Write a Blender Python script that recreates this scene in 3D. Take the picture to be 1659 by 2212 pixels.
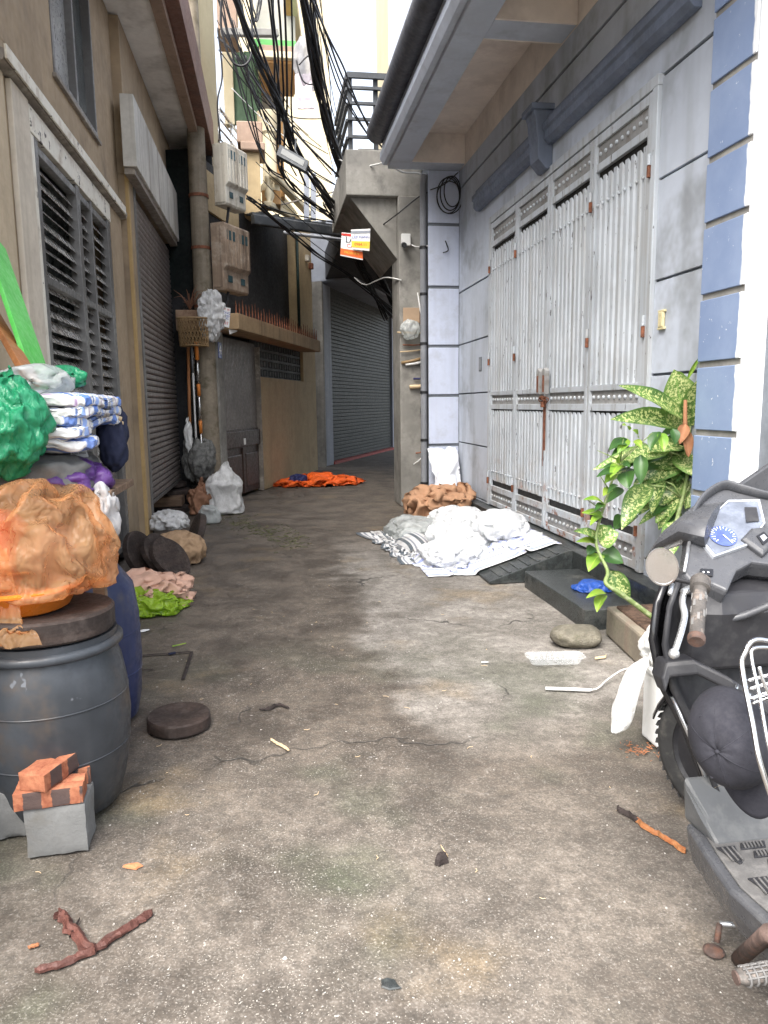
import bpy, bmesh, math, random
import numpy as np
from mathutils import Vector, Matrix, noise as mnoise
random.seed(7); rng = np.random.default_rng(7)
sc = bpy.context.scene
for o in list(bpy.data.objects): bpy.data.objects.remove(o)
C = sc.collection
R = math.radians
# ------------------------------------------------------------------ camera
CW, CH, CF = 1659.0, 2212.0, 1596.7           # measuring frame of the photograph and its focal length
CAMH = 1.45
PITCH, YAW, ROLL = R(8.325), R(8.557), R(-0.707)
_fw = np.array([math.sin(YAW)*math.cos(PITCH), math.cos(YAW)*math.cos(PITCH), -math.sin(PITCH)])
_r0 = np.array([math.cos(YAW), -math.sin(YAW), 0.]); _u0 = np.cross(_r0, _fw)
_rt = _r0*math.cos(ROLL)+_u0*math.sin(ROLL); _up = -_r0*math.sin(ROLL)+_u0*math.cos(ROLL)
cam = bpy.data.cameras.new('camera'); camo = bpy.data.objects.new('camera', cam); C.objects.link(camo)
m = Matrix(((_rt[0], _up[0], -_fw[0], 0), (_rt[1], _up[1], -_fw[1], 0), (_rt[2], _up[2], -_fw[2], CAMH), (0, 0, 0, 1)))
camo.matrix_world = m
cam.sensor_fit = 'VERTICAL'; cam.sensor_height = 24.0; cam.lens = 24.0*CF/CH
cam.clip_start = 0.05; cam.clip_end = 500
sc.camera = camo
# ------------------------------------------------------------------ light
SUN_EL, SUN_AZ = R(56), R(215)                # azimuth clockwise from +Y: from behind the camera
w = bpy.data.worlds.new('World'); sc.world = w; w.use_nodes = True
nt = w.node_tree
sky = nt.nodes.new('ShaderNodeTexSky'); sky.sky_type = 'NISHITA'; sky.sun_disc = False
sky.sun_elevation = SUN_EL; sky.sun_rotation = SUN_AZ; sky.air_density = 1.0; sky.dust_density = 4.0; sky.ozone_density = 0.6
bg = nt.nodes['Background']; bg.inputs[1].default_value = 0.15
hsv = nt.nodes.new('ShaderNodeHueSaturation'); hsv.inputs['Saturation'].default_value = .45   # thin overcast
nt.links.new(sky.outputs[0], hsv.inputs['Color']); nt.links.new(hsv.outputs[0], bg.inputs[0])
sun = bpy.data.lights.new('sun', 'SUN'); suno = bpy.data.objects.new('sun', sun); C.objects.link(suno)
sun.energy = 1.5; sun.angle = R(50); sun.color = (1.0, 0.96, 0.9)
sd = Vector((math.sin(SUN_AZ)*math.cos(SUN_EL), math.cos(SUN_AZ)*math.cos(SUN_EL), math.sin(SUN_EL)))
suno.rotation_euler = sd.to_track_quat('Z', 'Y').to_euler(); suno.location = (0, -5, 20)
sc.view_settings.view_transform = 'Standard'; sc.view_settings.look = 'None'
sc.view_settings.gamma = 1.0; sc.view_settings.use_curve_mapping = False
sc.view_settings.exposure = 1.95
sc.cycles.max_bounces = 5; sc.cycles.diffuse_bounces = 3; sc.cycles.transparent_max_bounces = 6
# ------------------------------------------------------------------ pixel -> place
def ray(x, y): return _fw+_rt*(x-CW/2)/CF-_up*(y-CH/2)/CF
def G(x, y, z=0.0):
    d = ray(x, y); return Vector(d*((z-CAMH)/d[2]))+Vector((0, 0, CAMH))
def PX(x, y, X):
    d = ray(x, y); return Vector(d*(X/d[0]))+Vector((0, 0, CAMH))
def PY(x, y, Y):
    d = ray(x, y); return Vector(d*(Y/d[1]))+Vector((0, 0, CAMH))
def PV(x, y, p, a):                            # on a vertical plane through p whose heading is a (clockwise from +Y)
    d = ray(x, y); n = np.array([math.cos(a), -math.sin(a), 0])
    t = (n[0]*p[0]+n[1]*p[1])/(d@n); return Vector(d*t)+Vector((0, 0, CAMH))
# ------------------------------------------------------------------ mesh building
WO = {}
def V3(p): return Vector((float(p[0]), float(p[1]), float(p[2])))
class MB:
    def __init__(s): s.v = []; s.f = []; s.mi = []; s.cur = 0; s.uv = None
    def add(s, vs, fs):
        b = len(s.v); s.v += [tuple(map(float, p)) for p in vs]
        s.f += [tuple(b+i for i in f) for f in fs]; s.mi += [s.cur]*len(fs); return s
    def hexa(s, p):                            # 0-3 bottom ring, 4-7 top ring
        return s.add(p, [(3, 2, 1, 0), (4, 5, 6, 7), (0, 1, 5, 4), (1, 2, 6, 5), (2, 3, 7, 6), (3, 0, 4, 7)])
    def box(s, a, b):
        (x0, y0, z0), (x1, y1, z1) = a, b
        x0, x1 = min(x0, x1), max(x0, x1); y0, y1 = min(y0, y1), max(y0, y1); z0, z1 = min(z0, z1), max(z0, z1)
        return s.hexa([(x0, y0, z0), (x1, y0, z0), (x1, y1, z0), (x0, y1, z0), (x0, y0, z1), (x1, y0, z1), (x1, y1, z1), (x0, y1, z1)])
    def obox(s, c, ax, ay, az):                # centre and three half-axis vectors
        c, ax, ay, az = V3(c), V3(ax), V3(ay), V3(az)
        return s.hexa([c-ax-ay-az, c+ax-ay-az, c+ax+ay-az, c-ax+ay-az, c-ax-ay+az, c+ax-ay+az, c+ax+ay+az, c-ax+ay+az])
    def beam(s, a, b, w, h, up=(0, 0, 1)):
        a, b = V3(a), V3(b); d = (b-a); L = d.length; d.normalize(); u = V3(up)
        sx = d.cross(u)
        if sx.length < 1e-4: sx = d.cross(Vector((1, 0, 0)))
        sx.normalize(); u = sx.cross(d)
        return s.obox((a+b)/2, sx*w/2, d*L/2, u*h/2)
    def prism(s, poly, ext):
        n = len(poly); e = V3(ext); q = [V3(p) for p in poly]
        return s.add(q+[p+e for p in q], [tuple(range(n-1, -1, -1)), tuple(range(n, 2*n))]+[(i, (i+1) % n, n+(i+1) % n, n+i) for i in range(n)])
    def tube(s, pts, r, n=8, caps=True, flat=1.0, up=None):
        pts = [V3(p) for p in pts]; k = len(pts)
        rs = r if hasattr(r, '__len__') else [r]*k
        vs = []; prev = None
        for i, p in enumerate(pts):
            t = (pts[min(i+1, k-1)]-pts[max(i-1, 0)])
            if t.length < 1e-9: t = Vector((0, 0, 1))
            t.normalize()
            if prev is None:
                a = V3(up) if up is not None else (Vector((0, 0, 1)) if abs(t.z) < .9 else Vector((1, 0, 0)))
            else: a = prev
            u = a-t*a.dot(t)
            if u.length < 1e-6: u = t.orthogonal()
            u.normalize(); prev = u; v = t.cross(u)
            for j in range(n):
                an = 2*math.pi*j/n; vs.append(p+(u*math.cos(an)*flat+v*math.sin(an))*rs[i])
        fs = [(i*n+j, i*n+(j+1) % n, (i+1)*n+(j+1) % n, (i+1)*n+j) for i in range(k-1) for j in range(n)]
        if caps: fs += [tuple(range(n-1, -1, -1)), tuple((k-1)*n+j for j in range(n))]
        return s.add(vs, fs)
    def lathe(s, prof, c=(0, 0, 0), n=24, axis=None, closed=True):
        c = V3(c); q = V3(axis).to_track_quat('Z', 'Y') if axis is not None else None
        vs = []
        for (r, z) in prof:
            for j in range(n):
                a = 2*math.pi*j/n; p = Vector((r*math.cos(a), r*math.sin(a), z))
                vs.append(c+(q @ p if q else p))
        k = len(prof)
        fs = [(i*n+j, i*n+(j+1) % n, (i+1)*n+(j+1) % n, (i+1)*n+j) for i in range(k-1) for j in range(n)]
        if closed: fs += [tuple(range(n-1, -1, -1)), tuple((k-1)*n+j for j in range(n))]
        return s.add(vs, fs)
    def ball(s, c, r, n=12, k=8):
        r = r if hasattr(r, '__len__') else (r, r, r); c = V3(c); vs = [c-Vector((0, 0, r[2]))]
        for i in range(1, k):
            t = math.pi*i/k
            for j in range(n):
                a = 2*math.pi*j/n; vs.append(c+Vector((r[0]*math.sin(t)*math.cos(a), r[1]*math.sin(t)*math.sin(a), -r[2]*math.cos(t))))
        vs.append(c+Vector((0, 0, r[2]))); L = len(vs)-1
        fs = [(0, 1+(j+1) % n, 1+j) for j in range(n)]
        fs += [(1+i*n+j, 1+i*n+(j+1) % n, 1+(i+1)*n+(j+1) % n, 1+(i+1)*n+j) for i in range(k-2) for j in range(n)]
        fs += [(1+(k-2)*n+j, 1+(k-2)*n+(j+1) % n, L) for j in range(n)]
        return s.add(vs, fs)
    def loft(s, rings, closed=True, caps=True):
        n = len(rings[0]); vs = [p for r in rings for p in r]; k = len(rings); m_ = n if closed else n-1
        fs = [(i*n+j, i*n+(j+1) % n, (i+1)*n+(j+1) % n, (i+1)*n+j) for i in range(k-1) for j in range(m_)]
        if caps: fs += [tuple(range(n-1, -1, -1)), tuple((k-1)*n+j for j in range(n))]
        return s.add(vs, fs)
    def xf(s, M): s.v = [tuple(M @ Vector(p)) for p in s.v]; return s
    def build(s, name, mat=None, parent=None, smooth=False, bevel=0, seg=2, sub=0, thick=0, autos=None):
        off = WO.get(parent, Vector((0, 0, 0))) if parent is not None else Vector((0, 0, 0))
        me = bpy.data.meshes.new(name)
        me.from_pydata([(p[0]-off.x, p[1]-off.y, p[2]-off.z) for p in s.v], [], s.f)
        ms = mat if isinstance(mat, (list, tuple)) else [mat]
        for q in ms:
            if q is not None: me.materials.append(q)
        if len(ms) > 1: me.polygons.foreach_set('material_index', s.mi)
        bm = bmesh.new(); bm.from_mesh(me); bmesh.ops.recalc_face_normals(bm, faces=bm.faces); bm.to_mesh(me); bm.free()
        if s.uv is not None:
            ul = me.uv_layers.new(name='uv'); li = np.zeros(len(me.loops), int); me.loops.foreach_get('vertex_index', li)
            ul.data.foreach_set('uv', np.asarray(s.uv, float)[li].ravel())
        if smooth: me.polygons.foreach_set('use_smooth', [True]*len(me.polygons))
        o = bpy.data.objects.new(name, me); C.objects.link(o)
        if parent is not None: o.parent = parent
        WO[o] = off.copy()
        if bevel:
            b = o.modifiers.new('b', 'BEVEL'); b.width = bevel; b.segments = seg; b.limit_method = 'ANGLE'; b.angle_limit = R(40)
        if thick:
            b = o.modifiers.new('t', 'SOLIDIFY'); b.thickness = thick; b.offset = 0
        if sub:
            b = o.modifiers.new('s', 'SUBSURF'); b.levels = sub; b.render_levels = sub
        if autos and smooth:
            b = o.modifiers.new('e', 'EDGE_SPLIT'); b.split_angle = R(autos)
        return o
def tag(o, label=None, cat=None, group=None, kind=None):
    if label: o['label'] = label
    if cat: o['category'] = cat
    if group: o['group'] = group
    if kind: o['kind'] = kind
    return o
def thing(name, loc, label, cat, group=None):
    o = bpy.data.objects.new(name, None); C.objects.link(o); o.location = V3(loc); o.empty_display_size = .05
    WO[o] = V3(loc); return tag(o, label, cat, group)
def inst(src, parent, delta):                  # a part again, moved by delta, sharing its mesh
    o = src.copy(); C.objects.link(o); o.parent = parent; o.location = V3(src.location)+V3(delta); WO[o] = WO[src]+V3(delta); return o
def box(name, a, b, mat, parent=None, bevel=0.004): return MB().box(a, b).build(name, mat, parent, bevel=bevel)
def spline(pts, n=12):
    P = [V3(p) for p in pts]; out = []
    for i in range(len(P)-1):
        a = P[max(i-1, 0)]; b = P[i]; c = P[i+1]; d = P[min(i+2, len(P)-1)]
        for k in range(n):
            t = k/n; out.append(.5*((2*b)+(c-a)*t+(2*a-5*b+4*c-d)*t*t+(-a+3*b-3*c+d)*t**3))
    return out+[P[-1]]
# ------------------------------------------------------------------ materials
class NT:
    def __init__(s, name):
        s.m = bpy.data.materials.new(name); s.m.use_nodes = True; s.t = s.m.node_tree; s.n = s.t.nodes
        s.b = s.n['Principled BSDF']; s.out = s.n['Material Output']; s.pos = s.new('ShaderNodeNewGeometry').outputs['Position']
    def new(s, k, **kw):
        q = s.n.new(k)
        for a, b in kw.items(): setattr(q, a, b)
        return q
    def L(s, a, i):
        if isinstance(a, (int, float)): i.default_value = a
        elif isinstance(a, (tuple, list)): i.default_value = tuple(a)+((1,) if len(a) == 3 and len(i.default_value) == 4 else ())
        else: s.t.links.new(a, i)
    def mp(s, sc_=(1, 1, 1), vec=None, loc=(0, 0, 0), rot=(0, 0, 0)):
        q = s.new('ShaderNodeMapping'); s.L(vec or s.pos, q.inputs[0]); s.L(loc, q.inputs[1]); s.L(rot, q.inputs[2]); s.L(sc_, q.inputs[3]); return q.outputs[0]
    def noise(s, scale, det=4, rough=.6, vec=None, dist=0, col=False):
        q = s.new('ShaderNodeTexNoise'); s.L(vec or s.pos, q.inputs['Vector']); s.L(scale, q.inputs['Scale']); s.L(det, q.inputs['Detail']); s.L(rough, q.inputs['Roughness']); s.L(dist, q.inputs['Distortion'])
        return q.outputs[1 if col else 0]
    def voro(s, scale, vec=None, feat='F1', out=0):
        q = s.new('ShaderNodeTexVoronoi'); q.feature = feat; s.L(vec or s.pos, q.inputs['Vector']); s.L(scale, q.inputs['Scale']); return q.outputs[out]
    def ramp(s, f, a, b, lo=0., hi=1.):        # smooth step a..b -> lo..hi
        q = s.new('ShaderNodeMapRange'); q.interpolation_type = 'SMOOTHSTEP' if a < b else 'LINEAR'
        if a > b: a, b, lo, hi = b, a, hi, lo; q.interpolation_type = 'SMOOTHSTEP'
        s.L(f, q.inputs[0]); s.L(a, q.inputs[1]); s.L(b, q.inputs[2]); s.L(lo, q.inputs[3]); s.L(hi, q.inputs[4]); return q.outputs[0]
    def mix(s, f, a, b, bl='MIX'):
        q = s.new('ShaderNodeMix', data_type='RGBA', blend_type=bl); s.L(f, q.inputs[0]); s.L(a, q.inputs[6]); s.L(b, q.inputs[7]); return q.outputs[2]
    def math(s, op, a, b=0., c=0.):
        q = s.new('ShaderNodeMath', operation=op); s.L(a, q.inputs[0]); s.L(b, q.inputs[1]); s.L(c, q.inputs[2]); return q.outputs[0]
    def sep(s, v=None):
        q = s.new('ShaderNodeSeparateXYZ'); s.L(v or s.pos, q.inputs[0]); return q.outputs
    def bump(s, h, st=.3, d=.01):
        q = s.new('ShaderNodeBump'); s.L(st, q.inputs[0]); s.L(d, q.inputs[1]); s.L(h, q.inputs[2 if q.inputs[2].name == 'Height' else 'Height']); s.t.links.new(q.outputs[0], s.b.inputs['Normal']); return q
    def fin(s, col=None, rough=None, metal=None, spec=None):
        if col is not None: s.L(col, s.b.inputs['Base Color'])
        if rough is not None: s.L(rough, s.b.inputs['Roughness'])
        if metal is not None: s.L(metal, s.b.inputs['Metallic'])
        if spec is not None: s.L(spec, s.b.inputs['Specular IOR Level'])
        return s.m
def mul(c, k): return tuple(min(1, x*k) for x in c)
def mat(name, col, rough=.7, metal=0., var=.25, vs=2.5, dirt=None, bump=.15, bs=40, bd=.004, streak=None, chip=None, spec=.4, grain=None, local=False):
    """painted / raw surface: uneven tone, blotches of dirt, run marks, chips, fine relief"""
    n = NT(name)
    if local: n.pos = n.new('ShaderNodeTexCoord').outputs['Object']
    f = n.noise(vs, 3, .65)
    c = n.mix(n.ramp(f, .3, .7), mul(col, 1-var), mul(col, 1+var))
    f2 = n.noise(vs*9, 2, .7)
    c = n.mix(n.ramp(f2, .35, .75, 0, .5), c, mul(col, 1-var*.8))
    rg = n.ramp(f2, .3, .7, max(0, rough-.12), min(1, rough+.1))
    if grain:                                   # stretched noise along one axis: wood
        g = n.noise(grain[1], 5, .7, n.mp(grain[0]), .4); c = n.mix(n.ramp(g, .35, .65, 0, .8), c, grain[2])
    if streak:                                  # rain marks run down the wall
        g = n.noise(1, 3, .6, n.mp((streak[2] if len(streak) > 2 else 5, streak[2] if len(streak) > 2 else 5, .35)))
        c = n.mix(n.ramp(g, .46, .74, 0, streak[1]), c, streak[0])
    if dirt:
        g = n.noise(dirt[2], 4, .68); c = n.mix(n.ramp(g, .48, .72, 0, dirt[1]), c, dirt[0])
    if chip:
        g = n.noise(chip[2], 3, .7); c = n.mix(n.ramp(g, chip[1], chip[1]+.03), c, chip[0])
    if bump: n.bump(n.noise(bs, 2, .7), bump, bd)
    return n.fin(c, rg, metal, spec)
# ================================================================== materials shared by the buildings
DARK = (.035, .035, .038)
M_blue = mat('pale_blue_plaster', (.50, .545, .62), .75, var=.07, vs=1.3, dirt=((.21, .22, .225), .65, 1.5), streak=((.22, .23, .235), .5, 3), bump=.12, bs=60)
M_lilac = mat('sky_lit_lilac_plaster', (.55, .60, .73), .7, var=.06, vs=1.5, dirt=((.3, .31, .33), .35, 3), streak=((.3, .31, .33), .2, 6), bump=.08, bs=60)  # house plaster made brighter and bluer, sky reflection put into its colour
M_groove = mat('groove_paint', (.15, .165, .185), .8, var=.2)
M_beamblue = mat('slate_blue_paint', (.155, .185, .25), .55, var=.15, streak=((.08, .09, .11), .4, 6), bump=.06)
M_softfr = mat('soffit_frame_paint', (.50, .54, .61), .75, var=.08, dirt=((.2, .2, .21), .4, 2))
M_peach = mat('peach_soffit', (.82, .73, .65), .85, var=.08, dirt=((.5, .42, .36), .45, 2.2), bump=.05)
M_conc = mat('raw_concrete', (.27, .26, .235), .9, var=.22, vs=2, dirt=((.13, .125, .115), .7, 3), streak=((.12, .115, .105), .5, 4), bump=.3, bs=45)
M_granite = mat('black_granite', (.036, .041, .041), .35, var=.4, vs=30, dirt=((.13, .13, .12), .6, 5), bump=.05)
def gate_mat():
    n = NT('gate_paint'); X, Y, Z = n.sep(); f = n.noise(2, 3, .65)
    c = n.mix(n.ramp(f, .3, .7), (.42, .455, .49), (.51, .55, .59))
    g = n.noise(1, 3, .6, n.mp((16, 16, .5))); c = n.mix(n.ramp(g, .47, .70, 0, .6), c, (.30, .30, .29))            # grime runs
    g = n.noise(3.2, 4, .7); low = n.ramp(Z, 1.1, .3); c = n.mix(n.math('MULTIPLY', n.ramp(g, .42, .66), n.math('MULTIPLY_ADD', low, .55, .12)), c, (.33, .29, .25))
    g = n.noise(1, 4, .75, n.mp((26, 26, 5))); m_ = n.ramp(g, .635, .65); c = n.mix(m_, c, (.075, .07, .07))                     # peeled patches
    g2 = n.noise(7, 4, .75); rs = n.math('MULTIPLY', n.ramp(g2, .56, .66), n.ramp(Z, .95, .30, .07, 1.)); c = n.mix(rs, c, (.22, .085, .04))    # rust at the foot
    n.bump(n.math('SUBTRACT', n.noise(80, 2), m_), .12, .004); return n.fin(c, n.ramp(f, .3, .7, .42, .6), 0, .4)
M_gate = gate_mat()
M_band = mat('shaded_band_grey', (.27, .27, .265), .7, var=.2, dirt=((.14, .11, .09), .6, 9))  # grey darkened to hold the shade of recessed bands, plus dirt blotches
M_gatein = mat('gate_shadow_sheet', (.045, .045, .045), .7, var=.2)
M_rust = mat('rusty_iron', (.20, .075, .04), .85, var=.45, vs=18, dirt=((.07, .04, .03), .6, 14), bump=.4, bs=120)
M_steel = mat('stainless', (.55, .55, .54), .28, 1., var=.1, bump=.02)
M_black = mat('black_plastic', (.02, .02, .022), .45, var=.3, bump=.03)
M_blackm = mat('dark_painted_metal', (.05, .055, .06), .5, var=.3, vs=5, bump=.05)
M_white = mat('white_plastic', (.72, .72, .70), .45, var=.05, dirt=((.4, .38, .34), .3, 6), bump=.02)
M_pvc = mat('grey_pipe', (.24, .25, .27), .5, var=.15)

# ================================================================== the ground
def ground_mat():
    n = NT('alley_concrete'); X, Y, Z = n.sep()
    big = n.noise(.55, 3, .6); mid = n.noise(2.6, 4, .68); fine = n.noise(14, 3, .75); grit = n.noise(70, 1, .8)
    brown = n.mix(n.ramp(mid, .32, .68), (.060, .047, .037), (.146, .118, .092))
    grey = n.mix(n.ramp(mid, .30, .70), (.165, .150, .131), (.33, .306, .276))
    wob = n.math('ADD', X, n.math('MULTIPLY', n.math('SUBTRACT', n.noise(1.3, 3, .7), .5), 1.1))
    patch = n.math('MULTIPLY', n.ramp(wob, .48, .74), n.math('MULTIPLY', n.ramp(n.math('ADD', Y, n.math('MULTIPLY', n.math('SUBTRACT', big, .5), 1.6)), 2.5, 3.4), n.ramp(Y, 8.6, 6.2)))
    front = n.math('MULTIPLY', n.ramp(Y, 3.4, 1.9), .30)
    pale = n.math('MAXIMUM', n.math('MULTIPLY', patch, .95), n.math('MULTIPLY', front, n.ramp(big, .35, .65, .5, 1.)))
    c = n.mix(pale, brown, grey)
    c = n.mix(n.math('MULTIPLY', n.ramp(n.noise(.9, 3, .65, n.mp(loc=(5, 2, 0))), .5, .66), n.ramp(Y, 5.2, 2.6, 0, .75)), c, (.062, .074, .044))     # moss
    c = n.mix(n.ramp(n.noise(1.1, 3, .7, n.mp(loc=(9, 4, 0))), .56, .72, 0, .5), c, (.27, .20, .115))    # ochre dust
    c = n.mix(n.ramp(fine, .40, .62, .38, 0), c, (.055, .05, .042))
    c = n.mix(n.ramp(fine, .58, .76, 0, .22), c, (.36, .34, .31))
    gr2 = n.noise(130, 2, .7); c = n.mix(n.ramp(gr2, .40, .54, .30, 0), c, (.045, .04, .035)); c = n.mix(n.ramp(gr2, .54, .68, 0, .24), c, (.38, .36, .33))
    c = n.mix(n.ramp(n.noise(30, 2, .8), .52, .66, 0, .35), c, (.05, .046, .04))
    # exposed aggregate: small pale stones of differing size, thicker in some places
    dens = n.ramp(n.noise(1.7, 2, .6, n.mp(loc=(3, 7, 0))), .35, .62, .35, 1.)
    dens = n.math('MULTIPLY', dens, n.math('MULTIPLY_ADD', n.math('MULTIPLY', n.ramp(X, -.7, -.1), n.ramp(X, .9, .3)), 1.0, .55))
    def wv_(loc):
        q = n.new('ShaderNodeVectorMath', operation='ADD'); n.L(n.mp((1, 1, .01), loc=loc), q.inputs[0]); q2 = n.new('ShaderNodeVectorMath', operation='SCALE')
        n.L(n.noise(55, 1, .6, col=True), q2.inputs[0]); n.L(.022, q2.inputs[3]); n.L(q2.outputs[0], q.inputs[1]); return q.outputs[0]
    def stones(scale, cut, sz, loc):
        q = n.new('ShaderNodeTexVoronoi'); n.L(wv_(loc), q.inputs['Vector']); n.L(scale, q.inputs['Scale']); n.L(1., q.inputs['Randomness'])
        r, g, b = n.sep(q.outputs['Color'])
        return n.math('MULTIPLY', n.ramp(q.outputs['Distance'], sz, sz*.45), n.ramp(r, cut, cut+.04)), g
    sp, _ = stones(150, .70, .42, (0, 0, 0)); sp2, g2 = stones(74, .86, .27, (4, 1, 0)); sp3, g3 = stones(24, .965, .20, (1, 3, 0))
    stone = n.mix(g2, (.55, .52, .47), (.80, .79, .76))
    c = n.mix(n.math('MULTIPLY', sp, n.math('MULTIPLY', dens, .5)), c, (.42, .39, .34))
    c = n.mix(n.math('MULTIPLY', sp2, n.math('MULTIPLY', dens, .32)), c, stone)
    c = n.mix(n.math('MULTIPLY', sp3, .35), c, (.74, .73, .71))
    # cracks
    q = n.new('ShaderNodeVectorMath', operation='ADD'); n.L(n.mp((1, 1, .01)), q.inputs[0])
    q2 = n.new('ShaderNodeVectorMath', operation='SCALE'); n.L(n.noise(2.2, 3, .7, col=True), q2.inputs[0]); n.L(.55, q2.inputs[3]); n.L(q2.outputs[0], q.inputs[1])
    ck = n.voro(.55, q.outputs[0], 'DISTANCE_TO_EDGE')
    cm = n.math('MULTIPLY', n.ramp(ck, .007, .002), n.ramp(n.noise(.8, 3, .5, n.mp(loc=(2, 8, 0))), .52, .62))
    c = n.mix(n.math('MULTIPLY', cm, .8), c, (.03, .028, .025))
    wet = n.math('MULTIPLY', n.ramp(mid, .62, .38), n.ramp(wob, .75, .35))
    ro = n.math('SUBTRACT', n.ramp(fine, .3, .7, .72, .95), n.math('MULTIPLY', wet, .32))
    h = n.math('ADD', n.math('MULTIPLY', fine, .8), n.math('ADD', n.math('MULTIPLY', grit, .35), n.math('MULTIPLY', n.math('ADD', sp2, sp), .18)))
    h = n.math('SUBTRACT', h, n.math('MULTIPLY', cm, 1.2))
    n.bump(h, .55, .012)
    return n.fin(c, ro, 0, .35)
M_ground = ground_mat()
mb = MB()
xs = sorted(set([-60, -20, -6]+list(np.linspace(-2.4, 4.5, 60))+[8, 25, 60])); ys = sorted(set([-60, -20, -5]+list(np.linspace(-1, 12, 100))+[13, 15, 18, 22, 26, 32, 45, 70]))
def gz(x, y):
    if abs(x) > 6 or y < -2 or y > 14: return 0.0
    return .008*mnoise.noise((x*1.1, y*1.1, 0))+.004*mnoise.noise((x*3.1, y*3.1, 4))-.006
mb.add([(x, y, gz(x, y)) for y in ys for x in xs], [(j*len(xs)+i, j*len(xs)+i+1, (j+1)*len(xs)+i+1, (j+1)*len(xs)+i) for j in range(len(ys)-1) for i in range(len(xs)-1)])
tag(mb.build('ground', M_ground, smooth=True), kind='structure')

# ================================================================== right: pale blue house
XR = 2.55
hs = thing('row_house', (2.9, 6.5, 0), 'pale blue-grey rendered house with dark joints, slate blue moulding and coffered canopy', 'house')
box('back_wall', (2.575, 3.02, 0), (3.3, 9.94, 4.9), M_groove, hs)
def panel(y0, y1, z0, z1, nm='wall_panel', mt=M_blue): return box(nm, (XR, y0, z0), (2.574, y1, z1), mt, hs, .003)
g = .009
for y0, y1, lv in ((8.50, 9.94, (.26, .92, 1.57, 2.22, 2.90)), (4.03, 4.745, (.36, .98, 1.62, 2.23, 2.87, 3.50))):
    zz = (.0,)+lv
    for i in range(len(zz)-1): panel(y0, y1, zz[i]+(g if i else .0), zz[i+1]-g)
mb = MB().prism([(XR, y, z) for y, z in ((4.03, 3.515), (4.745, 3.515), (4.745, 3.525), (8.50, 3.525), (8.50, 2.915), (9.94, 2.915), (9.94, 4.205), (4.03, 4.205))], (.024, 0, 0)); mb.build('wall_panel', M_blue, hs)
panel(3.05, 9.94, 4.235, 4.445); 
panel(3.05, 9.94, 4.447, 4.80, 'upper_wall_band', M_peach)
# slate blue moulding above the gate
def mould(y0, y1):
    pr = [(0, 3.70), (.05, 3.70), (.085, 3.735), (.085, 3.80), (.105, 3.815), (.105, 3.865), (.06, 3.90), (.06, 3.93), (.0, 3.93)]
    return MB().prism([(XR-.001-a, y0, z) for a, z in pr], (0, y1-y0, 0))
mould(4.32, 6.62).build('moulding', M_beamblue, hs, bevel=.004); mould(6.86, 8.95).build('moulding', M_beamblue, hs, bevel=.004)
br = MB().prism([(XR-.001-a, 6.63, z) for a, z in ((0, 3.50), (.06, 3.50), (.13, 3.58), (.145, 3.78), (.165, 3.93), (.18, 3.96), (.18, 4.02), (0, 4.02))], (0, .22, 0)); br.build('bracket', M_beamblue, hs, bevel=.006)
MB().box((XR-.21, 6.60, 3.985), (XR-.001, 6.88, 4.035)).build('bracket_cap', M_beamblue, hs, bevel=.005)
# corner pilaster facing down the alley
for z0, z1 in ((0, .86), (.90, 1.53), (1.57, 2.19), (2.23, 2.96), (3.0, 3.76), (3.80, 4.45)): box('pilaster_panel', (2.135, 9.95, z0), (XR-.002, 9.99, z1), M_lilac, hs, .004)
box('pilaster_core', (2.145, 9.965, 0), (2.6, 10.5, 4.6), M_groove, hs)
box('meter_niche', (XR-.006, 8.83, 1.83), (XR+.01, 8.95, 2.0), M_groove, hs, .002)
for k in range(2): box('niche_bar', (XR-.012, 8.865+.04*k, 1.85), (XR-.007, 8.88+.04*k, 1.98), M_pvc, hs, 0)
# canopy
cz = 4.45
cn = box('canopy_slab', (1.60, 2.5, 4.80), (2.56, 9.95, 4.98), M_peach, hs)
box('edge_beam', (1.60, 2.5, cz), (1.86, 9.95, 4.799), M_softfr, hs)
for y0, y1 in ((9.66, 9.95), (6.16, 6.46), (2.6, 2.9)): box('cross_beam', (1.861, y0, cz+.002), (2.547, y1, 4.799), M_softfr, hs)
for y0, y1 in ((9.635, 9.658), (6.462, 6.485), (6.135, 6.158)): box('coffer_side', (1.863, y0, cz+.004), (2.546, y1, 4.798), M_peach, hs, 0)
MB().prism([(1.60-a, 2.5, z) for a, z in ((.001, 4.49), (.06, 4.49), (.10, 4.56), (.10, 4.63), (.07, 4.66), (.07, 4.80), (.001, 4.80))], (0, 7.45, 0)).build('fascia_moulding', M_softfr, hs, bevel=.004)
M_gut = mat('dark_gutter', (.085, .09, .105), .6, var=.15, streak=((.04, .04, .045), .5, 8))
MB().tube([(1.46, 2.5, 4.86), (1.46, 9.9, 4.86)], .135, 20).build('gutter', M_gut, hs, smooth=True, autos=40)
box('upper_storey', (1.62, 2.5, 4.981), (3.3, 9.9, 6.6), M_lilac, hs)
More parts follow.
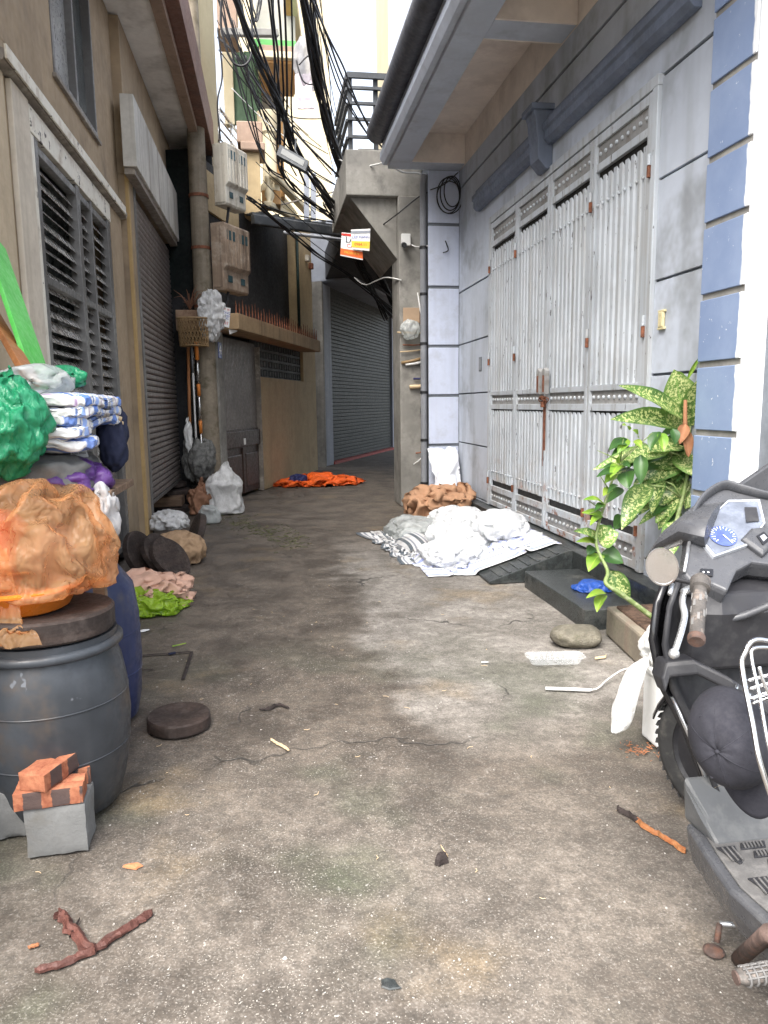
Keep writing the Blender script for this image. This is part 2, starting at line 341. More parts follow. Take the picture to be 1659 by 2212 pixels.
# quoined corner pier by the camera
zs = [PX(1570, y, 2.45).z for y in (-140, 22, 175, 335, 478, 638, 790, 945, 1085, 1230, 1380, 1480)]
def quoin_mat():
    n = NT('quoin_paint'); X, Y, Z = n.sep()
    e = n.math('ADD', Y, n.math('MULTIPLY', n.math('SUBTRACT', n.noise(9, 3, .75, n.mp((1, 1, .5))), .5), .05))
    f = n.ramp(e, 3.655, 3.665)
    blue = n.mix(n.ramp(n.noise(2.2, 5), .3, .7), (.185, .25, .40), (.245, .315, .465)); wh = n.mix(n.ramp(n.noise(6, 6, .7), .45, .75), (.80, .82, .84), (.62, .64, .66))
    c = n.mix(f, wh, blue); c = n.mix(n.ramp(n.noise(26, 5, .7), .66, .70), c, (.75, .76, .78))
    n.bump(n.noise(60, 4), .12, .004); return n.fin(c, .6)
M_quoin = quoin_mat(); M_whitew = mat('white_wall_paint', (.74, .77, .80), .7, var=.05, dirt=((.5, .5, .5), .3, 3))
PIY = 3.63
box('corner_pier', (2.465, PIY+.002, 0), (3.3, 4.015, 5.2), M_whitew, hs)
box('pier_face', (2.448, PIY-.02, 0), (2.605, PIY+.001, 5.2), M_whitew, hs, .006)
for i in range(len(zs)-1): box('quoin', (2.442, PIY+.002, max(zs[i+1]+.035, .02)), (2.464, 4.02, zs[i]-.0), M_quoin, hs, .004)
box('quoin_joint_shade', (2.454, PIY+.002, 0), (2.4645, 4.016, 5.2), M_conc, hs, 0)  # concrete grey stands in for the shading inside the quoin joints
# grey shop shutter past the pier with pasted stickers
ss = thing('side_shutter', (2.9, 3.66, 0), 'grey shutter beside the white pier', 'shutter')
for k in range(40): box('slat', (2.607, PIY+.015, .05+.09*k), (3.4, PIY+.03, .13+.09*k), M_softfr, ss, .003)
for nm, y0, y1, tx, cm, rt in (('yellow', 690, 780, 'KHOAN', (.75, .6, .1), 1), ('white with a blue phone number', 775, 850, '0978 260 278', (.78, .8, .85), 1), ('small lilac print', 872, 900, 'LAP DAT', (.7, .72, .85), 0), ('narrow lilac print', 915, 948, 'SUA CHUA', (.72, .74, .86), 0), ('torn white print', 1000, 1020, 'CAT', (.78, .78, .82), 0)):
    q0 = PY(1644, y0, PIY+.012); q1 = PY(1644, y1, PIY+.012); stk = thing('sticker', (q0.x+.05, PIY, q1.z), nm+' sticker pasted on the grey shutter', 'sticker')
    box('paper', (q0.x, PIY+.009, q1.z), (q0.x+.13, PIY+.0125, q0.z), mat('sticker_'+nm.split()[0]+str(y0), cm, .6, var=.05, bump=0), stk, 0); stk['txt'] = tx; stk['rt'] = rt; stk['zz'] = (q0.x, q1.z, q0.z)
# plinth, ramp, step
box('plinth', (2.40, 4.05, 0), (XR-.001, 9.93, .245), M_granite, hs, .006)
rp = MB().prism([(2.399, 5.62, 0), (1.70, 5.62, .0), (1.70, 5.62, .02), (2.36, 5.62, .245), (2.399, 5.62, .245)], (0, 1.65, 0)).build('ramp', M_granite, hs, bevel=.004)
for k in range(7):
    x = 1.80+.08*k; z = .02+(x-1.70)/.66*.225; MB().obox((x, 6.44, z+.003), (.012, 0, .004), (0, .8, 0), (-.001, 0, .004)).build('grip_strip', M_granite, rp)
box('step', (1.95, 4.35, -.02), (2.399, 5.50, .125), M_granite, hs, .005)

# ------------------------------------------------------------------ gate
gt = thing('folding_gate', (2.5, 6.6, .25), 'tall four-leaf pale grey metal gate with ribbed sheets and rusty hinges', 'gate')
GX = 2.535; Y0, Y1 = 4.82, 8.43; LW = (Y1-Y0)/4
fr = MB(); fr.box((GX-.012, Y0-.07, .25), (2.573, Y0, 3.45)).box((GX-.012, Y1, .25), (2.573, Y1+.068, 3.45)).box((GX-.012, Y0-.07, 3.451), (2.573, Y1+.068, 3.52))
fr.build('gate_frame', M_gate, gt, bevel=.004)
box('inner_sheet', (2.568, Y0, .25), (2.5735, Y1, 3.45), M_gatein, gt, 0)  # backing sheet, coloured near-black so the gaps round the ribs look shaded
ribu = None; ribl = None
nr = 9
for k in range(4):
    a = Y0+k*LW; b = a+LW; lf = MB(); s = .055; e = .004
    X0, X1 = GX-.008, GX+.028
    lf.box((X0, a+e, .26), (X1, a+s, 3.44)).box((X0, b-s, .26), (X1, b-e, 3.44))
    for z0, z1 in ((.26, .315), (.43, .49), (1.375, 1.43), (1.53, 1.575), (3.18, 3.235), (3.375, 3.44)): lf.box((X0+.002, a+s-.001, z0), (X1, b-s+.001, z1))
    L = lf.build('gate_leaf', M_gate, gt, bevel=.003)
    for z0, z1 in ((.314, .431), (1.429, 1.531), (3.234, 3.376)): box('band_panel', (GX+.012, a+s, z0), (GX+.02, b-s, z1), M_band, L, 0)
    rv = MB()
    for z, dz in ((.372, 0), (1.48, 0), (3.305, 0)):
        for i in range(nr): rv.ball((GX+.008, a+s+(i+.5)*(LW-2*s)/nr, z), (.012, .016, .016), 7, 5)
    for z in (.66, 2.93):
        for i in range(nr): rv.ball((GX-.006, a+s+(i+.5)*(LW-2*s)/nr, z), (.012, .014, .014), 7, 5)
    tag(rv.build('rivet', M_gate, L, smooth=True), kind='stuff')
    for i in range(nr):
        w_ = (LW-2*s)/nr; c0 = a+s+(i+.5)*w_
        if ribu is None:
            def rib(z0, z1, point):
                q = [(-w_*.5, .02), (-w_*.42, .0), (-w_*.10, .0), (0, .018), (w_*.10, .018), (w_*.5, .02)]
                q = [(-w_*.49, .014), (-w_*.36, .001), (w_*.20, .001), (w_*.33, .014), (w_*.49, .014), (w_*.49, .019), (-w_*.49, .019)]
                return MB().loft([[(GX+y, c0+x, z0+random.uniform(0, 0)) for x, y in q], [(GX+y, c0+x, z1-(0 if y < .01 or not point else .03)) for x, y in q]])
            ribu = (rib(1.572, 3.13, True).build('rib', M_gate, L), c0); ribl = (rib(.555, 1.362, True).build('rib', M_gate, L), c0)
        else:
            inst(ribu[0], L, (0, c0-ribu[1], random.uniform(-.003, .003))).parent = L; inst(ribl[0], L, (0, c0-ribl[1], random.uniform(-.003, .003)))
for y in (Y0-.005, Y0+LW, Y0+3*LW, Y1+.005):
    for z in (.58, 1.95, 2.98):
        h = MB().tube([(GX-.02, y, z-.075), (GX-.02, y, z-.002)], .014, 10); h.build('hinge', M_rust, gt, smooth=True, autos=40)
        MB().tube([(GX-.02, y, z+.002), (GX-.02, y, z+.07)], .013, 10).build('hinge', M_gate, gt, smooth=True, autos=40)
ym = Y0+2*LW
box('cover_strip', (GX-.018, ym-.02, .28), (GX-.0085, ym+.025, 1.0), M_gate, gt, .002)
box('cover_strip', (GX-.017, ym-.005, .85), (GX-.0085, ym+.045, 1.50), M_rust, gt, .002)
for s_ in (-1, 1):
    lb = MB().prism([(GX-.02, ym+s_*.075-.035, 1.52), (GX-.02, ym+s_*.075+.035, 1.52), (GX-.02, ym+s_*.075+.035, 1.73), (GX-.02, ym+s_*.075+.0, 1.76), (GX-.02, ym+s_*.075-.035, 1.73)], (-.045, 0, 0)); lb.build('lock_box', M_band, gt, bevel=.004)
    box('lock_slot', (GX-.0665, ym+s_*.075-.022, 1.54), (GX-.0655, ym+s_*.075+.022, 1.69), M_rust, gt, 0)
ch = MB()
for i in range(9): ch.lathe([(.014, -.004), (.02, -.004), (.02, .004), (.014, .004), (.014, -.004)], (GX-.03-.006*(i % 2), ym-.08+i*.02, 1.47-.02*math.sin(i*.8)), 10, axis=(1 if i % 2 else .2, .3, .9 if i % 2 else .1), closed=False)
ch.build('chain', M_rust, gt, smooth=True)
MB().box((GX-.055, ym-.03, 1.40), (GX-.03, ym+.02, 1.45)).build('padlock', M_rust, gt, bevel=.006)
# yellowed bell push beside the gate
dl = thing('door_bell', (2.52, 4.62, 1.95), 'small yellowed plastic bell push screwed beside the gate', 'bell')
M_yel = mat('yellowed_plastic', (.62, .55, .33), .5, var=.15, dirt=((.3, .25, .12), .5, 40))
MB().box((2.525, 4.585, 1.92), (2.549, 4.645, 2.02)).build('body', M_yel, dl, bevel=.01, seg=3)
for z in (1.915, 2.025): MB().box((2.53, 4.575, z-.008), (2.549, 4.655, z+.008)).build('bracket', M_yel, dl, bevel=.003)
# ================================================================== left: tan rendered house with louvred window
XL = -1.42
M_tan = mat('tan_render', (.36, .275, .18), .85, var=.14, vs=1.4, streak=((.19, .14, .095), .45, 4), dirt=((.18, .135, .095), .6, 1.6), bump=.15, bs=50)
M_cream = mat('cream_pilaster', (.52, .42, .29), .8, var=.12, streak=((.34, .26, .17), .35, 5), dirt=((.32, .25, .17), .4, 3), bump=.1)
M_beige = mat('light_beige', (.60, .53, .43), .7, var=.1, streak=((.34, .28, .2), .5, 9), dirt=((.33, .27, .2), .35, 4))
M_header = mat('peeling_white_metal', (.74, .70, .60), .45, var=.08, dirt=((.34, .26, .18), .75, 5), chip=((.07, .055, .045), .62, 9), bump=.15)
M_lead = mat('weathered_ledge', (.22, .19, .16), .6, var=.3, dirt=((.50, .46, .38), .6, 6))
M_ochre = mat('ochre_edge', (.42, .29, .13), .8, var=.12, streak=((.25, .17, .08), .5, 9))
M_glass = mat('dusty_dark_glass', (.045, .055, .055), .12, 0, var=.4, vs=1.5, dirt=((.20, .20, .18), .5, 3), bump=0, spec=.7)
M_slat = mat('steel_louvre', (.62, .60, .56), .28, .85, var=.1, dirt=((.2, .18, .15), .45, 4), bump=.03)
M_winfr = mat('grey_steel_frame', (.17, .165, .16), .4, .5, var=.2, dirt=((.10, .09, .08), .6, 5))
M_shade = mat('shade_black', (.03, .03, .032), .9, var=.3)  # near-black colour stands in for the shade of unlit rooms and gaps
ha = thing('rendered_house', (-1.8, 5.8, 0), 'tan streaked render house with steel louvred window and small window above', 'house')
def wl(y0, y1, z0, z1, nm='wall', mt=M_tan, x0=-2.0, x1=XL, bv=.004): return box(nm, (x0, y0, z0), (x1, y1, z1), mt, ha, bv)
wy0, wy1, wz1 = 5.06, 7.36, 3.28
wl(1.8, wy0, 0, 3.50); wl(wy1, 8.05, 0, 3.50); uy0, uy1, uz0, uz1 = 5.84, 7.16, 3.76, 5.05
wl(1.8, uy0, 3.502, 5.22); wl(uy1, 8.05, 3.502, 5.22); wl(uy0+.001, uy1-.001, 3.502, uz0); wl(uy0+.001, uy1-.001, uz1, 5.22)
box('room', (-3.2, 1.8, 0), (-2.002, 8.05, 5.2), M_shade, ha, 0)
wl(wy0+.001, wy1-.001, wz1, 3.499, 'wall')
box('pilaster', (XL, 4.74, 0), (XL+.035, 5.05, 3.295), M_beige, ha, .006)
box('pilaster', (XL, 3.9, 0), (XL+.02, 4.66, 3.29), M_cream, ha, .006)
box('pilaster', (XL, 7.44, 0), (XL+.02, 7.96, 3.295), M_tan, ha, .006)
MB().prism([(XL, 4.55, z) if a == 0 else (XL+a, 4.55, z) for a, z in ((0, 3.30), (.06, 3.315), (.07, 3.34), (.07, 3.37), (0, 3.40))], (0, 3.75, 0)).build('ledge', M_lead, ha, bevel=.004)
MB().box((XL+.071, 4.54, 3.315), (XL+.085, 7.9, 3.39)).build('ledge_trim', M_header, ha, bevel=.003)
# lower window
win = box('window_frame', (-1.50, wy0, 3.12), (XL+.035, wy1, wz1-.001), M_header, ha, .004)
yc = (wy0+wy1)/2
for y0, y1, mt in ((wy0, wy0+.075, M_header), (wy0+.08, wy0+.15, M_winfr), (yc-.055, yc+.045, M_winfr), (yc+.40, yc+.44, M_winfr), (wy1-.12, wy1-.06, M_winfr), (wy1-.055, wy1, M_winfr)):
    box('stile', (-1.47, y0, .02), (XL+.028, y1, 3.118), mt, win, .004)
for z in (3.04, 2.25, .90, .12): box('rail', (-1.465, wy0+.151, z), (XL+.02, wy1-.121, z+.05), M_winfr, win, .003)
box('pane', (-1.56, wy0, .02), (-1.545, wy1, 3.12), M_glass, win, 0)
sl = None; z = 2.98; k = 0
while z > .98:
    for (a, b) in ((wy0+.155, yc-.06), (yc+.05, wy1-.125)):
        tl = .030+.010*math.sin(k*1.7)
        o = MB().obox((-1.445, (a+b)/2, z), (.020, 0, -tl), (0, (b-a)/2, 0), (.0012, 0, .0008)).build('louvre_slat', M_slat, win)
    z -= .082; k += 1
for y0, y1 in ((wy0+.155, yc-.06), (yc+.05, wy1-.125)): box('bottom_panel', (-1.46, y0, .17), (-1.44, y1, .90), M_winfr, win, .003)
# upper window
w2 = box('window_frame', (-1.49, uy0, uz0), (XL+.015, uy1, uz0+.045), M_winfr, ha, .003)
for y in (uy0, (uy0+uy1)/2-.02, uy1-.04): box('stile', (-1.485, y, uz0+.046), (XL+.01, y+.04, uz1), M_winfr, w2, .003)
box('pane', (-1.475, uy0+.041, uz0+.046), (-1.467, (uy0+uy1)/2-.021, uz1), mat('dusty_pane', (.23, .23, .22), .35, var=.3, dirt=((.45, .44, .4), .8, 6)), w2, 0)
box('pane', (-1.49, (uy0+uy1)/2+.021, uz0+.046), (-1.482, uy1-.041, uz1), M_glass, w2, 0)
box('sill', (XL, uy0-.04, uz0-.03), (XL+.03, uy1+.05, uz0-.001), M_lead, ha, .004)
# concrete kerb at the foot of the wall, close to the camera
kb = MB(); pr = [(XL, 0), (-.93, 0), (-.95, .12), (-1.02, .34), (-1.10, .46), (XL, .50)]
kb.loft([[(x+(.0 if y < 2.3 else -.02), y, z) for x, z in pr] for y in (1.2, 1.7, 2.2, 2.32)]); kb.build('wall_footing', M_conc, ha, smooth=True, autos=50)

# ------------------------------------------------------------------ building with the roller shutter
XB = -1.33
M_soff = mat('grey_soffit', (.78, .76, .73), .9, var=.1, vs=1.2, dirt=((.26, .23, .2), .5, 1.6), bump=.05)
M_redbr = mat('red_brown_paint', (.17, .085, .062), .65, var=.15, streak=((.08, .05, .04), .5, 8))
M_tan2 = mat('dusty_brown_paint', (.30, .21, .155), .75, var=.12, streak=((.16, .11, .08), .5, 8))
M_fas = mat('weathered_board', (.52, .50, .45), .8, var=.12, streak=((.25, .22, .18), .8, 9), dirt=((.28, .25, .2), .5, 3))
hb = thing('shop_house', (-1.8, 10.0, 0), 'shop house with brown balcony slab, weathered fascia box and roller shutter opening', 'house')
def bb(nm, a, b, mt, bv=.004): return box(nm, a, b, mt, hb, bv)
bb('pier', (-2.0, 8.052, 0), (XB, 8.34, 3.74), M_tan); bb('pier_edge', (XB-.03, 8.047, 0), (XB+.004, 8.12, 4.02), M_ochre)
bb('pier', (-2.0, 11.92, 0), (XB, 12.1, 3.74), M_pvc); bb('wall', (-2.0, 8.052, 3.742), (XB, 12.1, 5.2), M_tan)
bb('room', (-3.5, 8.06, 0), (-2.001, 12.08, 5.1), M_shade, 0)
MB().box((XB, 7.86, 3.76), (XB+.13, 12.0, 4.42)).build('fascia_box', M_fas, hb, bevel=.006)
MB().box((XB, 7.9, 3.70), (XB+.10, 12.0, 3.757)).build('fascia_edge', M_lead, hb, bevel=.003)
bb('balcony_slab', (-2.0, 1.8, 5.222), (-.98, 12.25, 5.60), M_soff)
bb('slab_edge', (-.979, 1.8, 5.16), (-.86, 12.3, 5.62), M_tan2); bb('slab_edge', (-.859, 1.8, 5.24), (-.72, 12.32, 5.75), M_redbr)

M_shut = mat('brown_shutter_paint', (.215, .185, .17), .45, .25, var=.12, vs=3, streak=((.09, .07, .06), .4, 9), dirt=((.10, .08, .07), .4, 4))
sh = thing('roller_shutter', (XB, 10.1, 0), 'brown slatted roller shutter stopped short of the ground', 'shutter')
for y0, y1 in ((8.341, 8.44), (11.84, 11.919)): box('guide_rail', (XB-.05, y0, .02), (XB+.012, y1, 3.699), M_winfr, sh, .004)
z = .40; s0 = None
while z < 3.66:
    if s0 is None:
        s0 = MB().loft([[(XB-.040+x, y, z+dz) for x, dz in ((0, .0), (.012, .004), (.020, .020), (.020, .052), (.012, .060), (0, .062), (-.004, .03))] for y in (8.441, 11.839)]).build('slat', M_shut, sh); zb = z
    else: inst(s0, sh, (random.uniform(-.001, .001), 0, z-zb))
    z += .068
box('bottom_bar', (XB-.05, 8.441, .355), (XB-.015, 11.839, .399), M_winfr, sh, .004)
box('shutter_core', (XB-.06, 8.44, .40), (XB-.046, 11.84, 3.70), M_shade, sh, 0)

# ------------------------------------------------------------------ house number 4
A4 = R(17.5); P4 = G(493, 1087); D4 = Vector((math.sin(A4), math.cos(A4), 0)); N4 = Vector((math.cos(A4), -math.sin(A4), 0))
def F4(x, y, off=0.0): return PV(x, y, P4+N4*off, A4)
def t4(x, y, off=0.0): q = F4(x, y, off)-P4; return q.dot(D4), q.z
def w4(t, n, z): return P4+D4*t+N4*n+Vector((0, 0, z-P4.z))
def fbox(nm, t0, t1, n0, n1, z0, z1, mt, par, bv=.004):
    p = [w4(t, n, z) for z in (z0, z1) for t, n in ((t0, n0), (t1, n0), (t1, n1), (t0, n1))]
    return MB().hexa(p).build(nm, mt, par, bevel=bv)
M_oldy = mat('old_yellow_render', (.44, .335, .19), .85, var=.15, streak=((.26, .19, .11), .3, 3), dirt=((.23, .17, .10), .5, 2.5))
M_brown = mat('brown_door_wood', (.060, .035, .026), .5, var=.25, grain=((40, 40, 2), 1, (.03, .018, .014)))
M_ledge = mat('ledge_render', (.36, .25, .14), .85, var=.15, streak=((.16, .11, .06), .6, 7))
M_corr = mat('dark_corrugated', (.13, .115, .105), .5, .4, var=.15)
M_lat = mat('lattice_grey', (.10, .105, .105), .8, var=.2)
M_dkgreen = mat('dark_green_tarp', (.012, .03, .026), .7, var=.3)
M_plate = mat('blue_enamel', (.015, .03, .17), .35, var=.1)
h4 = thing('alley_house', (P4.x, P4.y, 0), 'old yellow house with dark door, lattice opening and spiked ledge', 'house')
td0, td1 = t4(493, 1000)[0], t4(567, 1000)[0]; tw1 = t4(684, 900)[0]
zd = t4(493, 735)[1]; zl = t4(600, 818)[1]; print('h4', td0, td1, tw1, zd, zl)
fbox('wall', -.16, td0-.01, -.5, .0, 0, 2.9, M_conc, h4)
fbox('wall', td1+.02, tw1, -.25, 0, 0, zl, M_oldy, h4)
tl1 = t4(655, 780)[0]
fbox('wall', tl1, tw1, -.25, -.001, zl+.001, 2.75, M_oldy, h4)
fbox('room', -.16, tw1, -1.6, -.26, 0, 5.0, M_shade, h4, 0)
lt = fbox('lattice_panel', td1+.03, tl1-.01, -.19, -.17, zl+.002, 2.55, M_shade, h4, 0)
nc, nr_ = 9, 4; bw = (tl1-td1-.04)/nc; bh = (2.55-zl)/nr_
for i in range(nc):
    for j in range(nr_):
        t0 = td1+.03+i*bw; z0 = zl+.002+j*bh; lb = MB()
        for a, b, c_, d in ((0, bw, 0, .02), (0, bw, bh-.02, bh), (0, .02, .02, bh-.02), (bw-.02, bw, .02, bh-.02), (bw*.4, bw*.6, bh*.25, bh*.75)):
            lb.hexa([w4(t, n, z_) for z_ in (z0+c_, z0+d) for t, n in ((t0+a, -.168), (t0+b, -.168), (t0+b, -.06), (t0+a, -.06))])
        lb.build('lattice_block', M_lat, lt)
dr = fbox('door', td0+.0, td1, -.10, -.06, .04, 1.08, M_brown, h4)
dm = (td0+td1)/2
for a, b in ((td0+.05, dm-.06), (dm+.06, td1-.05)):
    fbox('door_panel', a+.04, b-.04, -.055, -.035, .14, .68, M_brown, dr, .015)
fbox('door_stile', dm-.05, dm+.05, -.058, -.03, .05, .78, M_brown, dr); fbox('door_rail', td0, td1, -.059, -.02, .80, 1.05, M_brown, dr, .008)
for k in range(2): fbox('door_handle', dm-.03+.05*k, dm-.005+.05*k, -.03, -.01, .83, .93, M_white, dr)
cs = MB()
nrb = 26
for i in range(nrb):
    t0 = td0+(td1-td0)*i/nrb; w_ = (td1-td0)/nrb
    cs.hexa([w4(t, n, z_) for z_ in (1.081, zd+.05) for t, n in ((t0+w_*.1, -.09), (t0+w_*.9, -.09), (t0+w_*.7, -.065), (t0+w_*.3, -.065))])
cs.box  # ribs of the corrugated sheet
tag(cs.build('corrugated_sheet', M_corr, h4), kind='stuff'); fbox('sheet_back', td0, td1, -.11, -.091, 1.081, zd+.05, M_corr, h4, 0)
fbox('door_jamb', td1+.001, td1+.019, -.1, .015, 0, zd, M_lead, h4)
# ledge with rusty spikes, standing out over the door
fbox('lintel', -.16, tw1, -.25, -.002, 2.552, 2.80, M_ledge, h4)
le = [F4(x, y, .38) for x, y in ((512, 676), (690, 738))]; te0, te1 = [(q-P4).dot(D4) for q in le]; ze = le[0].z
print('ledge', te0, te1, ze, le[1].z)
ld = fbox('ledge', te0, te1, -.0, .40, ze-.22, ze, M_ledge, h4, .01)
sp = None
for i in range(34):
    t = te0+.1+(te1-te0-.15)*i/33
    mbp = MB()
    for a in (-1, 1): mbp.tube([w4(t-.05*a, .33+.02*a, ze), w4(t+.01*a, .33, ze+.12), w4(t+.06*a, .33-.02*a, ze+random.uniform(.16, .24))], [.009, .008, .003], 5)
    mbp.build('spike', M_rust, ld)
pr_ = fbox('pier', tl1-.02, tw1-.1, -.3, -.01, 2.801, 5.2, M_oldy, h4)
fbox('awning', -.16, tl1-.05, -1.5, -.31, 3.0, 5.0, M_dkgreen, h4, 0)
pp = w4(tl1-.05, -.05, 2.8); MB().tube([pp, pp+Vector((0, 0, 2.2))], .03, 8).build('downpipe', M_dkgreen, h4, smooth=True)
# number plate
pq = thing('house_number_plate', w4(-.08, .012, 2.25), 'small blue enamel plate with the white figure 4', 'sign')
fbox('plate', -.155, -.025, .001, .012, 2.13, 2.36, M_plate, pq, .004)
def text(s, c, ux, uz, size, mt, parent, name='lettering', ext=.002):
    cu = bpy.data.curves.new(name, 'FONT'); cu.body = s; cu.size = 1; cu.align_x = 'CENTER'; cu.align_y = 'CENTER'; cu.extrude = 0; cu.resolution_u = 3
    o = bpy.data.objects.new(name, cu); C.objects.link(o); dg = bpy.context.evaluated_depsgraph_get(); me = bpy.data.meshes.new_from_object(o.evaluated_get(dg)); bpy.data.objects.remove(o)
    ux, uz = V3(ux).normalized(), V3(uz).normalized(); c = V3(c); vs = [c+ux*v.co.x*size+uz*v.co.y*size for v in me.vertices]; fs = [tuple(p.vertices) for p in me.polygons]
    o_ = MB().add(vs, fs).build(name, mt, parent)
    if len(s) > 1: o_['kind'] = 'stuff'
    return o_
M_txtw = mat('white_lettering', (.8, .8, .8), .5, var=.02, bump=0); M_txtd = mat('dark_lettering', (.02, .025, .06), .6, var=.02, bump=0); M_txtr = mat('red_lettering', (.5, .03, .02), .6, var=.02, bump=0)
M_txtb = mat('blue_lettering', (.03, .07, .35), .6, var=.02, bump=0)
text('4', w4(-.09, .0135, 2.245), D4, (0, 0, 1), .19, M_txtw, pq)

# ------------------------------------------------------------------ far roller shutter and its grey frame
PS = G(712, 1003); QS = G(845, 970); AS = math.atan2(QS.x-PS.x, QS.y-PS.y); DS = Vector((math.sin(AS), math.cos(AS), 0)); NS = Vector((math.cos(AS), -math.sin(AS), 0)); LS = (QS-PS).length
def wS(t, n, z): return PS+DS*t+NS*n+Vector((0, 0, z))
def sbox(nm, t0, t1, n0, n1, z0, z1, mt, par, bv=.004): return MB().hexa([wS(t, n, z) for z in (z0, z1) for t, n in ((t0, n0), (t1, n0), (t1, n1), (t0, n1))]).build(nm, mt, par, bevel=bv)
M_bgrey = mat('blue_grey_paint', (.26, .28, .32), .65, var=.1, streak=((.15, .16, .18), .5, 5))
M_dshut = mat('dark_green_grey_shutter', (.034, .038, .033), .6, .1, var=.1, dirt=((.05, .048, .042), .5, 2))
M_redp = mat('red_threshold', (.27, .05, .04), .7, var=.2)
hf = thing('garage_house', (PS.x, PS.y, 0), 'blue-grey framed house with a dark shutter where the alley turns', 'house')
sbox('pier', -.75, -.02, -.5, .12, 0, 4.2, M_bgrey, hf); sbox('pier', -.85, -.76, -.5, .2, 0, 4.2, M_conc, hf)
sbox('lintel_box', -.5, LS+.4, -.4, .9, 4.25, 5.6, M_bgrey, hf, .02); sbox('pier', LS+.01, LS+.4, -.5, .06, 0, 4.24, M_bgrey, hf)
sbox('wall', LS+.41, LS+3.5, -.5, .1, 0, 5.6, M_oldy, hf); sbox('room', -.7, LS+.4, -1.5, -.51, 0, 5.5, M_shade, hf, 0)
fs_ = thing('garage_shutter', wS(LS/2, 0, 0), 'wide dark green-grey roller shutter over a red threshold', 'shutter')
z = .06; s0 = None
while z < 4.2:
    if s0 is None: s0 = sbox('slat', .0, LS, -.03, .0, z, z+.082, M_dshut, fs_, .01); zb = z
    else: inst(s0, fs_, NS*random.uniform(-.004, .004)+Vector((0, 0, z-zb)))
    z += .09
sbox('shutter_core', 0, LS, -.06, -.035, .0, 4.24, M_shade, fs_, 0); sbox('threshold', -.02, LS, -.03, .15, -.03, .055, M_redp, fs_)

# ------------------------------------------------------------------ raw concrete stair house on the right, past the blue house
hc = thing('concrete_stair_house', (2.0, 10.6, 0), 'raw concrete post carrying a stained stair landing', 'building')
box('post', (1.80, 10.3, 0), (2.13, 10.9, 4.22), M_conc, hc, .012)
ptop = [PY(x, y, 10.35) for x, y in ((752, 322), (862, 322), (862, 418), (752, 418))]
MB().box((1.10, 10.34, 4.221), (2.13, 12.6, 4.80)).build('landing_beam', M_conc, hc, bevel=.012)
MB().box((1.30, 10.6, 4.80), (2.4, 12.4, 4.90)).build('landing_slab', M_conc, hc, bevel=.01)
MB().prism([(1.16, 10.45, 4.22), (1.80, 10.45, 4.22), (1.80, 10.45, 3.42)], (0, 1.6, 0)).build('stair_soffit', M_conc, hc, bevel=.008)
_d = Vector((math.sin(R(38)), math.cos(R(38)), 0)); _n = Vector((math.cos(R(38)), -math.sin(R(38)), 0)); _p = Vector((1.90, 10.92, 0))
MB().hexa([_p+_d*t+_n*k+Vector((0, 0, z)) for z in (0, 5.2) for t, k in ((0, 0), (9, 0), (9, .6), (0, .6))]).build('wall', M_conc, hc)
box('dark_overhang', (1.35, 12.65, 4.3), (6, 24, 4.9), M_shade, hc)  # shade under the overhang is put into its near-black colour
rl = thing('steel_railing', (1.6, 10.6, 4.9), 'dark steel tube railing on the concrete landing', 'railing')
rz = [PY(800, y, 10.6).z for y in (300, 262, 228, 195, 168)]
for k, z in enumerate(rz):
    MB().beam((1.16, 10.55, z), (2.0, 10.55, z), .05, .035 if k < 4 else .07).build('rail', M_blackm, rl); MB().beam((1.16, 10.58, z-.003), (1.16, 12.3, z-.003), .045, .035 if k < 4 else .07).build('rail', M_blackm, rl)
for x, y in ((1.2, 10.62), (1.55, 10.62), (1.95, 10.62), (1.2, 12.2)): MB().beam((x, y, 4.80), (x, y, rz[-1]), .06, .06, up=(0, 1, 0)).build('baluster', M_blackm, rl)
# drain pipe between post and pilaster
dp = thing('drain_pipe', (2.10, 10.1, 0), 'grey drain pipe clipped beside the lilac pilaster', 'pipe')
MB().tube([(2.085, 10.05, .0), (2.085, 10.05, 4.3), (2.1, 10.0, 4.42)], .045, 12).build('pipe', M_pvc, dp, smooth=True, autos=50)
for z in (.35, .95, 1.6, 2.25, 2.9, 3.5): MB().lathe([(.047, -.018), (.053, -.018), (.053, .018), (.047, .018)], (2.085, 10.05, z), 12).build('clip', M_black, dp); 

# ------------------------------------------------------------------ upper storeys of the cream house and the tall cream wall behind
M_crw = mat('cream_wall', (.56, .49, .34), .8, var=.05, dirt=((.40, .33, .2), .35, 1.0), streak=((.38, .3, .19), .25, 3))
M_orange = mat('ochre_trim', (.50, .28, .11), .8, var=.12, dirt=((.3, .2, .12), .4, 3))
M_grsh = mat('green_shutter_paint', (.06, .115, .055), .6, var=.2, streak=((.03, .05, .03), .5, 12))
M_brgreen = mat('bright_green_trim', (.10, .36, .09), .6, var=.1)
hu = thing('cream_house', w4(2.5, -1, 0), 'cream and ochre classical house with green shutters and balustrade', 'house')
def U(x, y, off=-.45): return t4(x, y, off)
M_grw = mat('plain_grey_wall', (.42, .41, .37), .85, var=.1, dirt=((.3, .28, .24), .4, 1.5))  # even mid grey with random tone and dirt blotches
fbox('wall', .6, 4.0, -2.4, -1.4, 5.01, 12, M_crw, hu)
fbox('balcony_floor', .3, 6.0, -1.39, -.3, 4.62, 4.86, M_orange, hu); fbox('balcony_fascia', .2, 1.6, -.3, -.22, 4.28, 4.85, M_oldy, hu)
def yb(nm, x0, x1, y0, y1, Y, dep, mt, bv=.01):     # block facing down the alley, from its picture corners and distance
    a, b = PY(x0, y1, Y), PY(x1, y0, Y); return box(nm, (a.x, Y, a.z), (b.x, Y+dep, b.z), mt, hu, bv)
